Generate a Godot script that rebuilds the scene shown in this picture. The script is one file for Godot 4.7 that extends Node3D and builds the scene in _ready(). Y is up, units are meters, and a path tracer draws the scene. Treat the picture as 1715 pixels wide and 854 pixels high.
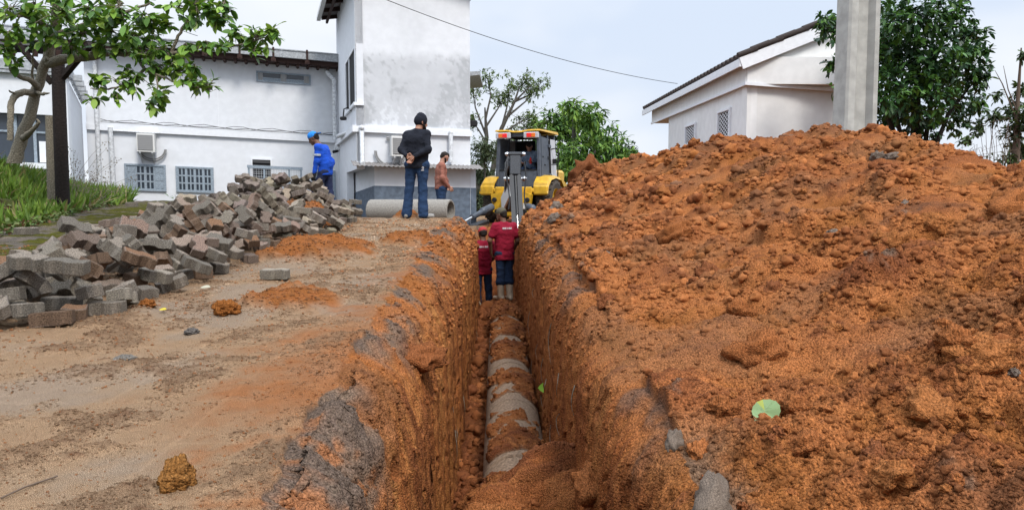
extends Node3D
# A trench dug through a road on a rise: pipe in the trench, spoil heap, pavers, buildings, digger and crew.
# Distances are metres from the photographer, who stands at the origin and looks along -z; d = -z.

const F := 1295.0
const TILT := 0.083
var used := {}
var rng := RandomNumberGenerator.new()
var M := {}


func at(px: float, py: float, d: float) -> Vector3:
	var cx := (px - 857.5) / F
	var cy := (427.0 - py) / F
	var k := d / (cos(TILT) + cy * sin(TILT))
	return Vector3(cx * k, (-sin(TILT) + cy * cos(TILT)) * k, -d)


# ---------------------------------------------------------------- mesh builder
class MB:
	var v := PackedVector3Array()
	var n := PackedVector3Array()
	var c := PackedColorArray()
	var ix := PackedInt32Array()
	var tint := Color(1, 1, 1)

	func vert(p: Vector3, q: Vector3) -> int:
		v.push_back(p)
		n.push_back(q)
		c.push_back(tint)
		return v.size() - 1

	func tri(a: Vector3, b: Vector3, d: Vector3, m: Vector3) -> void:
		var q := (d - a).cross(b - a)
		if q.length_squared() < 1e-16:
			return
		q = q.normalized()
		var s := v.size()
		if q.dot(m) < 0.0:
			q = -q
			vert(a, q); vert(d, q); vert(b, q)
		else:
			vert(a, q); vert(b, q); vert(d, q)
		ix.push_back(s); ix.push_back(s + 1); ix.push_back(s + 2)

	func quad(a: Vector3, b: Vector3, d: Vector3, e: Vector3, m: Vector3) -> void:
		tri(a, b, d, m)
		tri(a, d, e, m)

	func hex(p: Array) -> void:
		var o := Vector3.ZERO
		for q in p:
			o += q / 8.0
		for f in [[0, 1, 2, 3], [4, 5, 6, 7], [0, 1, 5, 4], [1, 2, 6, 5], [2, 3, 7, 6], [3, 0, 4, 7]]:
			var fc: Vector3 = (p[f[0]] + p[f[1]] + p[f[2]] + p[f[3]]) / 4.0
			quad(p[f[0]], p[f[1]], p[f[2]], p[f[3]], fc - o)

	func box(xf: Transform3D, size: Vector3, bev := 0.0) -> void:
		var h := size / 2.0
		if bev <= 0.0:
			var p := []
			for y in [-1, 1]:
				for q in [[-1, -1], [1, -1], [1, 1], [-1, 1]]:
					p.append(xf * Vector3(h.x * q[0], h.y * y, h.z * q[1]))
			hex(p)
			return
		bev = minf(bev, minf(h.x, minf(h.y, h.z)) * 0.9)
		var pt := func(ax: int, s: Vector3) -> Vector3:
			var r := h - Vector3.ONE * bev
			r[ax] = h[ax]
			return xf * (r * s)
		var o := xf.origin
		for ax in 3:
			var b := (ax + 1) % 3
			var d := (ax + 2) % 3
			for s0 in [-1.0, 1.0]:
				var cs := []
				for q in [[-1, -1], [1, -1], [1, 1], [-1, 1]]:
					var s := Vector3.ZERO
					s[ax] = s0; s[b] = q[0]; s[d] = q[1]
					cs.append(pt.call(ax, s))
				quad(cs[0], cs[1], cs[2], cs[3], (cs[0] + cs[2]) / 2.0 - o)
				for s1 in [-1.0, 1.0]:
					var s2 := Vector3.ZERO
					var s3 := Vector3.ZERO
					s2[ax] = s0; s2[b] = s1; s2[d] = -1
					s3[ax] = s0; s3[b] = s1; s3[d] = 1
					var e0: Vector3 = pt.call(ax, s2)
					var e1: Vector3 = pt.call(ax, s3)
					var e2: Vector3 = pt.call(b, s3)
					var e3: Vector3 = pt.call(b, s2)
					quad(e0, e1, e2, e3, (e0 + e2) / 2.0 - o)
		for q in 8:
			var s := Vector3(1 if q & 1 else -1, 1 if q & 2 else -1, 1 if q & 4 else -1)
			var a: Vector3 = pt.call(0, s)
			tri(a, pt.call(1, s), pt.call(2, s), a - o)

	func bar(a: Vector3, b: Vector3, w: float, h: float, up := Vector3.UP, bev := 0.0) -> void:
		var z := (b - a).normalized()
		if absf(z.dot(up)) > 0.98:
			up = Vector3.RIGHT
		var x := up.cross(z).normalized()
		box(Transform3D(Basis(x, z.cross(x), z), (a + b) / 2.0), Vector3(w, h, a.distance_to(b)), bev)

	func tube(pts: Array, radii: Array, sides := 8, caps := true) -> void:
		var t0: Vector3 = (pts[1] - pts[0]).normalized()
		var x := t0.cross(Vector3.UP if absf(t0.y) < 0.9 else Vector3.RIGHT).normalized()
		var start := v.size()
		for i in pts.size():
			var t: Vector3 = ((pts[mini(i + 1, pts.size() - 1)] - pts[maxi(i - 1, 0)]) as Vector3).normalized()
			x = (x - t * x.dot(t)).normalized()
			var y := t.cross(x)
			var r: float = radii[mini(i, radii.size() - 1)]
			for k in sides:
				var a := TAU * k / sides
				var q := x * cos(a) + y * sin(a)
				vert(pts[i] + q * r, q)
			if i > 0:
				for k in sides:
					var a := start + (i - 1) * sides + k
					var b := start + (i - 1) * sides + (k + 1) % sides
					for w in [a, a + sides, b, b, a + sides, b + sides]:
						ix.push_back(w)
		if caps:
			for e in [0, pts.size() - 1]:
				var m: Vector3 = (pts[0] - pts[1]) if e == 0 else (pts[e] - pts[e - 1])
				for k in sides:
					tri(pts[e], v[start + e * sides + k], v[start + e * sides + (k + 1) % sides], m)

	func lathe(prof: Array, seg: int, xf: Transform3D) -> void:  # profile of (radius, height) turned round y
		for i in prof.size() - 1:
			var a: Vector2 = prof[i]
			var b: Vector2 = prof[i + 1]
			var e := b - a
			if e.length() < 1e-6:
				continue
			var m := Vector2(e.y, -e.x).normalized()
			var s := v.size()
			for k in seg + 1:
				var g := TAU * k / seg
				var r := Vector3(cos(g), 0, sin(g))
				var q := (xf.basis * (r * m.x + Vector3.UP * m.y)).normalized()
				vert(xf * (r * a.x + Vector3.UP * a.y), q)
				vert(xf * (r * b.x + Vector3.UP * b.y), q)
				if k < seg:
					var j := s + k * 2
					for w in [j, j + 2, j + 1, j + 2, j + 3, j + 1]:
						ix.push_back(w)

	func prism(poly: PackedVector2Array, xf: Transform3D, depth: float) -> void:
		var o := Vector2.ZERO
		for p in poly:
			o += p / poly.size()
		var z := Vector3(0, 0, depth / 2.0)
		var t := Geometry2D.triangulate_polygon(poly)
		for s in [-1.0, 1.0]:
			for i in range(0, t.size(), 3):
				var q := []
				for j in 3:
					var p := poly[t[i + j]]
					q.append(xf * (Vector3(p.x, p.y, 0) + z * s))
				tri(q[0], q[1], q[2], xf.basis.z * s)
		var ccw := not Geometry2D.is_polygon_clockwise(poly)
		for i in poly.size():
			var p := poly[i]
			var r := poly[(i + 1) % poly.size()]
			var m := Vector2(r.y - p.y, p.x - r.x) * (1.0 if ccw else -1.0)
			quad(xf * (Vector3(p.x, p.y, 0) - z), xf * (Vector3(r.x, r.y, 0) - z), xf * (Vector3(r.x, r.y, 0) + z), xf * (Vector3(p.x, p.y, 0) + z), xf.basis * Vector3(m.x, m.y, 0))

	func ball(at_: Vector3, r: Vector3, sub := 6, basis := Basis()) -> void:
		var s := v.size()
		for i in sub + 1:
			for k in sub * 2 + 1:
				var a := PI * i / sub
				var b := PI * k / sub
				var q := Vector3(sin(a) * cos(b), cos(a), sin(a) * sin(b))
				vert(at_ + basis * (q * r), (basis * (q / r)).normalized())
				if i < sub and k < sub * 2:
					var j := s + i * (sub * 2 + 1) + k
					for w in [j, j + sub * 2 + 1, j + 1, j + 1, j + sub * 2 + 1, j + sub * 2 + 2]:
						ix.push_back(w)

	func mesh() -> ArrayMesh:
		var a := []
		a.resize(Mesh.ARRAY_MAX)
		a[Mesh.ARRAY_VERTEX] = v
		a[Mesh.ARRAY_NORMAL] = n
		a[Mesh.ARRAY_COLOR] = c
		a[Mesh.ARRAY_INDEX] = ix
		var m := ArrayMesh.new()
		m.add_surface_from_arrays(Mesh.PRIMITIVE_TRIANGLES, a)
		return m


# ---------------------------------------------------------------- a wall plane: u along it, v up, o out of it
class Facade:
	var a: Vector3
	var dir: Vector3
	var n: Vector3
	var sh: float

	func _init(p: Vector3, q: Vector3, fall := 0.0) -> void:  # fall: how far the courses drop per metre to the right
		a = Vector3(p.x, 0, p.z)
		dir = (Vector3(q.x, 0, q.z) - a).normalized()
		n = Vector3(-dir.z, 0, dir.x)
		sh = fall

	func p(u: float, w: float, o: float) -> Vector3:
		return a + dir * u + n * o + Vector3.UP * (w - sh * u)

	func uv(px: float, py: float) -> Vector2:
		var cx := (px - 857.5) / 1295.0
		var cy := (427.0 - py) / 1295.0
		var ray := Vector3(cx, -sin(TILT) + cy * cos(TILT), -(cos(TILT) + cy * sin(TILT)))
		var h := ray * (a.dot(n) / ray.dot(n))
		var u := (h - a).dot(dir)
		return Vector2(u, h.y + sh * u)

	func box(mb: MB, u0: float, v0: float, u1: float, v1: float, o0: float, o1: float) -> void:
		mb.hex([p(u0, v0, o0), p(u1, v0, o0), p(u1, v0, o1), p(u0, v0, o1), p(u0, v1, o0), p(u1, v1, o0), p(u1, v1, o1), p(u0, v1, o1)])

	func pbox(mb: MB, x0: float, y0: float, x1: float, y1: float, o0: float, o1: float) -> void:
		var s := uv(x0, y0)
		var e := uv(x1, y1)
		box(mb, minf(s.x, e.x), minf(s.y, e.y), maxf(s.x, e.x), maxf(s.y, e.y), o0, o1)


# ---------------------------------------------------------------- naming
func numbered(called: String) -> String:
	var k: int = used.get(called, 0)
	used[called] = k + 1
	return called if k == 0 else "%s_%03d" % [called, k]


func tag(o: Node, label := "", category := "", group := "", kind := "") -> Node:
	for p in [["label", label], ["category", category], ["group", group], ["kind", kind]]:
		if p[1] != "":
			o.set_meta(p[0], p[1])
	return o


func mi(called: String, mesh: Mesh, mat: Material, parent: Node = self) -> MeshInstance3D:
	var o := MeshInstance3D.new()
	o.name = numbered(called) if parent == self else called
	o.mesh = mesh
	o.material_override = mat
	parent.add_child(o, true)
	return o


func obj(called: String, mb: MB, mat: Material, parent: Node = self) -> MeshInstance3D:
	return mi(called, mb.mesh(), mat, parent)


func thing(called: String, label: String, category: String, where := Vector3.ZERO, turn := 0.0, group := "") -> Node3D:
	var o := Node3D.new()
	o.name = numbered(called)
	add_child(o)
	o.position = where
	o.rotation.y = turn
	tag(o, label, category, group)
	return o


func many(called: String, mesh: Mesh, mat: Material, places: Array, colors: Array, parent: Node) -> MultiMeshInstance3D:
	var mm := MultiMesh.new()
	mm.transform_format = MultiMesh.TRANSFORM_3D
	mm.use_colors = colors.size() > 0
	mm.mesh = mesh
	mm.instance_count = places.size()
	for i in places.size():
		mm.set_instance_transform(i, places[i])
		if colors.size():
			mm.set_instance_color(i, colors[i])
	var o := MultiMeshInstance3D.new()
	o.name = numbered(called) if parent == self else called
	o.multimesh = mm
	o.material_override = mat
	parent.add_child(o, true)
	o.set_meta("kind", "stuff")
	return o


# ---------------------------------------------------------------- materials
func noise(seed_: int, freq: float, oct := 3, kind := FastNoiseLite.TYPE_SIMPLEX_SMOOTH) -> FastNoiseLite:
	var f := FastNoiseLite.new()
	f.seed = seed_
	f.frequency = freq
	f.noise_type = kind
	f.fractal_type = FastNoiseLite.FRACTAL_FBM if oct > 1 else FastNoiseLite.FRACTAL_NONE
	f.fractal_octaves = oct
	f.cellular_return_type = FastNoiseLite.RETURN_DISTANCE
	return f


func ntex(f: FastNoiseLite, lo: Color, hi: Color, size := 512, lo_at := 0.2, hi_at := 0.8) -> NoiseTexture2D:
	var t := NoiseTexture2D.new()
	t.width = size
	t.height = size
	t.seamless = true
	t.noise = f
	var g := Gradient.new()
	g.offsets = PackedFloat32Array([lo_at, hi_at])
	g.colors = PackedColorArray([lo, hi])
	t.color_ramp = g
	return t


func grey(x: float) -> Color:
	return Color(x, x, x)


func lin(r: float, g: float, b: float) -> Color:
	return Color(r, g, b).linear_to_srgb()


func mat(called: String, col: Color, rough := 0.8, metal := 0.0, spec := 0.4) -> StandardMaterial3D:
	var m := StandardMaterial3D.new()
	m.resource_name = called
	m.albedo_color = col
	m.roughness = rough
	m.metallic = metal
	m.metallic_specular = spec
	M[called] = m
	return m


func grain(m: StandardMaterial3D, tex: Texture2D, scale: float, height: Texture2D = null, cm := 0.0, world := true) -> StandardMaterial3D:
	m.uv1_triplanar = true
	m.uv1_world_triplanar = world
	m.uv1_scale = Vector3.ONE * scale
	if tex:
		m.albedo_texture = tex
	if height:
		m.heightmap_enabled = true
		m.heightmap_texture = height
		m.heightmap_scale = cm
	return m


func make_materials() -> void:
	var t_grain := ntex(noise(3, 0.045, 4), grey(0.62), grey(1.0))
	var t_fine := ntex(noise(5, 0.02, 5), grey(0.8), grey(1.0))
	var t_road := ntex(noise(8, 0.13, 5), grey(0.52), grey(1.0), 1024, 0.3, 0.66)
	var t_wall := ntex(noise(6, 0.02, 4), grey(0.965), grey(1.0))
	var t_soil := ntex(noise(9, 0.035, 5), grey(0.58), grey(1.0), 1024, 0.28, 0.68)
	var cellular := noise(11, 0.055, 3, FastNoiseLite.TYPE_CELLULAR)
	var h_soil := ntex(cellular, grey(1.0), grey(0.0), 1024, 0.0, 1.0)
	var h_road := ntex(noise(12, 0.10, 5), grey(0.0), grey(1.0), 1024, 0.25, 0.75)
	var h_fine := ntex(noise(13, 0.09, 3), grey(0.0), grey(1.0), 512)
	var h_bark := ntex(noise(17, 0.03, 4), grey(0.0), grey(1.0), 512)
	# earth: the colour is in the vertices, the grain in the texture
	for k in [["earth", 2.6, 1.3, h_soil], ["road_dust", 2.3, 0.55, h_road]]:
		var e := mat(k[0], Color(1, 1, 1), 0.97, 0, 0.15)
		e.vertex_color_use_as_albedo = true
		grain(e, t_soil if k[0] == "earth" else t_road, k[1], k[3], k[2])
	var cl := mat("clod", Color(1, 1, 1), 0.97, 0, 0.15)
	cl.vertex_color_use_as_albedo = true
	grain(cl, t_soil, 0.45, h_soil, 0.25, false)
	var pv := mat("paver", Color(1, 1, 1), 0.9, 0, 0.25)
	pv.vertex_color_use_as_albedo = true
	grain(pv, t_grain, 4.0, h_road, 0.5, false)
	var wl := mat("white_wall", Color(1, 1, 1), 0.85, 0, 0.3)
	wl.vertex_color_use_as_albedo = true
	grain(wl, t_wall, 0.35, h_fine, 0.012)
	var ct := mat("concrete", Color(1, 1, 1), 0.9, 0, 0.25)
	ct.vertex_color_use_as_albedo = true
	grain(ct, t_grain, 1.6, h_fine, 0.25, false)
	var cp := mat("concrete_post", Color(1, 1, 1), 0.88, 0, 0.25)
	cp.vertex_color_use_as_albedo = true
	grain(cp, ntex(noise(61, 0.012, 5), grey(0.88), grey(1.0)), 0.7, h_fine, 0.08)
	grain(mat("white_trim", lin(0.70, 0.72, 0.75), 0.7), t_wall, 0.8)
	grain(mat("blue_grey_paint", lin(0.12, 0.155, 0.205), 0.7), t_fine, 0.6)
	grain(mat("frame_grey", lin(0.30, 0.36, 0.42), 0.55), t_fine, 2.0)
	mat("glass_dark", lin(0.035, 0.045, 0.06), 0.12, 0, 0.5)
	mat("interior_dark", lin(0.012, 0.012, 0.014), 0.9)
	mat("louvre", lin(0.03, 0.03, 0.032), 0.7)
	grain(mat("gutter_metal", lin(0.42, 0.44, 0.46), 0.5, 0.3), t_fine, 1.2)
	grain(mat("rust_brown", lin(0.06, 0.03, 0.024), 0.85), t_grain, 2.0)
	grain(mat("roof_tile", lin(0.065, 0.05, 0.046), 0.9), t_grain, 3.0, h_fine, 0.4)
	grain(mat("sheet_roof", lin(0.3, 0.28, 0.27), 0.8), t_grain, 1.2)
	grain(mat("pvc", lin(0.66, 0.68, 0.70), 0.5), t_fine, 1.0)
	mat("plastic_white", lin(0.6, 0.6, 0.58), 0.5)
	mat("grille_grey", lin(0.28, 0.28, 0.28), 0.6)
	mat("cable", lin(0.03, 0.03, 0.03), 0.6)
	mat("hose_grey", lin(0.25, 0.25, 0.25), 0.6)
	mat("mesh_wire", lin(0.45, 0.48, 0.5), 0.5, 0.3)
	grain(mat("timber_dark", lin(0.022, 0.014, 0.011), 0.9), t_grain, 1.5, h_bark, 0.6)
	grain(mat("bark", lin(0.27, 0.235, 0.175), 0.95), t_grain, 2.2, h_bark, 0.8)
	grain(mat("bark_dark", lin(0.035, 0.03, 0.024), 0.95), t_grain, 2.2, h_bark, 0.8)
	grain(mat("bark_far", lin(0.10, 0.09, 0.075), 0.95), t_grain, 1.0)
	for k in [["leaf_left", 0.5], ["leaf_dark", 0.45], ["leaf_far", 0.45], ["leaf_grey", 0.45], ["grass_blade", 0.5]]:
		var l := mat(k[0], Color(1, 1, 1), 0.45 if k[0] == "leaf_left" or k[0] == "leaf_dark" else 0.7, 0, 0.4)
		l.vertex_color_use_as_albedo = true
		l.backlight_enabled = true
		l.backlight = lin(k[1], k[1], k[1] * 0.6)
	# digger
	grain(mat("digger_yellow", lin(0.62, 0.36, 0.02), 0.42, 0, 0.5), ntex(noise(71, 0.012, 4), grey(0.82), grey(1.0)), 0.9)
	grain(mat("digger_grey", lin(0.07, 0.084, 0.108), 0.5, 0, 0.5), ntex(noise(73, 0.012, 4), grey(0.8), grey(1.0)), 0.9)
	grain(mat("steel_grey", lin(0.06, 0.066, 0.076), 0.5, 0.2, 0.5), t_grain, 1.5)
	grain(mat("dark_steel", lin(0.016, 0.018, 0.021), 0.5, 0.1, 0.5), t_grain, 1.5)
	mat("chrome", lin(0.6, 0.6, 0.6), 0.2, 0.9)
	grain(mat("tyre", lin(0.10, 0.085, 0.07), 0.95), t_grain, 1.5, h_fine, 0.5)
	var red := mat("lamp_red", lin(0.6, 0.02, 0.02), 0.3)
	red.emission_enabled = true
	red.emission = lin(0.7, 0.02, 0.02)
	red.emission_energy_multiplier = 0.15
	mat("lamp_orange", lin(0.7, 0.16, 0.02), 0.3)
	mat("lamp_clear", lin(0.42, 0.42, 0.44), 0.25)
	var gl := mat("cab_glass", Color(0.8, 0.88, 0.9, 0.12), 0.05, 0, 0.5)
	gl.transparency = BaseMaterial3D.TRANSPARENCY_ALPHA
	mat("black_rubber", lin(0.012, 0.012, 0.013), 0.7)
	# people
	for k in [["skin_tan", lin(0.30, 0.15, 0.095)], ["skin_brown", lin(0.13, 0.065, 0.04)], ["skin_pale", lin(0.38, 0.2, 0.14)]]:
		var s := mat(k[0], k[1], 0.55, 0, 0.4)
		s.subsurf_scatter_enabled = true
		s.subsurf_scatter_strength = 0.08
	for k in [["cloth_black", lin(0.014, 0.016, 0.024)], ["cloth_jeans", lin(0.022, 0.048, 0.108)], ["cloth_jeans_dark", lin(0.016, 0.03, 0.065)], ["cloth_salmon", lin(0.30, 0.12, 0.085)],
			["cloth_blue", lin(0.012, 0.075, 0.48)], ["cloth_navy", lin(0.022, 0.03, 0.075)], ["cloth_red", lin(0.235, 0.008, 0.026)], ["cap_red", lin(0.36, 0.03, 0.03)], ["cap_olive", lin(0.09, 0.08, 0.05)],
			["cap_blue", lin(0.02, 0.22, 0.66)], ["cloth_slate", lin(0.16, 0.21, 0.29)], ["rubber_boot", lin(0.52, 0.42, 0.30)], ["shoe_dark", lin(0.03, 0.028, 0.027)], ["shoe_grey", lin(0.32, 0.31, 0.29)], ["hair_dark", lin(0.02, 0.014, 0.011)], ["glove_dark", lin(0.02, 0.02, 0.022)], ["reflective", lin(0.42, 0.46, 0.5)], ["print_white", lin(0.72, 0.70, 0.70)], ["eye_dark", lin(0.02, 0.015, 0.012)], ["red_plastic", lin(0.5, 0.02, 0.02)]]:
		grain(mat(k[0], k[1], 0.9 if "cloth" in k[0] else 0.7, 0, 0.3), t_fine, 6.0, h_fine, 0.15, false)
	grain(mat("wood_handle", lin(0.30, 0.22, 0.14), 0.7), t_grain, 3.0)
	mat("twig", lin(0.10, 0.07, 0.05), 0.9)


func _ready() -> void:
	var t0 := Time.get_ticks_msec()
	# camera
	var cam := Camera3D.new()
	cam.name = "camera"
	cam.fov = rad_to_deg(2.0 * atan(427.0 / F))
	cam.rotation.x = -TILT
	cam.near = 0.05
	cam.far = 2000.0
	add_child(cam)
	cam.current = true
	# sky: a thin bright overcast
	var env := Environment.new()
	env.background_mode = Environment.BG_SKY
	var sky := Sky.new()
	var pano := PanoramaSkyMaterial.new()
	pano.panorama = sky_image()
	sky.sky_material = pano
	env.sky = sky
	env.tonemap_mode = Environment.TONE_MAPPER_LINEAR
	env.tonemap_exposure = 2.0
	env.sdfgi_enabled = true
	env.ssao_enabled = true
	env.ssil_enabled = true
	var we := WorldEnvironment.new()
	we.name = "world_environment"
	we.environment = env
	add_child(we)
	var sun := DirectionalLight3D.new()
	sun.name = "sun"
	sun.light_energy = 0.5
	sun.light_color = Color(1.0, 0.97, 0.93)
	sun.light_angular_distance = 15.0
	sun.shadow_enabled = true
	sun.rotation = Vector3(deg_to_rad(-50.0), deg_to_rad(28.0), 0)
	sun.sky_mode = DirectionalLight3D.SKY_MODE_LIGHT_ONLY
	add_child(sun)

	make_materials()
	make_terrain()
	print("terrain ", Time.get_ticks_msec() - t0)
	make_main_building()
	make_right_house()
	make_clods()
	make_pipes()
	make_pavers()
	print("pavers ", Time.get_ticks_msec() - t0)
	make_digger()
	make_people()
	print("people ", Time.get_ticks_msec() - t0)
	make_left_tree()
	make_trees()
	make_grass()
	make_small_things()
	print("all ", Time.get_ticks_msec() - t0)


func sky_image() -> ImageTexture:
	var w := 1024
	var h := 512
	var im := Image.create(w, h, false, Image.FORMAT_RGBF)
	var f := noise(41, 1.3, 5)
	var f2 := noise(42, 3.5, 4)
	for j in h:
		var el := PI * (0.5 - (j + 0.5) / h)
		var s := sin(el)
		for i in w:
			var az := TAU * (i + 0.5) / w
			var dir := Vector3(cos(el) * sin(az), s, cos(el) * cos(az))
			var q := Vector3(dir.x, dir.y * 2.6, dir.z)
			var c := smoothstep(-0.28, 0.36, f.get_noise_3dv(q) + 0.35 * f2.get_noise_3dv(q))
			var blue := Color(0.29, 0.36, 0.475)
			var white := Color(0.475, 0.495, 0.525)
			var col := blue.lerp(white, 0.30 + 0.70 * c)
			var up := 1.0 + 2.2 * smoothstep(0.2, 0.9, s)
			col = Color(col.r * up, col.g * up, col.b * up)
			var hz := exp(-maxf(s, 0.0) * 7.0)
			col = col.lerp(Color(0.435, 0.46, 0.49), hz * 0.6)
			if s < 0.0:
				col = col.lerp(Color(0.2, 0.17, 0.14), smoothstep(0.0, -0.15, s))
			im.set_pixel(i, j, col)
	return ImageTexture.create_from_image(im)


# ---------------------------------------------------------------- ground, trench and spoil heap
const HW := 0.375
var ridge := [[0.4, 2.2, -0.78], [2.0, 2.6, -0.52], [3.5, 3.1, -0.22], [5.0, 3.6, 0.0], [6.5, 3.8, 0.20], [8.2, 3.75, 0.55], [9.5, 3.55, 0.64], [10.5, 3.2, 0.47], [11.6, 3.25, 0.72], [13.5, 2.8, 0.60], [16.0, 2.2, 0.48], [17.5, 1.75, 0.32], [18.5, 1.3, 0.05], [19.5, 0.9, -0.6], [20.5, 0.9, -0.95], [99.0, 0.9, -0.95]]
var left_edge := [[0.0, -0.5], [1.9, -0.62], [2.46, -0.69], [3.9, -0.76], [5.0, -0.82], [7.0, -0.90], [10.4, -1.08], [13.0, -1.02], [16.0, -0.95], [18.0, -0.6], [99.0, -0.6]]
var right_edge := [[0.0, 0.5], [1.9, 0.52], [2.3, 0.53], [3.65, 0.56], [7.0, 0.56], [10.5, 0.33], [14.0, 0.27], [17.0, 0.24], [99.0, 0.2]]
var nz_lo := noise(101, 0.55, 2)
var nz_mid := noise(102, 1.7, 3)
var nz_hi := noise(103, 9.0, 3)
var nz_col := noise(104, 1.1, 3)
var nz_cell := noise(105, 1.0, 1, FastNoiseLite.TYPE_CELLULAR)
var nz_wall := noise(106, 1.0, 3)


func table(t: Array, d: float, k: int) -> float:
	for i in range(1, t.size()):
		if d <= t[i][0]:
			var w: float = (d - t[i - 1][0]) / (t[i][0] - t[i - 1][0])
			return lerpf(t[i - 1][k], t[i][k], w)
	return t[t.size() - 1][k]


func trench_x(d: float) -> float:
	return 0.078 - 0.0197 * d


func bank_base(d: float) -> float:
	return -5.9 - 0.36 * (d - 8.9)


func bank_height(x: float, d: float) -> float:
	var b := bank_base(d)
	var tall := lerpf(1.15, 0.25, smoothstep(9.0, 18.0, d)) * smoothstep(24.0, 17.0, d)
	return tall * smoothstep(b + 0.1, b - 1.9, x)


func paver_heap(x: float, d: float) -> float:  # how high the loose pavers stand above the road
	var h := 0.0
	if d > 3.6 and d < 10.5:
		var side := minf(smoothstep(-2.18, -2.8, x), smoothstep(lerpf(-3.4, -4.9, (d - 4.0) / 6.0), lerpf(-2.45, -3.4, (d - 4.0) / 6.0), x))
		h = 0.18 * side * smoothstep(3.75, 4.7, d)
	var e := Vector2((x + 3.55) / 1.2, (d - 11.8) / 2.2).length()
	h = maxf(h, 0.40 * smoothstep(1.0, 0.12, e))
	e = Vector2((x + 3.2) / 0.9, (d - 13.0) / 1.2).length()
	return maxf(h, 0.12 * smoothstep(1.0, 0.1, e))


func dirt_patch(x: float, d: float) -> float:
	var h := 0.0
	for p in [[-1.95, 7.9, 0.66, 1.2, 0.085], [-1.45, 4.95, 0.45, 0.62, 0.035], [-2.95, 10.9, 0.55, 1.0, 0.30], [-1.9, 14.0, 0.35, 0.6, 0.12], [-0.75, 14.3, 0.35, 0.8, 0.12], [-1.2, 9.2, 0.4, 0.7, 0.05]]:
		var e := Vector2((x - p[0]) / p[2], (d - p[1]) / p[3]).length()
		if e < 1.0:
			h = maxf(h, p[4] * smoothstep(1.0, 0.2, e))
	return h


func road_y(x: float, d: float) -> float:
	var g := -0.857 + 0.0286 * minf(d, 13.4)
	g += 0.16 * smoothstep(-2.4, -4.4, x)
	var low := smoothstep(13.2, 16.8, d) * smoothstep(-5.2, -3.6, x)
	g = lerpf(g, -0.86 - 0.018 * clampf(d - 17.0, 0.0, 6.0), low)
	g -= 0.5 * smoothstep(30.0, 60.0, d) + 0.3 * smoothstep(10.0, 40.0, absf(x))
	return g


func ground_y(x: float, d: float) -> float:
	var g := road_y(x, d)
	if x < -4.0:
		g += bank_height(x, d)
	if x < -1.0 and x > -6.0 and d < 16.0:
		g += maxf(0.0, paver_heap(x, d) - 0.13)
		g = maxf(g, road_y(x, d) + dirt_patch(x, d))
	return g


func mound_y(x: float, d: float) -> float:
	var g := road_y(x, d)
	var xr := table(ridge, d, 1)
	var yr := table(ridge, d, 2)
	var x0 := table(right_edge, d, 1)
	if yr < g:
		return g
	if x <= xr:
		var t := clampf((x - x0) / (xr - x0), 0.0, 1.0)
		return g + (yr - g) * lerpf(t, t * t * (3.0 - 2.0 * t), 0.55)
	var q := x - xr
	return maxf(g, yr - 0.62 * q * q / (q + 0.5))


func floor_y(d: float) -> float:
	var f := -2.40
	f += 0.06 * smoothstep(12.6, 13.9, d)
	f = lerpf(f, -1.0, smoothstep(15.4, 18.6, d))
	return f


func dome(p: Vector3, f: float) -> float:
	var q := nz_cell.get_noise_3d(p.x * f, p.y * f, p.z * f) + 1.0
	return maxf(0.0, 1.0 - q * q * 1.25)


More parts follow.
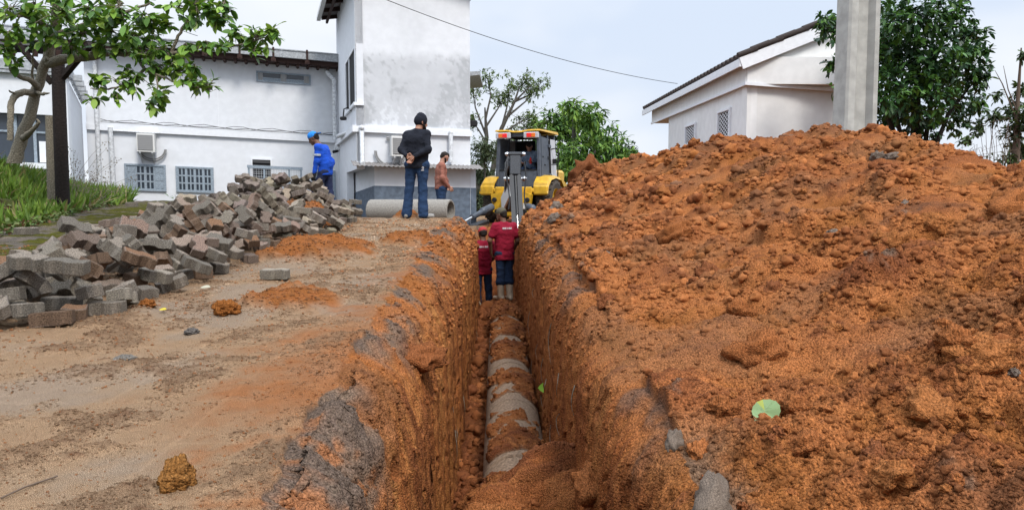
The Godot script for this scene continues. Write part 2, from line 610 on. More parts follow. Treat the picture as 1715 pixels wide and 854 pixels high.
func make_terrain() -> void:
	var ds := PackedFloat32Array()
	var d := 0.4
	while d < 120.0:
		ds.push_back(d)
		if d < 1.5:
			d *= 1.035
		elif d < 20.0:
			d *= 1.0044
		else:
			d *= 1.03
	var segs := [24, 215, 56, 92, 44, 92, 48, 285, 24]
	var seg_of := PackedInt32Array()
	var t_of := PackedFloat32Array()
	for s in segs.size():
		for i in segs[s]:
			seg_of.push_back(s)
			t_of.push_back(float(i) / segs[s])
	seg_of.push_back(segs.size() - 1)
	t_of.push_back(1.0)
	var nc := seg_of.size()
	var nr := ds.size()
	var P := PackedVector3Array()
	P.resize(nr * nc)
	for r in nr:
		d = ds[r]
		var xc := trench_x(d)
		var xe := table(left_edge, d, 1) + 0.035 * nz_hi.get_noise_2d(d * 0.7, 3.0) + 0.06 * nz_mid.get_noise_2d(d, 9.0)
		var xr := table(right_edge, d, 1) + 0.04 * nz_mid.get_noise_2d(d, 29.0)
		var open := smoothstep(19.2, 18.4, d)
		var hw := lerpf(0.25, HW, open)
		var xl := xc - hw - 0.10 * open + 0.03 * nz_mid.get_noise_2d(d * 0.7, 50.0)
		var xw := xc + hw + 0.03 * nz_mid.get_noise_2d(d * 0.7, 70.0)
		xe = minf(xe, xl - 0.08)
		xr = maxf(xr, xw + 0.04)
		var gl := ground_y(xe, d)
		var gr := mound_y(xr, d)
		var fl := lerpf(minf(gl, gr) - 0.03, floor_y(d), open)
		fl = minf(fl, minf(gl, gr) - 0.02)
		var bl := lerpf(gl, fl, 0.30)
		var br := lerpf(gr, fl, 0.16)
		var xf := -0.72 * d - 0.5
		var xg := maxf(0.74 * d + 0.6, xr + 0.5)
		xf = minf(xf, xe - 0.5)
		var c0 := Vector2(lerpf(xe, xl, 0.80), lerpf(gl, bl, 0.16))
		var c1 := Vector2(lerpf(xr, xw, 0.80), lerpf(gr, br, 0.16))
		for j in nc:
			var t := t_of[j]
			var x := 0.0
			var y := 0.0
			match seg_of[j]:
				0:
					x = xf - 110.0 * pow(1.0 - t, 3.0)
					y = ground_y(x, d)
				1:
					x = lerpf(xf, xe, t)
					y = ground_y(x, d)
				2:
					x = lerpf(lerpf(xe, c0.x, t), lerpf(c0.x, xl, t), t)
					y = lerpf(lerpf(gl - (0.03 + 0.05 * nz_mid.get_noise_2d(d * 1.5, 77.0)) * smoothstep(0.0, 0.05, t), c0.y - 0.02, t), lerpf(c0.y - 0.02, bl, t), t)
				3:
					x = xl + 0.03 * t
					y = lerpf(bl, fl, t)
				4:
					x = lerpf(xl + 0.03, xw - 0.03, t)
					y = fl - 0.05 * sin(PI * t)
				5:
					x = xw - 0.03 * (1.0 - t)
					y = lerpf(fl, br, t)
				6:
					var u := 1.0 - t
					x = lerpf(lerpf(xr, c1.x, u), lerpf(c1.x, xw, u), u)
					y = lerpf(lerpf(gr, c1.y, u), lerpf(c1.y, br, u), u)
				7:
					x = lerpf(xr, xg, t)
					y = mound_y(x, d)
				8:
					x = xg + 110.0 * pow(t, 3.0)
					y = mound_y(x, d)
			P[r * nc + j] = Vector3(x, y, -d)
	var N := grid_normals(P, nr, nc)
	var C := PackedColorArray()
	C.resize(nr * nc)
	var orange := Color(0.47, 0.172, 0.058)
	var rust := Color(0.35, 0.122, 0.044)
	var ochre := Color(0.335, 0.122, 0.034)
	var maroon := Color(0.135, 0.044, 0.022)
	var greysoil := Color(0.22, 0.165, 0.120)
	var slate := Color(0.165, 0.132, 0.104)
	var beige := Color(0.50, 0.335, 0.205)
	var roadgrey := Color(0.46, 0.335, 0.232)
	var brown := Color(0.19, 0.115, 0.068)
	var tan_ := Color(0.48, 0.295, 0.165)
	var moss := Color(0.150, 0.150, 0.016)
	var asphalt := Color(0.135, 0.130, 0.120)
	var litter := Color(0.075, 0.062, 0.035)
	for r in nr:
		d = ds[r]
		var fine := smoothstep(9.0, 4.0, d)
		for j in nc:
			var k := r * nc + j
			var p := P[k]
			var s := seg_of[j]
			var t := t_of[j]
			if d > 30.0 or (s == 0 and (d > 9.0 or p.x < -9.0)) or (s == 8 and (d > 9.0 or p.x > 9.0)):
				C[k] = litter.lerp(rust, 0.4) if s == 8 else Color(0.07, 0.085, 0.03)
				continue
			var lo := nz_col.get_noise_3dv(p)
			var md := nz_mid.get_noise_3dv(p * 1.3)
			var hi := nz_hi.get_noise_3dv(p)
			var h := 0.0
			var col: Color
			if s == 0:
				t = 0.0
			if s <= 1:  # the dirt road
				var edge := (1.0 - t) * 215.0 * 0.0045 * d
				var dust := smoothstep(-0.15, 0.45, lo + 0.35 * hi + 0.25 * smoothstep(1.2, 0.2, edge))
				var crumbs := smoothstep(0.05, 0.40, md + 0.55 * hi)
				col = roadgrey.lerp(beige, smoothstep(-0.55, 0.10, lo + 0.5 * md + 0.2 * hi))
				col = col.lerp(tan_, 0.55 * dust)
				col = col.lerp(brown * 1.4, 0.62 * crumbs)
				col = col.lerp(maroon, 0.35 * smoothstep(0.25, 0.6, hi) * crumbs)
				var near_edge := maxf(smoothstep(0.9, -0.1, edge + 0.7 * md + 0.3 * hi) * smoothstep(2.3, 2.9, d) * smoothstep(5.0, 3.6, d), 0.8 * smoothstep(0.35, -0.15, edge + 0.6 * md + 0.3 * hi))
				col = col.lerp(orange, 0.85 * near_edge)
				h = 0.008 * hi + (0.014 + 0.012 * near_edge) * crumbs * dome(p, 17.0) + 0.020 * near_edge * dome(p, 9.0) + 0.010 * md
				var pt := dirt_patch(p.x + 0.22 * md + 0.05 * hi, d + 0.35 * lo + 0.2 * hi)
				var pw := smoothstep(0.0, 0.03, pt)
				col = col.lerp(orange.lerp(ochre, 0.4 + hi), pw)
				h += pw * (0.06 * md + 0.05 * dome(p, 6.0) + 0.025 * dome(p, 16.0))
				var far := smoothstep(-2.7, -3.6, p.x + 0.3 * md)
				if far > 0.0 and d > 3.5:
					var under := paver_heap(p.x, d)
					var base := asphalt.lerp(roadgrey, 0.25 + 0.4 * hi)
					var green := smoothstep(-0.10, 0.25, md + 0.5 * lo + 0.35 - 0.75 * absf(p.x - bank_base(d) - 1.0)) if d > 5.0 else 0.0
					base = base.lerp(moss.lerp(litter, 0.4 - 0.8 * hi), green)
					base = base.lerp(asphalt.lerp(brown, 0.35), smoothstep(0.06, 0.15, under))
					col = col.lerp(base, far)
				var bk := bank_height(p.x, d) if p.x < -4.0 else 0.0
				if bk > 0.01:
					var soil_b := litter.lerp(Color(0.10, 0.12, 0.03), smoothstep(-0.2, 0.3, md + hi)).lerp(Color(0.17, 0.17, 0.10), 0.5 * smoothstep(0.1, 0.5, lo + hi))
					col = col.lerp(soil_b, smoothstep(0.01, 0.08, bk))
					h += smoothstep(0.01, 0.2, bk) * (0.10 * md + 0.05 * dome(p, 5.0))
			else:
				# raw earth: clumps of several sizes
				var q := p + Vector3(hi, md, lo) * 0.03
				var big := smoothstep(-0.25, 0.35, nz_lo.get_noise_3dv(p * 1.6))
				var d1 := dome(q, 4.2)
				var d2 := dome(q * Vector3(1, 1.1, 1) + Vector3(7, 3, 1), 10.5)
				var d3 := dome(q, 26.0)
				var d4 := dome(q, 58.0) * fine
				var lump := 0.10 * lo + 0.075 * md + 0.075 * big * d1 + 0.062 * (0.35 + 0.65 * big) * d2 + 0.030 * (0.4 + 0.6 * big) * d3 + 0.012 * d4 + 0.006 * hi
				var tone := lo + 0.35 * md
				var soil := orange.lerp(rust, smoothstep(0.0, 0.45, tone)).lerp(ochre, 0.75 * smoothstep(-0.02, -0.45, tone + 0.2 * hi))
				soil = soil.lerp(maroon, 0.55 * smoothstep(0.15, 0.6, md + hi * 0.6))
				soil = soil.lerp(brown, 0.35 * smoothstep(-0.2, 0.4, nz_lo.get_noise_3dv(p * 2.1 + Vector3(5, 0, 0))))
				if s >= 7:
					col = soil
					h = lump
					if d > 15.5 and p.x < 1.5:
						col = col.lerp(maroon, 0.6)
					var gs := smoothstep(0.66, 0.85, lo + 0.4 * hi + 0.25 * smoothstep(0.06, 0.0, t))
					col = col.lerp(greysoil, 0.7 * gs)
					var bare := smoothstep(2.6, 1.9, d + 0.5 * md) * smoothstep(0.10, 0.03, t + 0.04 * hi)
					col = col.lerp(greysoil.lerp(brown, 0.4), 0.75 * bare)
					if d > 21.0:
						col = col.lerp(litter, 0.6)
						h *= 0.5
				else:
					var wall := 0.0
					match s:
						2: wall = smoothstep(0.22, 0.70, t + 0.25 * md - 0.30 * smoothstep(3.8, 2.4, d))
						3, 5: wall = 1.0
						6: wall = smoothstep(0.75, 0.15, t + 0.2 * md)
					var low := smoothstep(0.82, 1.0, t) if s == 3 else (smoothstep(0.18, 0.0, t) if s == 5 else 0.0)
					# marks of the bucket teeth: upright ribs
					var rib := nz_wall.get_noise_3d(p.x * 2.0, p.y * 0.55, d * 11.0)
					var rib0 := nz_wall.get_noise_3d(p.x * 1.0, p.y * 0.22 + 90.0, d * 2.6)
					var rib2 := nz_wall.get_noise_3d(p.x * 3.0, p.y * 1.6 + 30.0, d * 34.0)
					var flake := nz_wall.get_noise_3d(p.x * 4.0, p.y * 5.0 + 60.0, d * 7.0)
					var wl := 0.060 * (0.4 - absf(rib0)) + 0.040 * (0.5 - absf(rib)) + 0.026 * (0.4 - absf(rib2)) + 0.016 * flake + 0.008 * hi
					wl -= 0.05 * smoothstep(0.32, 0.5, flake + 0.4 * rib)
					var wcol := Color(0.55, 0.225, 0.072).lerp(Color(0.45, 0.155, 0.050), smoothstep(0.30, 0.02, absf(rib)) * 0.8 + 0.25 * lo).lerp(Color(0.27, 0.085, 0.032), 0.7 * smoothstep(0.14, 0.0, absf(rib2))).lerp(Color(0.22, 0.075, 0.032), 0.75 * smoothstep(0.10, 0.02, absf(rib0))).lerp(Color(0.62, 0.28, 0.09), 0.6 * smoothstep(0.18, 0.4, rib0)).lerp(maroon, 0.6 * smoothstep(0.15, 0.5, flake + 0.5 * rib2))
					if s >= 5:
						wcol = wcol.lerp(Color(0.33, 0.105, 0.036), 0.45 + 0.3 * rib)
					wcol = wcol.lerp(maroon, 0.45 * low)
					var crust := greysoil.lerp(slate, smoothstep(-0.1, 0.35, md + 0.4 * hi)).lerp(orange, 0.7 * smoothstep(0.22, 0.5, lo - 0.5 * md - 0.4 * hi))
					var rim := soil.lerp(crust, 0.85 * smoothstep(-0.12, 0.15, lo + 0.5 * md + 0.22 * smoothstep(2.9, 2.0, d)))
					if s == 6:
						rim = soil.lerp(crust, 0.55 * smoothstep(0.05, 0.4, lo + 0.5 * md))
					if s == 4:
						col = rust.lerp(maroon, 0.35 + 0.6 * hi).lerp(orange, smoothstep(0.1, 0.5, md))
						h = 0.02 + 1.15 * lump * smoothstep(0.0, 0.1, t) * smoothstep(1.0, 0.9, t)
					else:
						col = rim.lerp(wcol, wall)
						var fade := 1.0
						if s == 2:
							fade = smoothstep(0.0, 0.05, t)
						elif s == 6:
							fade = 0.6 + 0.4 * smoothstep(1.0, 0.8, t)
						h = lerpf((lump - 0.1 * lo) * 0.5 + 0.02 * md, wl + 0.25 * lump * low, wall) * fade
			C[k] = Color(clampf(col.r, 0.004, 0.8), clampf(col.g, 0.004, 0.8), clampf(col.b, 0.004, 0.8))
			P[k] = p + N[k] * h
	N = grid_normals(P, nr, nc)
	var cuts := [0, 0, 0, 0]
	var first := 0
	for s in segs.size():
		if s == 2: cuts[1] = first
		if s == 7: cuts[2] = first
		first += segs[s]
	cuts[3] = nc - 1
	var names := ["dirt_road", "trench", "soil_mound"]
	for w in 3:
		var j0: int = cuts[w]
		var j1: int = cuts[w + 1]
		var wd := j1 - j0 + 1
		var a := []
		a.resize(Mesh.ARRAY_MAX)
		var v := PackedVector3Array()
		var n := PackedVector3Array()
		var c := PackedColorArray()
		for r in nr:
			v.append_array(P.slice(r * nc + j0, r * nc + j1 + 1))
			n.append_array(N.slice(r * nc + j0, r * nc + j1 + 1))
			c.append_array(C.slice(r * nc + j0, r * nc + j1 + 1))
		var ix := PackedInt32Array()
		ix.resize((nr - 1) * (wd - 1) * 6)
		var o := 0
		for r in nr - 1:
			for j in wd - 1:
				var k := r * wd + j
				ix[o] = k; ix[o + 1] = k + wd; ix[o + 2] = k + 1
				ix[o + 3] = k + 1; ix[o + 4] = k + wd; ix[o + 5] = k + wd + 1
				o += 6
		a[Mesh.ARRAY_VERTEX] = v
		a[Mesh.ARRAY_NORMAL] = n
		a[Mesh.ARRAY_COLOR] = c
		a[Mesh.ARRAY_INDEX] = ix
		var m := ArrayMesh.new()
		m.add_surface_from_arrays(Mesh.PRIMITIVE_TRIANGLES, a)
		var g := mi(names[w], m, M.road_dust if w == 0 else M.earth)
		tag(g, ["packed dirt road with grey and beige dust left of the trench", "deep narrow trench with upright orange earth walls", "long heap of orange earth beside the trench"][w], ["road", "trench", "soil heap"][w], "", "structure")
		if w == 0: road_node = g
		if w == 1: trench_node = g
		if w == 2: mound_node = g
	grid_p = P
	grid_n = N
	grid_c = C
	grid_rows = ds
	grid_seg = seg_of
	# the land beyond
	var mb := MB.new()
	mb.tint = Color(0.06, 0.075, 0.03)
	mb.quad(Vector3(-900, -3.2, 60), Vector3(900, -3.2, 60), Vector3(900, -3.2, -1500), Vector3(-900, -3.2, -1500), Vector3.UP)
	var land := obj("ground", mb, M.road_dust)
	tag(land, "low green land beyond the site", "ground", "", "structure")


var road_node: MeshInstance3D
var trench_node: MeshInstance3D
var mound_node: MeshInstance3D
var grid_p: PackedVector3Array
var grid_n: PackedVector3Array
var grid_c: PackedColorArray
var grid_rows: PackedFloat32Array
var grid_seg: PackedInt32Array


func grid_normals(P: PackedVector3Array, nr: int, nc: int) -> PackedVector3Array:
	var N := PackedVector3Array()
	N.resize(nr * nc)
	for r in nr:
		var a := maxi(r - 1, 0) * nc
		var b := mini(r + 1, nr - 1) * nc
		var o := r * nc
		for j in nc:
			var e := P[o + mini(j + 1, nc - 1)] - P[o + maxi(j - 1, 0)]
			var f := P[b + j] - P[a + j]
			N[o + j] = e.cross(f).normalized()
	return N


# ---------------------------------------------------------------- clods, crumbs and stones
func rock(seed_: int, sub: int, squash := Vector3.ONE, rough := 0.35) -> ArrayMesh:
	var f := noise(seed_, 1.15, 3)
	var cell := noise(seed_ + 1, 1.6, 1, FastNoiseLite.TYPE_CELLULAR)
	var v := [Vector3.UP, Vector3.DOWN, Vector3.LEFT, Vector3.RIGHT, Vector3.FORWARD, Vector3.BACK]
	var tris := [[0, 3, 4], [0, 5, 3], [0, 2, 5], [0, 4, 2], [1, 4, 3], [1, 3, 5], [1, 5, 2], [1, 2, 4]]
	for s in sub:
		var nt := []
		var mid := {}
		for t in tris:
			var m := []
			for e in 3:
				var i: int = t[e]
				var j: int = t[(e + 1) % 3]
				var key := Vector2i(mini(i, j), maxi(i, j))
				if not mid.has(key):
					mid[key] = v.size()
					v.append(((v[i] + v[j]) as Vector3).normalized())
				m.append(mid[key])
			nt.append_array([[t[0], m[0], m[2]], [m[0], t[1], m[1]], [m[2], m[1], t[2]], m])
		tris = nt
	var pts := PackedVector3Array()
	for q in v:
		var r := 1.0 + rough * 1.15 * f.get_noise_3dv(q * 1.2) + rough * 1.5 * (cell.get_noise_3dv(q * 1.1) + 0.55) + 0.26 * f.get_noise_3dv(q * 3.4)
		pts.append(q * r * squash)
	var nn := PackedVector3Array()
	nn.resize(pts.size())
	for t in tris:
		var q := (pts[t[1]] - pts[t[0]]).cross(pts[t[2]] - pts[t[0]])
		if q.dot(pts[t[0]]) < 0.0:
			q = -q
		for e in 3:
			nn[t[e]] += q.normalized()
	var mb := MB.new()
	for i in pts.size():
		mb.vert(pts[i], nn[i].normalized())
	for t in tris:
		var q := (pts[t[2]] - pts[t[0]]).cross(pts[t[1]] - pts[t[0]])
		var fl: bool = q.dot(pts[t[0]]) < 0.0
		mb.ix.append_array([t[0], t[2], t[1]] if fl else [t[0], t[1], t[2]])
	return mb.mesh()


func tinted(m: Mesh, col: Color) -> ArrayMesh:
	var a := (m as ArrayMesh).surface_get_arrays(0)
	var c: PackedColorArray = a[Mesh.ARRAY_COLOR]
	for i in c.size():
		c[i] = col
	a[Mesh.ARRAY_COLOR] = c
	var o := ArrayMesh.new()
	o.add_surface_from_arrays(Mesh.PRIMITIVE_TRIANGLES, a)
	return o


func landing(px: float, py: float, from: float) -> Vector3:  # where the line of sight meets the finished ground
	var nc := grid_seg.size()
	var d := from
	var was := 1.0
	while d < 25.0:
		var p := at(px, py, d)
		var o := mini(grid_rows.bsearch(d), grid_rows.size() - 1) * nc
		var lo := 25
		var hi := nc - 25
		while hi - lo > 1:  # columns run from left to right
			var m := (lo + hi) / 2
			if grid_p[o + m].x < p.x:
				lo = m
			else:
				hi = m
		var gap := p.y - grid_p[o + lo].y
		if gap <= 0.0:
			return at(px, py, d - (0.01 * d) * clampf(-gap / maxf(was - gap, 1e-4), 0.0, 1.0))
		was = gap
		d *= 1.01
	return at(px, py, d)


func spot_on(seg_lo: int, seg_hi: int, d_lo: float, d_hi: float) -> int:  # index of a point of the sheet, evenly over the picture
	var nc := grid_seg.size()
	for i in 400:
		var u := rng.randf()
		var d := d_lo * pow(d_hi / d_lo, u)
		var r := grid_rows.bsearch(d)
		var j := rng.randi_range(0, nc - 1)
		if grid_seg[j] >= seg_lo and grid_seg[j] <= seg_hi:
			return mini(r, grid_rows.size() - 2) * nc + j
	return 0


func make_clods() -> void:
	rng.seed = 77
	var shapes := []
	for i in 6:
		shapes.append(rock(200 + i * 3, 3, Vector3(1.1, 0.72, 0.9), 0.42))
	var small := []
	for i in 4:
		small.append(rock(300 + i * 3, 2, Vector3(1.05, 0.78, 0.9), 0.55))
	var tones := [Color(0.43, 0.156, 0.054), Color(0.37, 0.13, 0.046), Color(0.42, 0.16, 0.054), Color(0.28, 0.10, 0.042)]
	var big := []
	for s in shapes:
		for t in tones:
			big.append(tinted(s, t))
	var grey_rocks := []
	for i in 3:
		grey_rocks.append(tinted(shapes[i], Color(0.25, 0.195, 0.155)))
	# clods that can be told apart on the heap
	var n := 0
	var tries := 0
	while n < 280 and tries < 6000:
		tries += 1
		var k := spot_on(7, 7, 1.6, 16.0)
		var p := grid_p[k]
		if nz_lo.get_noise_3dv(p * 1.6) < -0.1 + 0.5 * rng.randf() - 0.25:
			continue
		var d := -p.z
		var r := d * rng.randf_range(0.0055, 0.0105) * (1.8 if rng.randf() < 0.07 else 1.0)
		r = clampf(r, 0.012, 0.17)
		var m: Mesh = big[rng.randi() % big.size()]
		if rng.randf() < 0.035:
			m = grey_rocks[rng.randi() % 3]
		var o := mi("clod", m, M.earth, mound_node)
		o.transform = Transform3D(Basis.from_euler(Vector3(rng.randf() * 0.7, rng.randf() * TAU, rng.randf() * 0.7)).scaled(Vector3.ONE * r), p + grid_n[k] * r * 0.05)
		n += 1
	# crumbs too small to pick apart
	for w in [[1, 1, 1.6, 13.0, 85000, 0.0005, 0.0019, 3], [7, 7, 1.5, 17.0, 9000, 0.0030, 0.0075, 0], [7, 7, 1.5, 17.0, 34000, 0.0012, 0.0036, 0], [2, 2, 1.5, 14.0, 5000, 0.001, 0.0034, 1], [6, 6, 1.5, 16.0, 3000, 0.001, 0.003, 1], [4, 4, 4.6, 15.0, 2200, 0.003, 0.010, 1], [1, 1, 1.6, 13.0, 15000, 0.0006, 0.0020, 2]]:
		var places := [[], [], [], []]
		var colors := [[], [], [], []]
		for i in w[4]:
			var k := spot_on(w[0], w[1], w[2], w[3])
			var p := grid_p[k]
			var d := -p.z
			var m: float = nz_lo.get_noise_3dv(p * 1.6)
			if w[0] == 1:
				m = nz_mid.get_noise_3dv(p * 1.3) + 0.1
				if w[7] == 3:
					m = 1.0 if nz_mid.get_noise_3dv(p * 1.3) + 0.5 * nz_hi.get_noise_3dv(p * 0.5) > rng.randf_range(-0.22, 0.40) else -1.0
				if p.x < -4.2 and d > 7.0:
					continue
				if dirt_patch(p.x, d) > 0.01:
					m = 1.0
			if m < rng.randf_range(-0.6, 0.22):
				continue
			var r: float = d * w[5] * pow(w[6] / w[5], pow(rng.randf(), 2.0))
			var s := rng.randi() % 4
			places[s].append(Transform3D(Basis.from_euler(Vector3(rng.randf() * TAU, rng.randf() * TAU, 0)).scaled(Vector3.ONE * r), p + grid_n[k] * r * 0.12))
			var c := grid_c[k]
			var v := rng.randf_range(0.85, 1.3)
			if w[7] == 3:
				c = c.lerp(Color(0.17, 0.10, 0.06), rng.randf_range(0.1, 0.75))
			elif w[0] == 1 and rng.randf() < 0.5:
				c = c.lerp(tones[rng.randi() % 4], 0.7)
			colors[s].append(Color(c.r * v, c.g * v, c.b * v))
		for s in 4:
			if places[s].size():
				many("crumbs", small[s], M.clod, places[s], colors[s], [mound_node, trench_node, road_node, road_node][w[7]])
	# lumps that stand out
	var lump := func(px: float, py: float, _d: float, r: Vector3, c: Color, seed_: int, called: String, label: String, cat: String) -> void:
		var p := landing(px, py + 6.0, 1.2) + Vector3(0, r.y * 0.45, 0)
		var o := mi(called, tinted(rock(seed_, 4, Vector3.ONE, 0.26), c), M.earth)
		o.transform = Transform3D(Basis.from_euler(Vector3(0, seed_, 0)).scaled_local(r), p)
		tag(o, label, cat)
	lump.call(296, 808, 2.24, Vector3(0.045, 0.050, 0.042), Color(0.33, 0.15, 0.045), 401, "soil_clod", "pointed lump of yellow orange clay standing alone on the near road", "clod")
	lump.call(378, 518, 4.72, Vector3(0.075, 0.05, 0.06), Color(0.34, 0.125, 0.034), 402, "soil_clod", "orange clay lump at the left end of the small dirt patch", "clod")
	lump.call(320, 553, 3.98, Vector3(0.035, 0.02, 0.03), Color(0.17, 0.15, 0.135), 403, "stone", "dark grey angular stone on the dirt road below the pavers", "stone")
	lump.call(208, 597, 3.35, Vector3(0.055, 0.015, 0.04), Color(0.25, 0.22, 0.19), 404, "stone", "flat grey stone half sunk in the road dust", "stone")
	lump.call(246, 507, 4.85, Vector3(0.05, 0.03, 0.04), Color(0.36, 0.13, 0.036), 405, "soil_clod", "small round orange clod just right of the near pavers", "clod")
	var wallrock := mi("rock", tinted(shapes[1], Color(0.32, 0.11, 0.04)), M.earth, trench_node)
	wallrock.transform = Transform3D(Basis.from_euler(Vector3(0.2, 0.6, 0.1)).scaled(Vector3(0.12, 0.09, 0.12)), at(707, 600, 4.2))
	for q in [[1130, 395, 10.2, 0.13, 1], [985, 287, 17.3, 0.42, 3], [1080, 250, 16.2, 0.34, 0], [1275, 590, 3.3, 0.10, 1], [1210, 685, 2.75, 0.052, 1], [1335, 684, 2.72, 0.05, 1], [1350, 745, 2.45, 0.045, 1], [1560, 690, 2.75, 0.07, 2], [1262, 268, 9.4, 0.11, 3], [1500, 800, 2.1, 0.05, 2], [1240, 520, 4.3, 0.06, 1], [1640, 600, 3.6, 0.075, 2], [1715, 352, 6.2, 0.16, 0], [1605, 575, 3.9, 0.06, 1], [1190, 460, 5.6, 0.09, 3], [1000, 810, 4.6, 0.10, 1]]:
		var o := mi("clod", tinted(shapes[(q[4] * 2 + 1) % 6], tones[q[4]]), M.earth, mound_node)
		o.transform = Transform3D(Basis.from_euler(Vector3(0.3, q[0], 0.2)).scaled(Vector3.ONE * q[3]), landing(q[0], q[1], 1.6))
		if q[1] < 300:
			var w := at(q[0], q[1], q[2])
			w.y = mound_y(w.x, q[2]) + q[3] * 0.2
			o.position = w


# ---------------------------------------------------------------- the pipe line and the earth on it
func pipe_x(d: float) -> float:
	return 0.145 - 0.0200 * d


const PIPE_Y := -2.15
const PIPE_R := 0.25


func pipe_piece(length: float, r: float, wall: float, tone := Color(0.34, 0.235, 0.155)) -> MB:  # lies along z, open at both ends, socket at the near one
	var mb := MB.new()
	mb.tint = tone
	var xf := Transform3D(Basis(Vector3.RIGHT, PI / 2), Vector3.ZERO)
	var h := length / 2.0
	mb.lathe([Vector2(r - wall, -h), Vector2(r - 0.012, -h), Vector2(r, -h + 0.012), Vector2(r + 0.004, 0.0), Vector2(r, h - 0.012), Vector2(r - 0.012, h), Vector2(r - wall, h), Vector2(r - wall, -h)], 48, xf)
	return mb


func make_pipes() -> void:
	var labels := ["nearest concrete pipe in the trench, its near end under a heap of earth", "second concrete pipe from the camera in the trench, dusted with orange earth", "third concrete pipe from the camera in the trench, half covered with earth", "fourth concrete pipe in the trench, mostly under orange earth", "fifth concrete pipe in the trench, near the legs of the workers", "last concrete pipe in the trench, buried under the worker in pale boots"]
	var seam := [3.9, 5.42, 6.92, 8.45, 9.95, 11.5, 13.0]
	for i in 6:
		var o := obj("concrete_pipe", pipe_piece(seam[i + 1] - seam[i] - 0.022, PIPE_R, 0.045), M.concrete)
		var m: float = (seam[i] + seam[i + 1]) / 2.0
		o.position = Vector3(pipe_x(m) + 0.003 * (i % 3 - 1), PIPE_Y + 0.004 * (i % 2), -m)
		o.rotation.y = atan(0.0200)
		tag(o, labels[i], "pipe", "concrete pipes laid in the trench")
	# earth that fell on it
	rng.seed = 12
	var cp := []
	var cc := []
	var rows := 620
	var cols := 54
	var P := PackedVector3Array()
	var C := []
	for r in rows:
		var d := 3.6 * pow(15.3 / 3.6, float(r) / (rows - 1))
		for k in cols:
			var a := PI * (0.01 + 0.98 * k / (cols - 1.0))
			var p := Vector3(pipe_x(d) - cos(a) * PIPE_R, PIPE_Y + sin(a) * PIPE_R, -d)
			var md := nz_mid.get_noise_3dv(p * Vector3(1.4, 1.0, 1.1) + Vector3(3, 0, 0))
			var hi := nz_hi.get_noise_3dv(p)
			var joint := 9.0
			for s in seam:
				joint = minf(joint, absf(d - s + 0.07))
			var top := smoothstep(0.15, 0.75, sin(a))
			var th := -0.062 + 0.072 * top + 0.060 * md + 0.012 * hi - 0.085 * smoothstep(0.34, 0.06, joint + 0.10 * md)
			th += (0.03 * dome(p, 9.0) * top + 0.018 * dome(p, 24.0)) * smoothstep(-0.03, 0.01, th) + 0.03 * smoothstep(9.0, 12.0, d)
			th += 0.44 * smoothstep(5.0, 4.1, d + 0.40 * md + 0.55 * absf(cos(a) + 0.45)) * (0.65 + 0.35 * top) * (0.62 + 0.7 * md + 0.42 * dome(p, 5.0) + 0.22 * dome(p, 12.0) + 0.10 * dome(p, 27.0))
			th = lerpf(th, -0.15 + 0.04 * md + 0.05 * dome(p, 7.0), smoothstep(13.0, 13.7, d))
			th = clampf(th, -0.03 if d < 13.0 else -0.24, 0.62)
			P.append(Vector3(pipe_x(d) - cos(a) * (PIPE_R + th), PIPE_Y + sin(a) * (PIPE_R + th), -d))
			var col := Color(0.34, 0.118, 0.042).lerp(Color(0.22, 0.078, 0.034), smoothstep(-0.1, 0.4, md + hi)).lerp(Color(0.42, 0.16, 0.056), smoothstep(0.0, 0.4, hi - md))
			C.append(Color(0.30, 0.185, 0.115).lerp(col, smoothstep(0.002, 0.02, th)) if d < 13.0 else col)
			if d < 13.5 and th > 0.004 and rng.randf() < (0.22 if d < 5.4 else 0.07):
				var cr := d * rng.randf_range(0.0008, 0.0022) * ((3.2 if d < 5.4 else 2.0) if rng.randf() < 0.09 else 1.0)
				cp.append(Transform3D(Basis.from_euler(Vector3(rng.randf() * TAU, rng.randf() * TAU, 0)).scaled(Vector3.ONE * cr), P[P.size() - 1]))
				cc.append(col * rng.randf_range(0.8, 1.25))
	var N := grid_normals(P, rows, cols)
	var mb := MB.new()
	for i in P.size():
		mb.tint = C[i]
		mb.vert(P[i], N[i])
	for r in rows - 1:
		for k in cols - 1:
			var i := r * cols + k
			for w in [i, i + cols, i + 1, i + 1, i + cols, i + cols + 1]:
				mb.ix.push_back(w)
	var g := obj("loose_earth", mb, M.earth, trench_node)
	many("crumbs", rock(320, 2, Vector3(1.0, 0.8, 0.9), 0.55), M.clod, cp, cc, trench_node)
	# the heap in front
	var clods := rock(431, 5, Vector3.ONE, 0.45)
	for q in [[905, 835, 4.75, 0.20, 0.15], [955, 838, 4.9, 0.16, 0.12], [820, 850, 4.5, 0.14, 0.10]]:
		var o := mi("earth_lump", tinted(clods, Color(0.33, 0.12, 0.043)), M.earth, trench_node)
		o.transform = Transform3D(Basis.from_euler(Vector3(0, q[0], 0)).scaled_local(Vector3(q[3], q[4], q[3] * 1.2)), at(q[0], q[1], q[2]))
	# spare pipes on the crest
	var names := ["grey concrete pipe on the crest left of the man in black", "grey concrete pipe on the crest with its open end to the right"]
	for i in 2:
		var o := obj("concrete_pipe", pipe_piece(0.93, 0.25, 0.045, Color(0.34, 0.315, 0.28)), M.concrete)
		var p := at(652 if i == 0 else 722, 353, 17.2 if i == 0 else 16.9)
		o.position = p
		o.rotation.y = deg_to_rad(90.0 - 18.0)
		tag(o, names[i], "pipe")


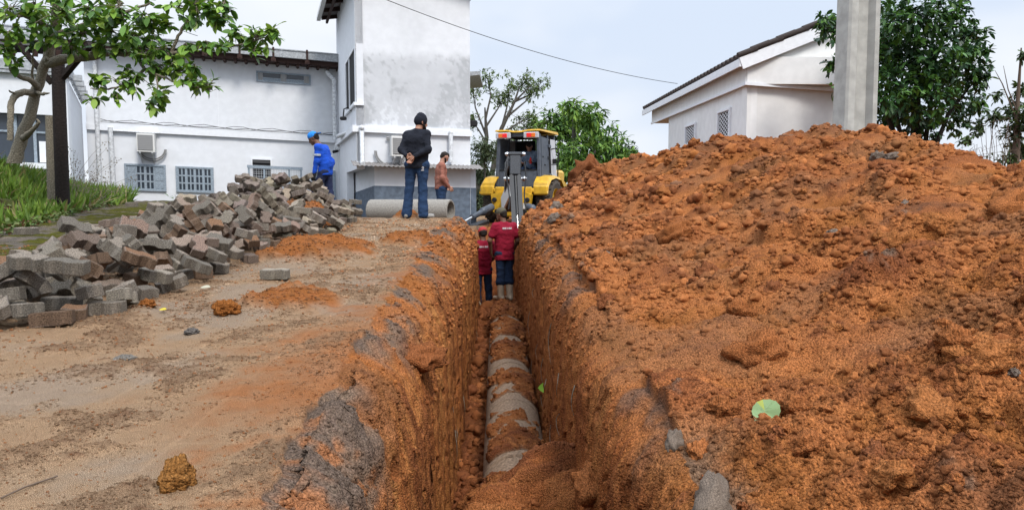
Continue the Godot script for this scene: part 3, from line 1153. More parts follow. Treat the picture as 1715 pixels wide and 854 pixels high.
# ---------------------------------------------------------------- buildings
func wall_sheet(fac: Facade, u0: float, v0: float, u1: float, v1: float, step: float, shade: Callable) -> MB:  # a wall face cut fine enough to carry stains, with thickness
	var mb := MB.new()
	var nu := maxi(1, int((u1 - u0) / step))
	var nv := maxi(1, int((v1 - v0) / step))
	for j in nv + 1:
		for i in nu + 1:
			var u := lerpf(u0, u1, float(i) / nu)
			var v := lerpf(v0, v1, float(j) / nv)
			mb.tint = shade.call(u, v)
			mb.vert(fac.p(u, v, 0.0), fac.n)
	for j in nv:
		for i in nu:
			var k := j * (nu + 1) + i
			for w in [k, k + nu + 1, k + 1, k + 1, k + nu + 1, k + nu + 2]:
				mb.ix.push_back(w)
	mb.tint = shade.call(u0, v0)
	fac.box(mb, u0, v0, u1, v1, -0.2, -0.004)
	return mb


func window(parent: Node3D, fac: Facade, x0: float, y0: float, x1: float, y1: float, plan: String) -> void:
	# plan: one letter a leaf: g glazed leaf of 2 x 3 panes, s panelled shutter leaf, p plain pane
	var s := fac.uv(x0, y0)
	var e := fac.uv(x1, y1)
	var u0 := s.x
	var u1 := e.x
	var v1 := s.y
	var v0 := e.y
	var fw := 0.055
	var mb := MB.new()
	fac.box(mb, u0, v0, u0 + fw, v1, 0.0, 0.06)
	fac.box(mb, u1 - fw, v0, u1, v1, 0.0, 0.06)
	fac.box(mb, u0 + fw, v1 - fw, u1 - fw, v1, 0.0, 0.058)
	fac.box(mb, u0 + fw, v0, u1 - fw, v0 + fw, 0.0, 0.058)
	var w := obj("window", mb, M.frame_grey, parent)
	var lw := (u1 - u0 - 2 * fw) / plan.length()
	for i in plan.length():
		var a := u0 + fw + lw * i
		var b := a + lw
		match plan[i]:
			"g":
				mb = MB.new()
				var xs := [a, a + 0.035, (a + b) / 2 - 0.018, (a + b) / 2 + 0.018, b - 0.035, b]
				for k in [0, 2, 4]:
					fac.box(mb, xs[k], v0 + fw, xs[k + 1], v1 - fw, 0.0, 0.045)
				var h := (v1 - v0 - 2 * fw) / 3.0
				for k in 4:
					var y := v0 + fw + h * k
					for q in [[xs[1], xs[2]], [xs[3], xs[4]]]:
						fac.box(mb, q[0], maxf(y - 0.022, v0 + fw), q[1], minf(y + 0.022, v1 - fw), 0.0, 0.042)
				obj("glazing_bar", mb, M.frame_grey, w)
				for k in 3:
					for q in [[xs[1], xs[2]], [xs[3], xs[4]]]:
						mb = MB.new()
						fac.box(mb, q[0] + 0.001, v0 + fw + h * k + 0.023, q[1] - 0.001, v0 + fw + h * (k + 1) - 0.023, 0.004, 0.02)
						obj("pane", mb, M.glass_dark, w)
			"s":
				mb = MB.new()
				fac.box(mb, a, v0 + fw, b, v1 - fw, 0.0, 0.03)
				var h := (v1 - v0 - 2 * fw) / 3.0
				for k in 3:
					for q in 2:
						var g := a + lw * 0.5 * q + 0.03
						fac.box(mb, g, v0 + fw + h * k + 0.04, g + lw * 0.5 - 0.06, v0 + fw + h * (k + 1) - 0.04, 0.03, 0.045)
				obj("shutter", mb, M.frame_grey, w)
			"p":
				mb = MB.new()
				fac.box(mb, a + 0.012, v0 + fw, b - 0.012, v1 - fw, 0.004, 0.02)
				obj("pane", mb, M.glass_dark, w)
				mb = MB.new()
				fac.box(mb, b - 0.012, v0 + fw, b + 0.012, v1 - fw, 0.0, 0.045)
				obj("mullion", mb, M.frame_grey, w)


func ac_unit(fac: Facade, x0: float, y0: float, x1: float, y1: float, right: bool, label: String) -> void:
	var s := fac.uv(x0, y0)
	var e := fac.uv(x1, y1)
	var o := thing("air_conditioner", label, "air conditioner", fac.p((s.x + e.x) / 2, e.y, 0.0), 0.0, "air conditioner units on the white walls")
	var base := o.position
	var L := func(u: float, v: float, q: float) -> Vector3: return fac.p(u, v, q) - base
	var bx := func(mb: MB, u0: float, v0: float, u1: float, v1: float, o0: float, o1: float) -> void:
		mb.hex([L.call(u0, v0, o0), L.call(u1, v0, o0), L.call(u1, v0, o1), L.call(u0, v0, o1), L.call(u0, v1, o0), L.call(u1, v1, o0), L.call(u1, v1, o1), L.call(u0, v1, o1)])
	var mb := MB.new()
	bx.call(mb, s.x, e.y, e.x, s.y, 0.10, 0.45)
	obj("casing", mb, M.plastic_white, o)
	mb = MB.new()
	bx.call(mb, s.x + 0.03, e.y + 0.05, e.x - 0.05, s.y - 0.05, 0.45, 0.465)
	obj("grille", mb, M.grille_grey, o)
	mb = MB.new()
	for k in 9:
		var y := lerpf(e.y + 0.07, s.y - 0.07, k / 8.0)
		bx.call(mb, s.x + 0.03, y - 0.006, e.x - 0.05, y + 0.006, 0.465, 0.475)
	obj("grille_bar", mb, M.hose_grey, o)
	for u in [s.x + 0.06, e.x - 0.1]:
		mb = MB.new()
		bx.call(mb, u, e.y - 0.04, u + 0.04, e.y - 0.002, 0.0, 0.44)
		bx.call(mb, u, e.y - 0.32, u + 0.04, e.y - 0.042, 0.0, 0.03)
		mb.bar(L.call(u + 0.02, e.y - 0.3, 0.02), L.call(u + 0.02, e.y - 0.05, 0.4), 0.03, 0.03)
		obj("bracket", mb, M.pvc, o)
	for k in 2:
		mb = MB.new()
		var pts := []
		var r := 0.36 + 0.04 * k
		var cu := (s.x + e.x) / 2 + (0.12 if right else -0.15)
		var cv := (s.y + e.y) / 2 - 0.14
		for i in 19:
			var a := TAU * 0.80 * i / 18.0 + 1.2 + (0.0 if right else PI * 0.6)
			pts.append(L.call(cu + cos(a) * r, cv + sin(a) * r * (0.92 + 0.05 * k), 0.06 + 0.03 * k))
		mb.tube(pts, [0.022], 6)
		obj("hose", mb, M.hose_grey, o)


func pipe_run(called: String, label: String, pts: Array, r: float, mat_: Material, cat := "pipe", group := "") -> void:
	var o := thing(called, label, cat, pts[pts.size() - 1], 0.0, group)
	var mb := MB.new()
	var q := []
	for p in pts:
		q.append(p - o.position)
	mb.tube(q, [r], 10)
	obj("tube", mb, mat_, o)
	for i in range(1, q.size() - 1):
		mb = MB.new()
		mb.ball(q[i], Vector3.ONE * r * 1.1)
		obj("elbow", mb, mat_, o)


func make_main_building() -> void:
	var corner := Vector3(-5.67, 0, -25.4)
	var fw := Facade.new(Vector3(-13.02, 0, -23.12), corner, 0.037)
	var stain := noise(51, 0.5, 4)
	var streak := noise(52, 1.0, 3)
	var white := Color(0.66, 0.68, 0.71)
	var clean := func(u: float, v: float) -> Color:
		var s := 0.5 + 0.5 * stain.get_noise_2d(u, v * 0.7)
		var g := smoothstep(0.62, 0.8, s) * 0.06 + 0.03 * s
		return white.lerp(Color(0.45, 0.46, 0.49), g)
	var b := thing("white_building", "long two storey white building with blue grey windows behind the paver heap", "building", fw.p(3.6, 0, 0))
	b.position = Vector3.ZERO
	var uL := fw.uv(143, 200).x
	var uR := fw.uv(569, 200).x
	var top := fw.uv(350, 98).y
	obj("wall", wall_sheet(fw, uL, -1.3, uR, top, 0.16, clean), M.white_wall, b)
	var mb := MB.new()
	fw.pbox(mb, 145, 205, 569, 240, 0.0, 0.09)
	var sA := fw.uv(145, 204)
	var sB := fw.uv(569, 233)
	mb = MB.new()
	fw.box(mb, uL, (sA.y + sB.y) / 2 - 0.18, uR, (sA.y + sB.y) / 2, 0.0, 0.09)
	obj("string_course", mb, M.white_trim, b)
	# eaves: soffit boards, gutter in lengths, brackets
	mb = MB.new()
	fw.box(mb, -12.0, top - 0.02, uR + 0.1, top + 0.14, -0.6, 0.55)
	obj("soffit", mb, M.rust_brown, b)
	mb = MB.new()
	for k in 44:
		var u := -5.0 + k * 0.31
		if u > uR: break
		mb.tube([fw.p(u, top - 0.05, 0.5), fw.p(u, top - 0.05, 0.02)], [0.05], 7)
	obj("tile_end", mb, M.rust_brown, b)
	for k in 7:
		var u1 := uR + 0.12 - k * 1.9
		mb = MB.new()
		fw.box(mb, u1 - 1.89, top + 0.12, u1, top + 0.36, 0.44, 0.68)
		fw.box(mb, u1 - 1.89, top + 0.34, u1, top + 0.37, 0.42, 0.71)
		obj("gutter", mb, M.gutter_metal, b)
	for px in [345.0, 402.0, 457.0, 512.0]:
		var u := fw.uv(px, 95).x
		mb = MB.new()
		fw.box(mb, u - 0.03, top + 0.0, u + 0.03, top + 0.40, 0.70, 0.73)
		fw.box(mb, u - 0.07, top - 0.03, u + 0.07, top + 0.08, 0.56, 0.72)
		obj("gutter_bracket", mb, M.rust_brown, b)
	mb = MB.new()
	mb.hex([fw.p(-12, top + 0.15, 0.5), fw.p(uR, top + 0.15, 0.5), fw.p(uR, top + 0.45, -5.0), fw.p(-12, top + 0.45, -5.0), fw.p(-12, top + 0.28, 0.5), fw.p(uR, top + 0.28, 0.5), fw.p(uR, top + 0.58, -5.0), fw.p(-12, top + 0.58, -5.0)])
	obj("roof", mb, M.roof_tile, b)
	window(b, fw, 207, 273.5, 278, 321, "sggs")
	window(b, fw, 293, 278, 358, 323.5, "gggg")
	# high window strip: grey frame, two dark openings above pale glass
	var h0 := fw.uv(428, 118.5)
	var h1 := fw.uv(520, 143)
	mb = MB.new()
	fw.box(mb, h0.x, h1.y, h0.x + 0.05, h0.y, 0, 0.05)
	fw.box(mb, h1.x - 0.05, h1.y, h1.x, h0.y, 0, 0.05)
	fw.box(mb, h0.x + 0.05, h0.y - 0.05, h1.x - 0.05, h0.y, 0, 0.048)
	fw.box(mb, h0.x + 0.05, h1.y, h1.x - 0.05, h1.y + 0.05, 0, 0.048)
	var strip := obj("window", mb, M.frame_grey, b)
	var wu := h1.x - h0.x - 0.1
	var us := [0.0, 0.09, 0.44, 0.55, 0.9, 1.0]
	for k in 5:
		mb = MB.new()
		fw.box(mb, h0.x + 0.05 + wu * us[k] + 0.008, h1.y + 0.05, h0.x + 0.05 + wu * us[k + 1] - 0.008, lerpf(h1.y, h0.y, 0.42 if k % 2 == 1 else 0.9), 0.004, 0.03)
		obj("pane", mb, M.frame_grey if k % 2 == 1 else M.grille_grey, strip)
		if k % 2 == 1:
			mb = MB.new()
			fw.box(mb, h0.x + 0.05 + wu * us[k] + 0.008, lerpf(h1.y, h0.y, 0.46), h0.x + 0.05 + wu * us[k + 1] - 0.008, h0.y - 0.055, 0.004, 0.02)
			obj("pane", mb, M.glass_dark, strip)
	# dark louvred vent
	var l0 := fw.uv(422, 267)
	var l1 := fw.uv(453, 299)
	mb = MB.new()
	fw.box(mb, l0.x, l1.y, l1.x, l0.y, 0.0, 0.03)
	var vent := obj("vent", mb, M.interior_dark, b)
	for k in 5:
		mb = MB.new()
		var y := lerpf(l1.y, l0.y, (k + 0.5) / 5.0)
		mb.hex([fw.p(l0.x, y - 0.05, 0.09), fw.p(l1.x, y - 0.05, 0.09), fw.p(l1.x, y - 0.03, 0.09), fw.p(l0.x, y - 0.03, 0.09), fw.p(l0.x, y + 0.02, 0.032), fw.p(l1.x, y + 0.02, 0.032), fw.p(l1.x, y + 0.04, 0.032), fw.p(l0.x, y + 0.04, 0.032)])
		obj("slat", mb, M.louvre, vent)
	mb = MB.new()
	for q in [[l0.x - 0.05, l0.x], [l1.x, l1.x + 0.05]]:
		fw.box(mb, q[0], l1.y, q[1], l0.y + 0.05, 0.0, 0.06)
	fw.box(mb, l0.x, l0.y, l1.x, l0.y + 0.05, 0.0, 0.058)
	obj("vent_frame", mb, M.white_trim, vent)
	# grey door
	var d0 := fw.uv(524, 284)
	var d1 := fw.uv(562, 345)
	mb = MB.new()
	fw.box(mb, d0.x, d1.y, d0.x + 0.09, d0.y, 0, 0.07)
	fw.box(mb, d1.x - 0.09, d1.y, d1.x, d0.y, 0, 0.07)
	fw.box(mb, d0.x + 0.09, d0.y - 0.09, d1.x - 0.09, d0.y, 0, 0.068)
	var door := obj("door", mb, M.frame_grey, b)
	mb = MB.new()
	fw.box(mb, d0.x + 0.09, d1.y, d1.x - 0.09, d0.y - 0.09, 0.0, 0.03)
	obj("door_leaf", mb, M.grille_grey, door)
	# joint lines of the plaster: two slim conduits
	mb = MB.new()
	var cu := fw.uv(363, 150).x
	fw.box(mb, cu, (sA.y + sB.y) / 2, cu + 0.022, top - 0.1, 0.0, 0.012)
	obj("conduit", mb, M.white_trim, b)
	# drain pipes
	pipe_run("drain_pipe", "white drain pipe running the full height of the wall at its left end", [fw.p(fw.uv(160, 150).x, top, 0.09), fw.p(fw.uv(160, 150).x, -0.9, 0.09)], 0.065, M.pvc)
	pipe_run("drain_pipe", "short white capped drain pipe below the string course beside the left corner", [fw.p(fw.uv(185, 214).x, fw.uv(185, 214).y, 0.14), fw.p(fw.uv(187, 214).x, -0.9, 0.14)], 0.07, M.pvc)
	var yc := fw.uv(240, 223)
	pipe_run("conduit_pipe", "thin white pipe from the capped drain to the air conditioner", [fw.p(fw.uv(189, 222).x, yc.y + 0.02, 0.10), fw.p(fw.uv(268, 222).x, yc.y + 0.02, 0.10)], 0.02, M.pvc)
	ac_unit(fw, 231, 224, 262, 256, true, "boxed air conditioner with coiled hose above the shuttered window")
	# wires along the course
	var wires := thing("wall_wires", "thin dark wires strung along the string course of the white building", "wires")
	for k in 3:
		mb = MB.new()
		var pts := []
		for i in 25:
			var u := lerpf(uL + 0.4, uR - 0.1, i / 24.0)
			pts.append(fw.p(u, (sA.y + sB.y) / 2 + 0.05 + 0.05 * k * absf(sin(i * 0.9 + k)) + 0.01, 0.10 + 0.01 * k))
		mb.tube(pts, [0.008], 5, false)
		obj("wire", mb, M.cable, wires)
	# mesh gate in front of the vent
	var g0 := fw.uv(415, 282)
	var g1 := fw.uv(505, 330)
	var gate := thing("mesh_gate", "grey framed gate of white wire mesh below the dark vent", "gate")
	mb = MB.new()
	for u in [g0.x, lerpf(g0.x, g1.x, 0.28), lerpf(g0.x, g1.x, 0.74), g1.x - 0.06]:
		mb = MB.new()
		fw.box(mb, u, g1.y, u + 0.06, g0.y, 0.55, 0.61)
		obj("gate_post", mb, M.frame_grey, gate)
	mb = MB.new()
	fw.box(mb, g0.x - 0.02, g0.y, g1.x + 0.02, g0.y + 0.09, 0.53, 0.63)
	obj("gate_rail", mb, M.frame_grey, gate)
	mb = MB.new()
	var gu := g0.x + 0.1
	while gu < g1.x - 0.06:
		mb.bar(fw.p(gu, g1.y, 0.58), fw.p(gu, g0.y, 0.58), 0.008, 0.008)
		gu += 0.075
	var gv := g1.y
	while gv < g0.y:
		mb.bar(fw.p(g0.x, gv, 0.585), fw.p(g1.x, gv, 0.585), 0.008, 0.008)
		gv += 0.075
	obj("wire_mesh", mb, M.mesh_wire, gate)
	make_tower(corner)
	make_annex(fw)


func make_tower(corner: Vector3) -> void:
	var front := Vector3(-4.0, 0, -20.0)
	var ft := Facade.new(front, front + Vector3(0.955, 0, -0.296), 0.020)
	var fl := Facade.new(corner, front, -0.010)
	var w := ft.uv(787, 150).x
	var depth := corner.distance_to(front)
	var stain := noise(53, 0.55, 4)
	var fine := noise(54, 5.0, 5)
	var white := Color(0.66, 0.68, 0.71)
	var band_top := ft.uv(690, 92).y
	var band_bot := ft.uv(690, 213).y
	var dirty := func(u: float, v: float) -> Color:
		var c := white
		var f := fine.get_noise_2d(u, v * 0.8)
		var low := smoothstep(band_top + 0.15 + 0.25 * stain.get_noise_2d(u * 1.4, 0), band_top - 0.25, v)
		low *= smoothstep(band_bot - 0.02, band_bot + 0.03, v)
		var drip := stain.get_noise_2d(u * 3.0, v * 0.25)
		var g := low * (0.46 + 0.38 * smoothstep(0.0, 0.5, stain.get_noise_2d(u * 1.6 + 9.0, v * 1.3) + 0.9 * f + 0.35 * drip))
		g += low * 0.45 * smoothstep(0.5, 0.05, band_top - v) * smoothstep(-0.05, 0.25, f + stain.get_noise_2d(u * 1.5, 40.0))
		g += low * 0.4 * smoothstep(0.45, 0.0, w - u) * (0.6 + f)
		g += 0.10 * smoothstep(-0.2, 0.5, stain.get_noise_2d(u + 30.0, v))
		var flake := smoothstep(0.18, 0.3, f + 0.6 * stain.get_noise_2d(u * 2.0 + 50.0, v * 2.0)) * low
		return c.lerp(Color(0.33, 0.34, 0.355), clampf(g, 0.0, 0.8)).lerp(white, 0.6 * flake * smoothstep(band_bot + 1.0, band_bot + 0.2, v))
	var clean := func(u: float, v: float) -> Color:
		return white.lerp(Color(0.42, 0.43, 0.46), 0.06 + 0.14 * smoothstep(-0.1, 0.5, stain.get_noise_2d(u + 70.0, v)))
	var b := thing("white_tower", "tall white stair tower with a weathered grey patch and sheet roof", "building")
	var top := 5.55
	var aw := ft.uv(640, 275).y
	obj("front_wall", wall_sheet(ft, 0.0, aw, w, top, 0.035, dirty), M.white_wall, b)
	# left wall with an open window
	var o0 := fl.uv(577, 104)
	var o1 := fl.uv(595.5, 171)
	var mb := MB.new()
	mb.tint = clean.call(0.0, 1.0)
	fl.box(mb, 0.0, -1.5, o0.x, top, -0.2, 0.0)
	fl.box(mb, o1.x, -1.5 if false else aw, depth, top, -0.2, -0.002)
	fl.box(mb, o0.x, o0.y, o1.x, top, -0.2, 0.0)
	fl.box(mb, o0.x, aw - 0.2, o1.x, o1.y, -0.2, 0.0)
	obj("side_wall", mb, M.white_wall, b)
	mb = MB.new()
	fl.box(mb, o0.x + 0.001, o1.y + 0.001, o1.x - 0.001, o0.y - 0.001, -0.19, -0.03)
	var win := obj("window_room", mb, M.interior_dark, b)
	mb = MB.new()
	fl.box(mb, o0.x - 0.06, o1.y - 0.08, o1.x + 0.06, o1.y, -0.2, 0.06)
	obj("sill", mb, M.white_trim, win)
	mb = MB.new()
	for u in [o0.x, lerpf(o0.x, o1.x, 0.36), o1.x - 0.1]:
		fl.box(mb, u, o1.y, u + 0.10, o0.y, -0.028, 0.0)
	fl.box(mb, o0.x + 0.1, o0.y - 0.08, o1.x - 0.1, o0.y, -0.028, -0.002)
	obj("window_frame", mb, M.white_trim, win)
	mb = MB.new()
	ft.box(mb, w, -1.3, w + 0.004, top, -5.0, -0.006)
	mb.tint = Color(0.5, 0.52, 0.55)
	obj("far_wall", mb, M.white_trim, b)
	# string course round the tower
	var c0 := ft.uv(640, 213).y
	mb = MB.new()
	ft.box(mb, -0.05, c0 - 0.15, w + 0.03, c0, 0.0, 0.10)
	obj("string_course", mb, M.white_trim, b)
	mb = MB.new()
	var cl := fl.uv(583, 221).y
	fl.box(mb, 0.0, cl - 0.17, depth + 0.10, cl, 0.0, 0.10)
	obj("string_course", mb, M.white_trim, b)
	# lower storey, set back, with a painted band
	var lc := ft.uv(627, 300).x
	var lw := ft.uv(797, 300).x
	var bt := ft.uv(700, 312.5).y
	mb = MB.new()
	mb.tint = white
	ft.box(mb, lc, bt, lw, aw + 0.05, -0.4, -0.02)
	obj("lower_wall", mb, M.white_wall, b)
	mb = MB.new()
	ft.box(mb, lc, -1.6, lw + 0.01, bt, -0.4, -0.012)
	var back := Facade.new(corner + Vector3(0.05, 0, 0), ft.p(lc, 0, -0.02), 0.0)
	var back_l := back.a.distance_to(Vector3(ft.p(lc, 0, -0.02).x, 0, ft.p(lc, 0, -0.02).z))
	var sA := back.uv(570, 331).y
	var sB := bt - ft.sh * lc
	mb.hex([back.p(0, -1.6, -0.2), back.p(back_l, -1.6, -0.2), back.p(back_l, -1.6, 0.012), back.p(0, -1.6, 0.012), back.p(0, sA, -0.2), back.p(back_l, sB, -0.2), back.p(back_l, sB, 0.012), back.p(0, sA, 0.012)])
	obj("painted_band", mb, M.blue_grey_paint, b)
	mb = MB.new()
	mb.tint = white
	mb.hex([back.p(0, sA, -0.2), back.p(back_l, sB, -0.2), back.p(back_l, sB, 0.0), back.p(0, sA, 0.0), back.p(0, aw + 0.3, -0.2), back.p(back_l, aw + 0.05, -0.2), back.p(back_l, aw + 0.05, 0.0), back.p(0, aw + 0.3, 0.0)])
	obj("lower_side_wall", mb, M.white_wall, b)
	var g0 := back.uv(584, 279)
	var g1 := back.uv(592, 326)
	mb = MB.new()
	for q in [[g0.x, g0.x + 0.18], [g1.x - 0.16, g1.x]]:
		back.box(mb, q[0], g1.y, q[1], g0.y, 0.0, 0.07)
	back.box(mb, g0.x, g0.y, g1.x, g0.y + 0.06, 0.0, 0.07)
	var sw := obj("window", mb, M.frame_grey, b)
	mb = MB.new()
	back.box(mb, g0.x + 0.18, g1.y, g1.x - 0.16, g0.y, 0.002, 0.03)
	obj("pane", mb, M.glass_dark, sw)
	# corrugated awning
	mb = MB.new()
	var n := 120
	var a0 := ft.uv(588, 276).x
	var a1 := ft.uv(803, 276).x
	for i in n:
		for k in 2:
			var u0 := lerpf(a0, a1, float(i) / n)
			var u1 := lerpf(a0, a1, float(i + 1) / n)
			var y0 := 0.012 * cos(i * PI / 2)
			var y1 := 0.012 * cos((i + 1) * PI / 2)
			if k == 0:
				mb.hex([ft.p(u0, aw + 0.06 + y0, -0.1), ft.p(u1, aw + 0.06 + y1, -0.1), ft.p(u1, aw - 0.07 + y1, 0.42), ft.p(u0, aw - 0.07 + y0, 0.42), ft.p(u0, aw + 0.068 + y0, -0.1), ft.p(u1, aw + 0.068 + y1, -0.1), ft.p(u1, aw - 0.062 + y1, 0.42), ft.p(u0, aw - 0.062 + y0, 0.42)])
	obj("awning", mb, M.sheet_roof, b)
	# sheet roof with purlins
	var rf := Facade.new(ft.p(-0.62, 0, 0), ft.p(w, 0, 0), 0.0)
	mb = MB.new()
	var y_at := func(u: float, o: float) -> float: return top + 0.28 - 0.5 * absf(u - w * 0.5) / (w * 0.5) * 0.55 - 0.0 * o
	n = 30
	for i in n:
		var u0 := lerpf(-0.50, w + 0.45, float(i) / n)
		var u1 := lerpf(-0.50, w + 0.45, float(i + 1) / n)
		var y0: float = y_at.call(u0, 0) + 0.015 * cos(i * PI)
		var y1: float = y_at.call(u1, 0) + 0.015 * cos((i + 1) * PI)
		mb.hex([ft.p(u0, y0, 0.5), ft.p(u1, y1, 0.5), ft.p(u1, y1, -depth + 0.2), ft.p(u0, y0, -depth + 0.2), ft.p(u0, y0 + 0.012, 0.5), ft.p(u1, y1 + 0.012, 0.5), ft.p(u1, y1 + 0.012, -depth + 0.2), ft.p(u0, y0 + 0.012, -depth + 0.2)])
	var roof := obj("roof", mb, M.sheet_roof, b)
	for k in 6:
		mb = MB.new()
		var o := lerpf(0.3, -depth + 0.5, k / 5.0)
		for s in [0, 1]:
			var u0 := -0.48 if s == 0 else w * 0.5
			var u1 := w * 0.5 if s == 0 else w + 0.43
			mb.hex([ft.p(u0, y_at.call(u0, 0) - 0.13, o), ft.p(u1, y_at.call(u1, 0) - 0.13, o), ft.p(u1, y_at.call(u1, 0) - 0.13, o - 0.08), ft.p(u0, y_at.call(u0, 0) - 0.13, o - 0.08), ft.p(u0, y_at.call(u0, 0) - 0.02, o), ft.p(u1, y_at.call(u1, 0) - 0.02, o), ft.p(u1, y_at.call(u1, 0) - 0.02, o - 0.08), ft.p(u0, y_at.call(u0, 0) - 0.02, o - 0.08)])
		obj("rafter", mb, M.rust_brown, roof)
	for u in [-0.3, w + 0.2]:
		mb = MB.new()
		mb.bar(ft.p(u, y_at.call(u, 0) - 0.17, 0.45), ft.p(u, y_at.call(u, 0) - 0.17, -depth + 0.2), 0.07, 0.08)
		obj("purlin", mb, M.rust_brown, roof)
	mb = MB.new()
	mb.bar(ft.p(-0.55, y_at.call(-0.5, 0) - 0.03, 0.5), ft.p(-0.55, y_at.call(-0.5, 0) - 0.03, -depth + 0.1), 0.12, 0.12)
	obj("gutter", mb, M.plastic_white, roof)
	# pipes and lamp
	var c1 := ft.uv(604, 216)
	pipe_run("drain_pipe", "thick white drain pipe with a cut elbow at the near corner of the tower", [fl.p(depth - 3.4, cl - 0.02, 0.18), ft.p(c1.x, c1.y + 0.02, 0.20), ft.p(c1.x, ft.uv(604, 272).y, 0.20), ft.p(c1.x, ft.uv(604, 272).y - 0.05, 0.36)], 0.062, M.pvc)
	var c2 := ft.uv(753, 223)
	pipe_run("drain_pipe", "thin white drain pipe coming out of the tower wall behind the man in salmon", [ft.p(c2.x, c2.y, 0.0), ft.p(c2.x, c2.y, 0.12), ft.p(c2.x, ft.uv(753, 272).y, 0.12)], 0.06, M.pvc)
	pipe_run("drain_pipe", "white downspout in the corner between the long wall and the tower", [fl.p(0.25, fl.uv(571, 108).y, 0.35), fl.p(0.35, fl.uv(571, 125).y, 0.12), fl.p(0.35, cl, 0.12)], 0.075, M.pvc)
	ac_unit(ft, 651, 229, 673, 263, false, "boxed air conditioner with coiled hose on the tower behind the man in black")
	var lamp := thing("security_camera", "small dark security camera on the corner under the string course", "camera", fl.p(0.5, cl - 0.35, 0.05))
	mb = MB.new()
	mb.box(Transform3D(Basis(), Vector3(0, 0.12, 0)), Vector3(0.2, 0.2, 0.14), 0.02)
	obj("bracket", mb, M.pvc, lamp)
	mb = MB.new()
	mb.tube([Vector3(0, 0, 0), Vector3(-0.12, -0.04, 0.14)], [0.04, 0.05], 10)
	obj("body", mb, M.interior_dark, lamp)
	var fixt := ft.uv(583, 180)
	var hook := thing("wall_lamp", "black bent wall lamp by the open tower window", "lamp", fl.p(depth - 1.1, fl.uv(592, 182).y, 0.0))
	mb = MB.new()
	var q := fl.n
	mb.tube([Vector3.ZERO, q * 0.10 + Vector3.UP * 0.1, q * 0.2 + Vector3.UP * 0.05, q * 0.22 - Vector3.UP * 0.15], [0.02], 6)
	obj("arm", mb, M.black_rubber, hook)
	mb = MB.new()
	mb.box(Transform3D(Basis(), q * 0.22 - Vector3.UP * 0.2), Vector3(0.16, 0.09, 0.16), 0.02)
	obj("shade", mb, M.black_rubber, hook)
	var fl2 := thing("flood_light", "small black flood light on the right edge of the tower", "lamp", ft.p(w + 0.12, ft.uv(795, 206).y, -0.1))
	mb = MB.new()
	mb.box(Transform3D(), Vector3(0.2, 0.16, 0.12), 0.02)
	obj("housing", mb, M.black_rubber, fl2)
	mb = MB.new()
	mb.bar(Vector3(-0.14, 0.0, 0), Vector3(-0.08, 0.0, 0), 0.04, 0.04)
	obj("bracket", mb, M.black_rubber, fl2)
	# the eaves of a further wing that show past the tower
	var wing := thing("rear_wing", "grey eave end of a rear wing showing past the tower's right side", "building")
	var e := at(785, 128, 25)
	mb = MB.new()
	mb.hex([e + Vector3(-2.5, -0.2, -3), e + Vector3(0.35, 0.05, -3), e + Vector3(0.35, 0.05, 0), e + Vector3(-2.5, -0.2, 0), e + Vector3(-2.5, 0.0, -3), e + Vector3(0.35, 0.17, -3), e + Vector3(0.35, 0.17, 0), e + Vector3(-2.5, 0.0, 0)])
	obj("eave", mb, M.gutter_metal, wing)
	mb = MB.new()
	mb.box(Transform3D(Basis(), e + Vector3(-1.6, -2.6, -1.5)), Vector3(1.8, 5.0, 2.6))
	obj("wall", mb, M.white_trim, wing)


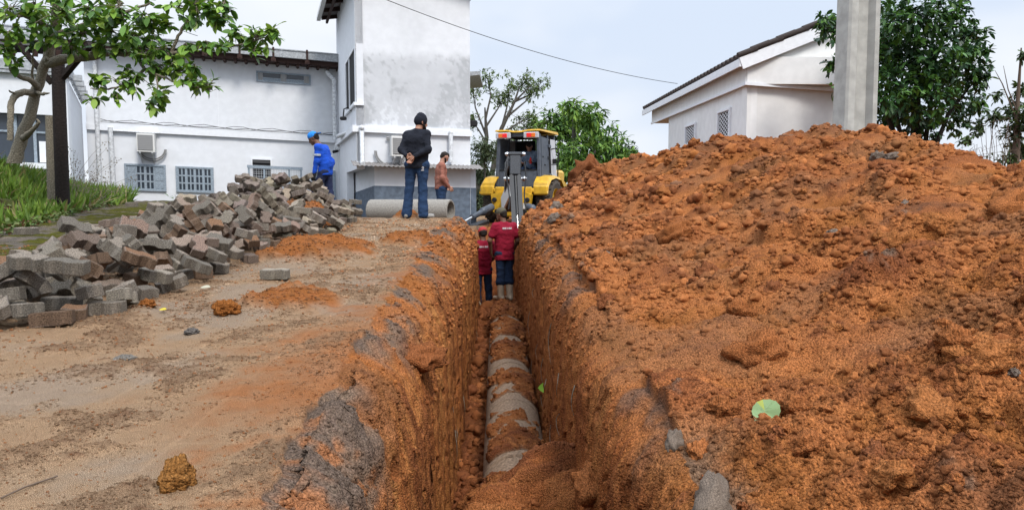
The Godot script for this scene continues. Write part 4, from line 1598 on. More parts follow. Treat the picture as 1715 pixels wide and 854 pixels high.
func make_annex(fw: Facade) -> void:
	var c := at(113, 200, 17.0)
	var fa := Facade.new(Vector3(c.x - 9.55, 0, c.z + 2.96), c, 0.03)
	var u := fa.uv(113, 200).x
	var b := thing("annex", "low white annex with a flat roof edge and a dark opening at the far left", "building")
	var top := fa.uv(60, 125).y
	var o0 := fa.uv(90, 193)
	var o1 := fa.uv(90, 274)
	var mb := MB.new()
	mb.tint = Color(0.66, 0.68, 0.71)
	fa.box(mb, u - 6.0, o0.y, u, top, -0.25, 0.0)
	fa.box(mb, o0.x, -1.4, u, o0.y, -0.25, 0.0)
	fa.box(mb, u - 6.0, -1.4, o0.x, o1.y, -0.25, 0.0)
	obj("front_wall", mb, M.white_wall, b)
	mb = MB.new()
	mb.tint = Color(0.66, 0.68, 0.71)
	var sd := Facade.new(Vector3(c.x, 0, c.z), Vector3(-12.72, 0, -23.1), 0.0)
	sd.box(mb, 0.02, -1.4, 6.8, fa.p(u, top, 0).y, -0.3, 0.0)
	obj("side_wall", mb, M.white_wall, b)
	mb = MB.new()
	fa.box(mb, u - 6.0, -1.4, u - 1.0, top - 0.1, -3.0, -2.8)
	fa.box(mb, u - 6.0, -0.4, u - 1.0, -0.3, -2.8, -0.25)
	obj("room", mb, M.interior_dark, b)
	mb = MB.new()
	fa.box(mb, u - 6.0, top, u - 1.4, top + 0.07, -6.0, 0.12)
	fa.box(mb, u - 1.398, top, u + 0.06, top + 0.07, -0.3, 0.12)
	fa.box(mb, u - 6.0, top + 0.07, u + 0.08, top + 0.28, 0.06, 0.14)
	sd.box(mb, 0.0, fa.p(u, top + 0.07, 0).y, 6.6, fa.p(u, top + 0.28, 0).y, 0.0, 0.08)
	obj("roof_edge", mb, M.gutter_metal, b)
	for k in 5:
		mb = MB.new()
		sd.box(mb, 1.0 + k, fa.p(u, top + 0.05, 0).y, 1.2 + k, fa.p(u, top + 0.18, 0).y, 0.0, 0.26)
		obj("bracket", mb, M.gutter_metal, b)
	mb = MB.new()
	for k in 3:
		var q := fa.uv(20 + k * 32, 240)
		fa.box(mb, q.x, o1.y, q.x + 0.06, o0.y - 0.02, -0.2, -0.12)
	fa.box(mb, u - 6.0, lerpf(o1.y, o0.y, 0.62), o0.x, lerpf(o1.y, o0.y, 0.66), -0.195, -0.125)
	var win := obj("window", mb, M.frame_grey, b)
	mb = MB.new()
	fa.box(mb, u - 6.0, o1.y, o0.x, o0.y - 0.02, -0.17, -0.16)
	obj("pane", mb, M.glass_dark, win)
	mb = MB.new()
	var p0 := fa.uv(62, 236)
	fa.box(mb, p0.x, o1.y + 0.02, p0.x + 0.13, p0.y, -0.12, -0.08)
	obj("curtain", mb, M.white_trim, win)
	mb = MB.new()
	fa.box(mb, u - 6.0, o1.y - 0.12, o0.x + 0.02, o1.y, 0.0, 0.12)
	obj("sill", mb, M.white_trim, b)
	# timber post with braces that carries the deep eaves
	var foot := at(102, 300, 11.5)
	var post := thing("timber_post", "dark round timber post with braces under a brown eave behind the left tree", "post", foot)
	var tp := at(95, 84, 11.5) - foot
	mb = MB.new()
	mb.tube([Vector3(0, -0.5, 0), tp * 0.5, tp], [0.098, 0.092, 0.088], 14)
	obj("shaft", mb, M.timber_dark, post)
	for q in [[86, 140, 22, 66], [103, 130, 150, 74]]:
		mb = MB.new()
		mb.bar(at(q[0], q[1], 11.5) - foot, at(q[2], q[3], 11.2) - foot, 0.08, 0.07)
		obj("brace", mb, M.timber_dark, post)
	var cap := thing("eave_shelter", "brown timber eave with a grey gutter carried by the dark post", "roof", foot + tp)
	var o := foot + tp
	mb = MB.new()
	mb.hex([at(-200, 80, 11.3) - o, at(150, 92, 11.8) - o, at(142, 84, 13.8) - o, at(-150, 72, 13.0) - o, at(-200, 66, 11.3) - o, at(150, 80, 11.8) - o, at(142, 76, 13.8) - o, at(-150, 62, 13.0) - o])
	obj("soffit", mb, M.timber_dark, cap)
	mb = MB.new()
	mb.bar(at(-200, 52, 11.2) - o, at(70, 62, 11.5) - o, 0.14, 0.13, Vector3.UP, 0.01)
	obj("gutter", mb, M.gutter_metal, cap)
	for k in 4:
		mb = MB.new()
		mb.bar(at(20 + k * 38, 88 + k, 11.4) - o, at(22 + k * 37, 80 + k, 13.5) - o, 0.06, 0.1)
		obj("rafter", mb, M.rust_brown, cap)
	var stump := thing("fence_post", "short weathered mossy post leaning beside the dark timber post", "post", at(87, 300, 11.7))
	mb = MB.new()
	mb.tube([Vector3(0, -0.3, 0), at(84, 194, 11.7) - stump.position], [0.085, 0.078], 9)
	obj("shaft", mb, M.bark, stump)


# ---------------------------------------------------------------- the house on the right
func make_right_house() -> void:
	var corner := at(1250, 240, 15.0)
	corner.y = 0
	var back := Vector3(-0.0257, 0, -1.0).normalized()
	var hl := Facade.new(corner + back * 8.6, corner, 0.0)
	var hf := Facade.new(corner, corner + Vector3(0.985, 0, -0.17), 0.045)
	var L := 8.6
	var b := thing("white_house", "white house with a dark tiled roof and lattice windows behind the earth heap", "house")
	var tint_ := Color(0.70, 0.705, 0.70)
	var yl := hf.uv(1250, 141).y
	var yt := hf.uv(1250, 106).y
	var stain := noise(57, 0.5, 4)
	var shade := func(u: float, v: float) -> Color: return tint_.lerp(Color(0.5, 0.49, 0.47), 0.25 * (0.5 + stain.get_noise_2d(u, v)))
	obj("front_wall", wall_sheet(hf, 0.0, -1.2, 2.5, yl + 0.1, 0.4, shade), M.white_wall, b)
	obj("side_wall", wall_sheet(hl, 2.0, -1.2, L - 0.012, yl + 0.1, 0.4, shade), M.white_wall, b)
	# the upper band stands proud of the wall below
	var mb := MB.new()
	mb.tint = tint_
	hl.box(mb, 0.0, yl, L + 0.07, yt + 0.12, -2.3, 0.06)
	obj("upper_band", mb, M.white_wall, b)
	var rise := 0.445
	mb = MB.new()
	mb.tint = tint_
	mb.hex([hf.p(-0.05, yl, 0.02), hf.p(2.5, yl, 0.02), hf.p(2.5, yl, 0.09), hf.p(-0.05, yl, 0.09), hf.p(-0.05, yt + 0.12, 0.02), hf.p(2.5, yt + 0.12, 0.02), hf.p(2.5, yt + 0.12, 0.09), hf.p(-0.05, yt + 0.12, 0.09)])
	var gp := [hf.p(-0.05, yt + 0.12, 0.02), hf.p(2.5, yt + 0.12, 0.02), hf.p(1.6, yt + 0.12 + 1.65 * rise, 0.02)]
	for s in [0.0, 0.07]:
		mb.tri(gp[0] + hf.n * s, gp[1] + hf.n * s, gp[2] + hf.n * s, hf.n)
	obj("gable", mb, M.white_wall, b)
	mb = MB.new()
	hf.box(mb, -0.1, yl - 0.03, 2.5, yl + 0.03, 0.09, 0.12)
	hl.box(mb, 0.0, yl - 0.03, L + 0.1, yl + 0.03, 0.06, 0.09)
	obj("ledge", mb, M.white_trim, b)
	# lattice windows
	for q in [[1151, 213.5, 1166, 232], [1206, 190, 1224, 220]]:
		var s := hl.uv(q[0], q[1])
		var e := hl.uv(q[2], q[3])
		var u0 := minf(s.x, e.x)
		var u1 := maxf(s.x, e.x)
		var v1: float = (s.y + hl.uv(q[2], q[1] - (q[2] - q[0]) * 0.35).y) / 2.0
		var v0: float = (e.y + hl.uv(q[0], q[3] + (q[2] - q[0]) * 0.12).y) / 2.0 - 0.1
		mb = MB.new()
		hl.box(mb, u0, v0, u1, v1, 0.0, 0.012)
		var win := obj("window", mb, M.interior_dark, b)
		mb = MB.new()
		var t := 0.05
		hl.box(mb, u0 - t, v0 - t, u0, v1 + t, 0.0, 0.05)
		hl.box(mb, u1, v0 - t, u1 + t, v1 + t, 0.0, 0.05)
		hl.box(mb, u0, v1, u1, v1 + t, 0.0, 0.048)
		hl.box(mb, u0, v0 - t, u1, v0, 0.0, 0.048)
		obj("frame", mb, M.white_trim, win)
		for k in range(-5, 6):  # crossed bars
			for dd in [1.0, -1.0]:
				var cx: float = (u0 + u1) / 2 + k * (u1 - u0) / 4.0
				var hh: float = (v1 - v0) / 2
				var ww: float = (u1 - u0) / 2
				var cy: float = (v0 + v1) / 2
				var sl: float = dd * (u1 - u0) / (v1 - v0) * 1.5
				var lo := -hh
				var hi2 := hh
				var off: float = k * (u1 - u0) / 4.0
				# clip u = off + sl * y to the opening
				var ya := (-ww - off) / sl
				var yb := (ww - off) / sl
				lo = maxf(lo, minf(ya, yb))
				hi2 = minf(hi2, maxf(ya, yb))
				if hi2 - lo < 0.05:
					continue
				mb = MB.new()
				mb.bar(hl.p((u0 + u1) / 2 + off + sl * lo, cy + lo, 0.018), hl.p((u0 + u1) / 2 + off + sl * hi2, cy + hi2, 0.018), 0.014, 0.004, hl.n)
				obj("lattice_bar", mb, M.white_trim, win)
	# roof: two slopes of tiles on boards
	var e1 := hf.p(-0.22, yt + 0.05, 0.2)
	var e0 := hf.p(-0.22, yt + 0.05, 0.2) + back * (L + 0.9)
	var r1 := hf.p(1.6, yt + 0.05 + 1.82 * rise, 0.2)
	var r0 := r1 + back * (L + 0.9)
	var x1 := hf.p(2.85, yt + 0.45, 0.2)
	var x0 := x1 + back * (L + 0.9)
	var up := Vector3.UP * 0.05
	mb = MB.new()
	mb.hex([e0, e1, r1, r0, e0 + up, e1 + up, r1 + up, r0 + up])
	mb.hex([r0, r1, x1, x0, r0 + up, r1 + up, x1 + up, x0 + up])
	var roof := obj("roof", mb, M.roof_tile, b)
	# tiles along the eave and up the verge, each its own
	var tile := MB.new()
	tile.tube([Vector3(0, 0, -0.2), Vector3(0, 0.012, 0.2)], [0.058, 0.05], 8)
	var tm := tile.mesh()
	var dn := (e1 - r1).normalized()
	for i in 36:
		var o := mi("tile", tm, M.roof_tile, roof)
		var p := e1.lerp(e0, (i + 0.3) / 36.0) + up * 1.2 - dn * 0.16
		o.transform = Transform3D(Basis.looking_at(-dn, Vector3.UP), p)
	for i in 7:
		var o := mi("tile", tm, M.roof_tile, roof)
		var p := e1.lerp(r1, (i + 0.4) / 7.0) + up * 1.5 + Vector3(0, 0.012 * (i % 2), 0)
		o.transform = Transform3D(Basis.looking_at(-dn, Vector3.UP), p)
	mb = MB.new()
	mb.bar(e0 - up * 1.3 + dn * 0.03, e1 - up * 1.3 + dn * 0.03, 0.035, 0.15, Vector3.UP)
	obj("fascia_board", mb, M.white_trim, b)
	mb = MB.new()
	mb.bar(e1 - up * 1.8 - dn * -0.02, r1 - up * 1.8, 0.04, 0.22, Vector3.UP)
	obj("barge_board", mb, M.white_trim, b)
	mb = MB.new()
	mb.hex([hl.p(-0.6, yt + 0.0, 0.062), hl.p(L + 0.12, yt + 0.0, 0.062), hl.p(L + 0.12, yt - 0.03, 0.2), hl.p(-0.6, yt - 0.03, 0.2), hl.p(-0.6, yt + 0.10, 0.062), hl.p(L + 0.12, yt + 0.10, 0.062), hl.p(L + 0.12, yt + 0.02, 0.2), hl.p(-0.6, yt + 0.02, 0.2)])
	obj("soffit", mb, M.rust_brown, b)


# ---------------------------------------------------------------- pavers
func paver_mesh(kind: int) -> ArrayMesh:
	var r := RandomNumberGenerator.new()
	r.seed = 900 + kind
	var xs := [-0.102, -0.076, -0.052, -0.012, 0.012, 0.052, 0.076, 0.102]
	var zs := [0.0, 0.0, 0.017, 0.017, -0.013, -0.013, 0.004, 0.004]
	var last := 8
	if kind % 6 == 5 or kind == 10:
		last = 5
	var poly := PackedVector2Array()
	for i in last:
		poly.append(Vector2(xs[i] + r.randf_range(-0.003, 0.003), -0.049 + zs[i] + r.randf_range(-0.002, 0.002)))
	for i in range(last - 1, -1, -1):
		poly.append(Vector2(xs[i] + r.randf_range(-0.003, 0.003) + (r.randf_range(0, 0.02) if last == 5 and i == 4 else 0.0), 0.049 + zs[i] + r.randf_range(-0.002, 0.002)))
	var o := Vector2.ZERO
	for p in poly:
		o += p / poly.size()
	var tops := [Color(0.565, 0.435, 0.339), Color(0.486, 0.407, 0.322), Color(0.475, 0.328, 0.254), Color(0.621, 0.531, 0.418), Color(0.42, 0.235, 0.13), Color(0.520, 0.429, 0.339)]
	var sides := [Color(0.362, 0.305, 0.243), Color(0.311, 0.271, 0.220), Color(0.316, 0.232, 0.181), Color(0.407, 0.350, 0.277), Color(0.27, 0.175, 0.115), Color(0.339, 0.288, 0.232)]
	var mb := MB.new()
	var h := 0.037
	var c := 0.007
	var n := poly.size()
	var rings := []
	for q in [[-h, 0.985], [-h + 0.004, 1.0], [h - c, 1.0], [h, 0.93]]:
		var ring := []
		for p in poly:
			var s: Vector2 = o + (p - o) * q[1]
			ring.append(Vector3(s.x, q[0] + r.randf_range(-0.0012, 0.0012), s.y))
		rings.append(ring)
	for k in 3:
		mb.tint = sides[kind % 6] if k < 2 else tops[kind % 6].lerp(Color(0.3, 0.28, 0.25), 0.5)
		for i in n:
			var j := (i + 1) % n
			var e := poly[j] - poly[i]
			var m := Vector3(e.y, 0.4 if k == 2 else (-0.3 if k == 0 else 0.0), -e.x)
			if m.dot(Vector3(poly[i].x - o.x, 0, poly[i].y - o.y)) < -0.02:
				pass
			mb.quad(rings[k][i], rings[k][j], rings[k + 1][j], rings[k + 1][i], m)
	var t := Geometry2D.triangulate_polygon(poly)
	for i in range(0, t.size(), 3):
		mb.tint = tops[kind % 6]
		mb.tri(rings[3][t[i]], rings[3][t[i + 1]], rings[3][t[i + 2]], Vector3.UP)
		mb.tint = sides[kind % 6]
		mb.tri(rings[0][t[i]], rings[0][t[i + 1]], rings[0][t[i + 2]], Vector3.DOWN)
	return mb.mesh()


func make_pavers() -> void:
	rng.seed = 5
	var kinds := []
	for i in 12:
		kinds.append(paver_mesh(i))
	# a height map of the heap; each paver comes to rest on what lies below it
	var cell := 0.03
	var x0 := -7.5
	var d0 := 3.4
	var nx := 220
	var nd := 420
	var H := PackedFloat32Array()
	H.resize(nx * nd)
	for j in nd:
		for i in nx:
			H[j * nx + i] = ground_y(x0 + i * cell, d0 + j * cell)
	var put := func(x: float, d: float, yaw: float, extra: Vector2, called: String, label: String, group: String, flat: bool) -> Node3D:
		var ex := Vector2(cos(yaw), sin(yaw)) * 0.115
		var ez := Vector2(-sin(yaw), cos(yaw)) * 0.06
		# fit a plane to the tops under it
		var s := PackedFloat32Array()
		var q := []
		for a in 5:
			for c in 3:
				var w := Vector2(x, d) + ex * (a - 2) / 2.2 + ez * (c - 1) / 1.2
				var i := clampi(int((w.x - x0) / cell + 0.5), 0, nx - 1)
				var j := clampi(int((w.y - d0) / cell + 0.5), 0, nd - 1)
				q.append(Vector3(a - 2, c - 1, H[j * nx + i]))
		var mean := 0.0
		var sa := 0.0
		var sc := 0.0
		var mx := -9.0
		for w in q:
			mean += w.z / 15.0
			sa += w.x * w.z / 30.0
			sc += w.y * w.z / 10.0
			mx = maxf(mx, w.z)
		var ta := clampf(sa * 2.2 / 0.115 * 0.5, -0.8, 0.8) + extra.x
		var tc := clampf(sc * 1.2 / 0.06 * 0.5, -0.9, 0.9) + extra.y
		if flat:
			ta = clampf(ta, -0.1, 0.1)
			tc = clampf(tc, -0.1, 0.1)
		var bx := Vector3(ex.x, ta * 0.115, -ex.y).normalized()
		var bz := Vector3(ez.x, tc * 0.06, -ez.y).normalized()
		var by := bz.cross(bx).normalized()
		if by.y < 0:
			by = -by
		bz = bx.cross(by).normalized()
		var high := -9.0
		for w in q:
			high = maxf(high, w.z - ta * 0.115 * w.x / 2.2 - tc * 0.06 * w.y / 1.2)
		var y := lerpf(mean, high, 0.60) + 0.038 * absf(by.y) + 0.02 * (1.0 - absf(by.y))
		for w in 15:
			var a := w / 3 - 2
			var c := w % 3 - 1
			for sub in 4:
				var g: Vector2 = Vector2(x, d) + ex * (a + 0.5 * (sub % 2)) / 2.2 + ez * (c + 0.5 * (sub / 2)) / 1.2
				var i := clampi(int((g.x - x0) / cell + 0.5), 0, nx - 1)
				var j := clampi(int((g.y - d0) / cell + 0.5), 0, nd - 1)
				H[j * nx + i] = maxf(H[j * nx + i], y + 0.040 + ta * 0.115 * a / 2.2 + tc * 0.06 * c / 1.2)
		var kind := rng.randi() % 12
		if label != "":
			kind = [1, 3, 0, 7][rng.randi() % 4]
			y += 0.014
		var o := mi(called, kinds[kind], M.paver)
		if label == "":
			var tone: String = ["brown topped", "plain grey", "reddish brown", "pale", "soil stained", "broken half"][kind % 6]
			var pose := "lying flat" if by.y > 0.93 else ("leaning" if by.y > 0.65 else "tipped steeply")
			var side := "right edge" if x > (-2.75 if d < 9.5 else -3.0) else ("left part" if x < -3.9 else "middle")
			var zone: String = ["near tip", "first tenth", "second tenth", "third tenth", "fourth tenth", "fifth tenth", "sixth tenth", "seventh tenth", "far third"][clampi(int((d - 4.1) / 0.62), 0, 8)]
			label = "%s paver %s on the %s of the heap's %s" % [tone, pose, side, zone]
		if rng.randf() < 0.3:
			by = -by
			bz = -bz
		o.transform = Transform3D(Basis(bx, by, bz), Vector3(x, y, -d))
		tag(o, label, "paver", group)
		return o
	var count := 0
	var placed: Array[Node3D] = []
	var _z := 0
	for pass_ in 9000:
		if count >= 640:
			break
		# even over the picture: more tries near by, where pavers show large
		var d := 3.95 * pow(13.9 / 3.95, rng.randf())
		var x := rng.randf_range(-5.6, -2.2)
		if d > 9.5:
			x = rng.randf_range(-5.2, -2.2)
		if x < -0.70 * d:
			continue
		var want := paver_heap(x, d)
		if want < 0.03:
			continue
		var i := clampi(int((x - x0) / cell + 0.5), 0, nx - 1)
		var j := clampi(int((d - d0) / cell + 0.5), 0, nd - 1)
		if H[j * nx + i] - road_y(x, d) > want - 0.025:
			continue
		var wild := 0.55 if want > 0.12 else 0.12
		var made: Node3D = put.call(x, d, rng.randf() * TAU if rng.randf() < 0.5 else rng.randfn(0.3, 0.5), Vector2(rng.randfn(0, wild), rng.randfn(0, wild)), "paver", "", "loose pavers in the heap beside the trench", false)
		placed.append(made)
		count += 1
	# the far ones, too many to keep apart, become one object
	placed.sort_custom(func(a, b): return a.position.z > b.position.z)
	var spots := []
	var tones := []
	for i in range(278, placed.size()):
		spots.append(placed[i].transform)
		var v := rng.randf_range(0.65, 1.25)
		tones.append(Color(v, v * rng.randf_range(0.9, 1.0), v * rng.randf_range(0.85, 1.0)))
		remove_child(placed[i])
		placed[i].free()
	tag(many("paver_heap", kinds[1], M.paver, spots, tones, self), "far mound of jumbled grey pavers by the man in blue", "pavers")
	print("pavers placed ", count)
	# ones that lie apart
	var lone := func(px: float, py: float, d: float, yaw: float, label: String) -> void:
		var p := at(px, py, d)
		put.call(p.x, d, yaw, Vector2.ZERO, "paver", label, "", true)
	lone.call(461, 472, 5.9, -0.05, "single grey paver lying alone on the dirt road right of the heap")
	lone.call(52, 536, 4.32, -0.25, "pale wavy paver at the very front of the heap, left of a pair")
	lone.call(116, 540, 4.28, 0.1, "pale topped paver at the very front of the heap, right of a pair")
	lone.call(508, 391, 9.2, 0.0, "flat paver half sunk in dirt at the foot of the heap's right side")
	lone.call(595, 358, 13.6, -0.4, "last paver leaning at the far right end of the heap")
	lone.call(219, 341, 15.0, 0.2, "reddish paver lying apart on the mossy ground below the windows")
	lone.call(262, 347, 14.6, 0.1, "small dark paver lying apart to the right of the reddish one")
	for q in [[44, 408, 8.0, 0.0], [128, 412, 7.2, 0.1], [130, 396, 7.7, -0.1], [200, 377, 9.0, 0.2], [165, 388, 8.4, 0.1], [240, 372, 9.4, -0.1], [290, 352, 11.5, 0.1], [300, 342, 12.0, 0.0], [315, 337, 12.4, 0.2], [280, 337, 12.8, -0.1], [345, 332, 12.5, 0.3], [270, 355, 11.2, 0.0]]:
		var p := at(q[0], q[1], q[2])
		put.call(p.x, q[2], q[3], Vector2.ZERO, "paver", "grey paver lying flat along the back edge of the paver heap", "pavers lying flat behind the heap", true)


# ---------------------------------------------------------------- the digger
func make_digger() -> void:
	var base := at(876, 372, 23.0)
	base.y = -0.97
	var o := thing("backhoe_loader", "yellow and grey backhoe loader seen from behind, its arm reaching into the trench", "digger", base, -0.36)
	var inv := o.transform.affine_inverse()
	var W := func(px: float, py: float, d: float) -> Vector3: return inv * at(px, py, d)
	var mb: MB
	var T := func(x: float, y: float, z: float) -> Transform3D: return Transform3D(Basis(), Vector3(x, y, z))
	# wheels
	for s in [-1.0, 1.0]:
		for f in [0, 1]:
			var r := 0.66 if f == 0 else 0.55
			var w := 0.42 if f == 0 else 0.36
			var xf := Transform3D(Basis(Vector3.FORWARD, PI / 2), Vector3(s * (0.82 if f == 0 else 0.80), r, 0.0 if f == 0 else -2.15))
			mb = MB.new()
			mb.lathe([Vector2(r * 0.56, -w / 2), Vector2(r * 0.8, -w / 2 - 0.03), Vector2(r * 0.95, -w / 2 + 0.01), Vector2(r * 0.985, 0), Vector2(r * 0.95, w / 2 - 0.01), Vector2(r * 0.8, w / 2 + 0.03), Vector2(r * 0.56, w / 2)], 40, xf)
			var wheel := obj("wheel", mb, M.tyre, o)
			mb = MB.new()
			var lugs := 20
			for k in lugs:  # slanted lugs, two rows meeting in a V
				for side in [-1.0, 1.0]:
					var a := TAU * (k + (0.5 if side > 0 else 0.0)) / lugs
					var q := xf.basis * Vector3(cos(a), 0, sin(a))
					var a2 := a + 0.16
					var q2 := xf.basis * Vector3(cos(a2), 0, sin(a2))
					mb.bar(xf.origin + q * r * 0.985 + xf.basis.y * (0.01 * side), xf.origin + q2 * r * 0.955 + xf.basis.y * (w * 0.5 * side), 0.055, 0.07, q)
			obj("tread", mb, M.tyre, wheel)
			mb = MB.new()
			mb.lathe([Vector2(0.0, -0.10), Vector2(r * 0.3, -0.10), Vector2(r * 0.45, -0.06), Vector2(r * 0.57, -w / 2 - 0.01), Vector2(r * 0.57, w / 2 + 0.01), Vector2(r * 0.45, 0.06), Vector2(r * 0.3, 0.10), Vector2(0.0, 0.10)], 28, xf)
			obj("rim", mb, M.digger_yellow, wheel)
	# frame and bonnet
	mb = MB.new()
	mb.box(T.call(0, 0.85, -1.2), Vector3(0.8, 0.42, 3.4), 0.03)
	mb.box(T.call(0, 0.72, 0.0), Vector3(1.5, 0.26, 0.3), 0.03)
	mb.box(T.call(0, 0.55, -2.15), Vector3(1.4, 0.2, 0.24), 0.03)
	obj("chassis", mb, M.dark_steel, o)
	mb = MB.new()
	mb.box(T.call(0, 1.32, -2.1), Vector3(0.86, 0.62, 1.5), 0.08)
	obj("bonnet", mb, M.digger_yellow, o)
	mb = MB.new()
	for s in [-0.6, 0.6]:
		mb.bar(Vector3(s, 1.3, -1.6), Vector3(s, 0.6, -3.6), 0.14, 0.2)
	mb.prism(PackedVector2Array([Vector2(-3.5, 0.9), Vector2(-3.9, 0.2), Vector2(-4.5, 0.15), Vector2(-3.9, 0.3), Vector2(-3.7, 0.9)]), Transform3D(Basis(Vector3.UP, -PI / 2), Vector3.ZERO), 2.2)
	obj("loader_arms", mb, M.digger_yellow, o)
	# cab: posts, panels, roof
	var zr := 0.42
	var zf := -1.15
	var yb := 1.08
	var yt := 2.62
	var hb := 0.66
	var ht := 0.60
	var y_sill := 1.57
	var cx := func(y: float) -> float: return lerpf(hb, ht, (y - yb) / (yt - yb))
	mb = MB.new()
	for s in [-1.0, 1.0]:
		mb.bar(Vector3(s * hb, yb, zr), Vector3(s * ht, yt, zr - 0.05), 0.10, 0.12, Vector3.FORWARD, 0.02)
		mb.bar(Vector3(s * hb, yb, zf), Vector3(s * ht, yt, zf + 0.1), 0.08, 0.09, Vector3.FORWARD, 0.02)
		mb.bar(Vector3(s * hb, yb, -0.42), Vector3(s * ht, yt, -0.42), 0.07, 0.07, Vector3.FORWARD, 0.02)
	mb.box(T.call(0, yt - 0.03, zr - 0.05), Vector3(ht * 2, 0.14, 0.1), 0.02)
	mb.box(T.call(0, yt - 0.02, zf + 0.1), Vector3(ht * 2, 0.10, 0.08), 0.02)
	obj("cab_frame", mb, M.digger_grey, o)
	for s in [-1.0, 1.0]:
		mb = MB.new()
		var q := 0.06
		mb.hex([Vector3(s * 0.10, yb, zr + 0.01), Vector3(s * (hb - 0.03), yb, zr + 0.01), Vector3(s * (hb - 0.03), yb, zr - 0.05), Vector3(s * 0.10, yb, zr - 0.05), Vector3(s * 0.10, y_sill, zr + 0.0), Vector3(s * (cx.call(y_sill) - 0.03), y_sill, zr + 0.0), Vector3(s * (cx.call(y_sill) - 0.03), y_sill, zr - q), Vector3(s * 0.10, y_sill, zr - q)])
		obj("rear_panel", mb, M.digger_grey, o)
	mb = MB.new()
	mb.box(T.call(0, (yb + y_sill) / 2, zr - 0.06), Vector3(0.3, y_sill - yb, 0.06))
	obj("rear_panel", mb, M.digger_grey, o)
	mb = MB.new()
	mb.box(T.call(0, y_sill, zr + 0.0), Vector3(1.16, 0.03, 0.05), 0.01)
	obj("window_seal", mb, M.black_rubber, o)
	# floor, inside lining, seat
	mb = MB.new()
	mb.box(T.call(0, yb - 0.04, -0.36), Vector3(1.3, 0.08, 1.5))
	mb.box(T.call(0, 1.5, zf + 0.25), Vector3(1.0, 0.9, 0.2), 0.03)
	obj("cab_floor", mb, M.black_rubber, o)
	mb = MB.new()
	mb.box(T.call(0, yt - 0.06, -0.36), Vector3(1.14, 0.05, 1.4))
	obj("headlining", mb, M.interior_dark, o)
	mb = MB.new()
	mb.box(T.call(0.10, 1.48, -0.30), Vector3(0.5, 0.14, 0.48), 0.05)
	mb.box(Transform3D(Basis(Vector3.RIGHT, 0.15), Vector3(0.10, 1.84, -0.56)), Vector3(0.46, 0.66, 0.12), 0.05)
	mb.box(T.call(0.10, 1.25, -0.30), Vector3(0.3, 0.34, 0.3))
	obj("seat", mb, M.black_rubber, o)
	mb = MB.new()
	for s in [-0.16, 0.16]:
		mb.tube([Vector3(s, 1.5, zr - 0.12), Vector3(s, 1.78, zr - 0.16)], [0.015], 6)
		mb.ball(Vector3(s, 1.80, zr - 0.16), Vector3.ONE * 0.03)
	obj("lever", mb, M.black_rubber, o)
	# side panels: right and left
	for s in [-1.0, 1.0]:
		mb = MB.new()
		var x0: float = cx.call(1.2) + 0.05
		var x1: float = cx.call(2.5) + 0.05
		mb.hex([Vector3(s * x0, 1.20, zr - 0.10), Vector3(s * x0, 1.32, -0.36), Vector3(s * (x0 - 0.04), 1.32, -0.36), Vector3(s * (x0 - 0.04), 1.20, zr - 0.10), Vector3(s * x1, 2.53, zr - 0.14), Vector3(s * x1, 2.50, -0.36), Vector3(s * (x1 - 0.04), 2.50, -0.36), Vector3(s * (x1 - 0.04), 2.53, zr - 0.14)])
		obj("side_window", mb, M.digger_grey, o)
		mb = MB.new()
		mb.hex([Vector3(s * (x0 - 0.02), yb, zr - 0.02), Vector3(s * (x0 - 0.02), yb, zf), Vector3(s * (x0 - 0.06), yb, zf), Vector3(s * (x0 - 0.06), yb, zr - 0.02), Vector3(s * (x0 - 0.02), 1.22, zr - 0.05), Vector3(s * (x0 - 0.02), 1.34, zf), Vector3(s * (x0 - 0.06), 1.34, zf), Vector3(s * (x0 - 0.06), 1.22, zr - 0.05)])
		obj("side_panel", mb, M.digger_grey, o)
		mb = MB.new()
		mb.hex([Vector3(s * (x0 + 0.0), 1.25, -0.48), Vector3(s * (x0 + 0.0), 1.25, zf + 0.02), Vector3(s * (x0 - 0.03), 1.25, zf + 0.02), Vector3(s * (x0 - 0.03), 1.25, -0.48), Vector3(s * (x1 + 0.0), 2.50, -0.48), Vector3(s * (x1 + 0.0), 2.50, zf + 0.12), Vector3(s * (x1 - 0.03), 2.50, zf + 0.12), Vector3(s * (x1 - 0.03), 2.50, -0.48)])
		var door := obj("door", mb, M.lamp_clear, o)
		mb = MB.new()
		mb.bar(Vector3(s * (x0 + 0.02), 1.25, -0.44), Vector3(s * (x1 + 0.02), 2.5, -0.44), 0.03, 0.05, Vector3.FORWARD)
		mb.bar(Vector3(s * (x0 + 0.02), 1.25, -0.46), Vector3(s * (x0 + 0.02), 1.25, zf), 0.03, 0.04)
		obj("door_seal", mb, M.black_rubber, door)
		for y in [1.42, 2.28]:
			mb = MB.new()
			mb.box(T.call(s * (cx.call(y) + 0.07), y, -0.42), Vector3(0.05, 0.10, 0.20), 0.015)
			obj("hinge", mb, M.digger_grey, o)
		mb = MB.new()
		mb.box(T.call(s * (cx.call(1.75) + 0.06), 1.72, 0.02), Vector3(0.03, 0.035, 0.09), 0.01)
		mb.box(T.call(s * (cx.call(1.9) + 0.06), 1.93, -0.28), Vector3(0.03, 0.10, 0.03), 0.01)
		mb.box(T.call(s * (cx.call(1.9) + 0.06), 1.95, 0.20), Vector3(0.03, 0.05, 0.03), 0.01)
		obj("latch", mb, M.black_rubber, o)
		# grab rail and mirror
		mb = MB.new()
		var rx: float = s * (hb + 0.22)
		mb.tube([Vector3(s * (hb + 0.04), 1.2, -0.55), Vector3(rx, 1.3, -0.62), Vector3(rx, 2.12, -0.66), Vector3(rx - s * 0.04, 2.24, -0.66), Vector3(s * (ht + 0.04), 2.2, -0.62)], [0.02], 7)
		mb.tube([Vector3(rx, 1.75, -0.64), Vector3(s * (hb + 0.02), 1.75, -0.62)], [0.016], 6)
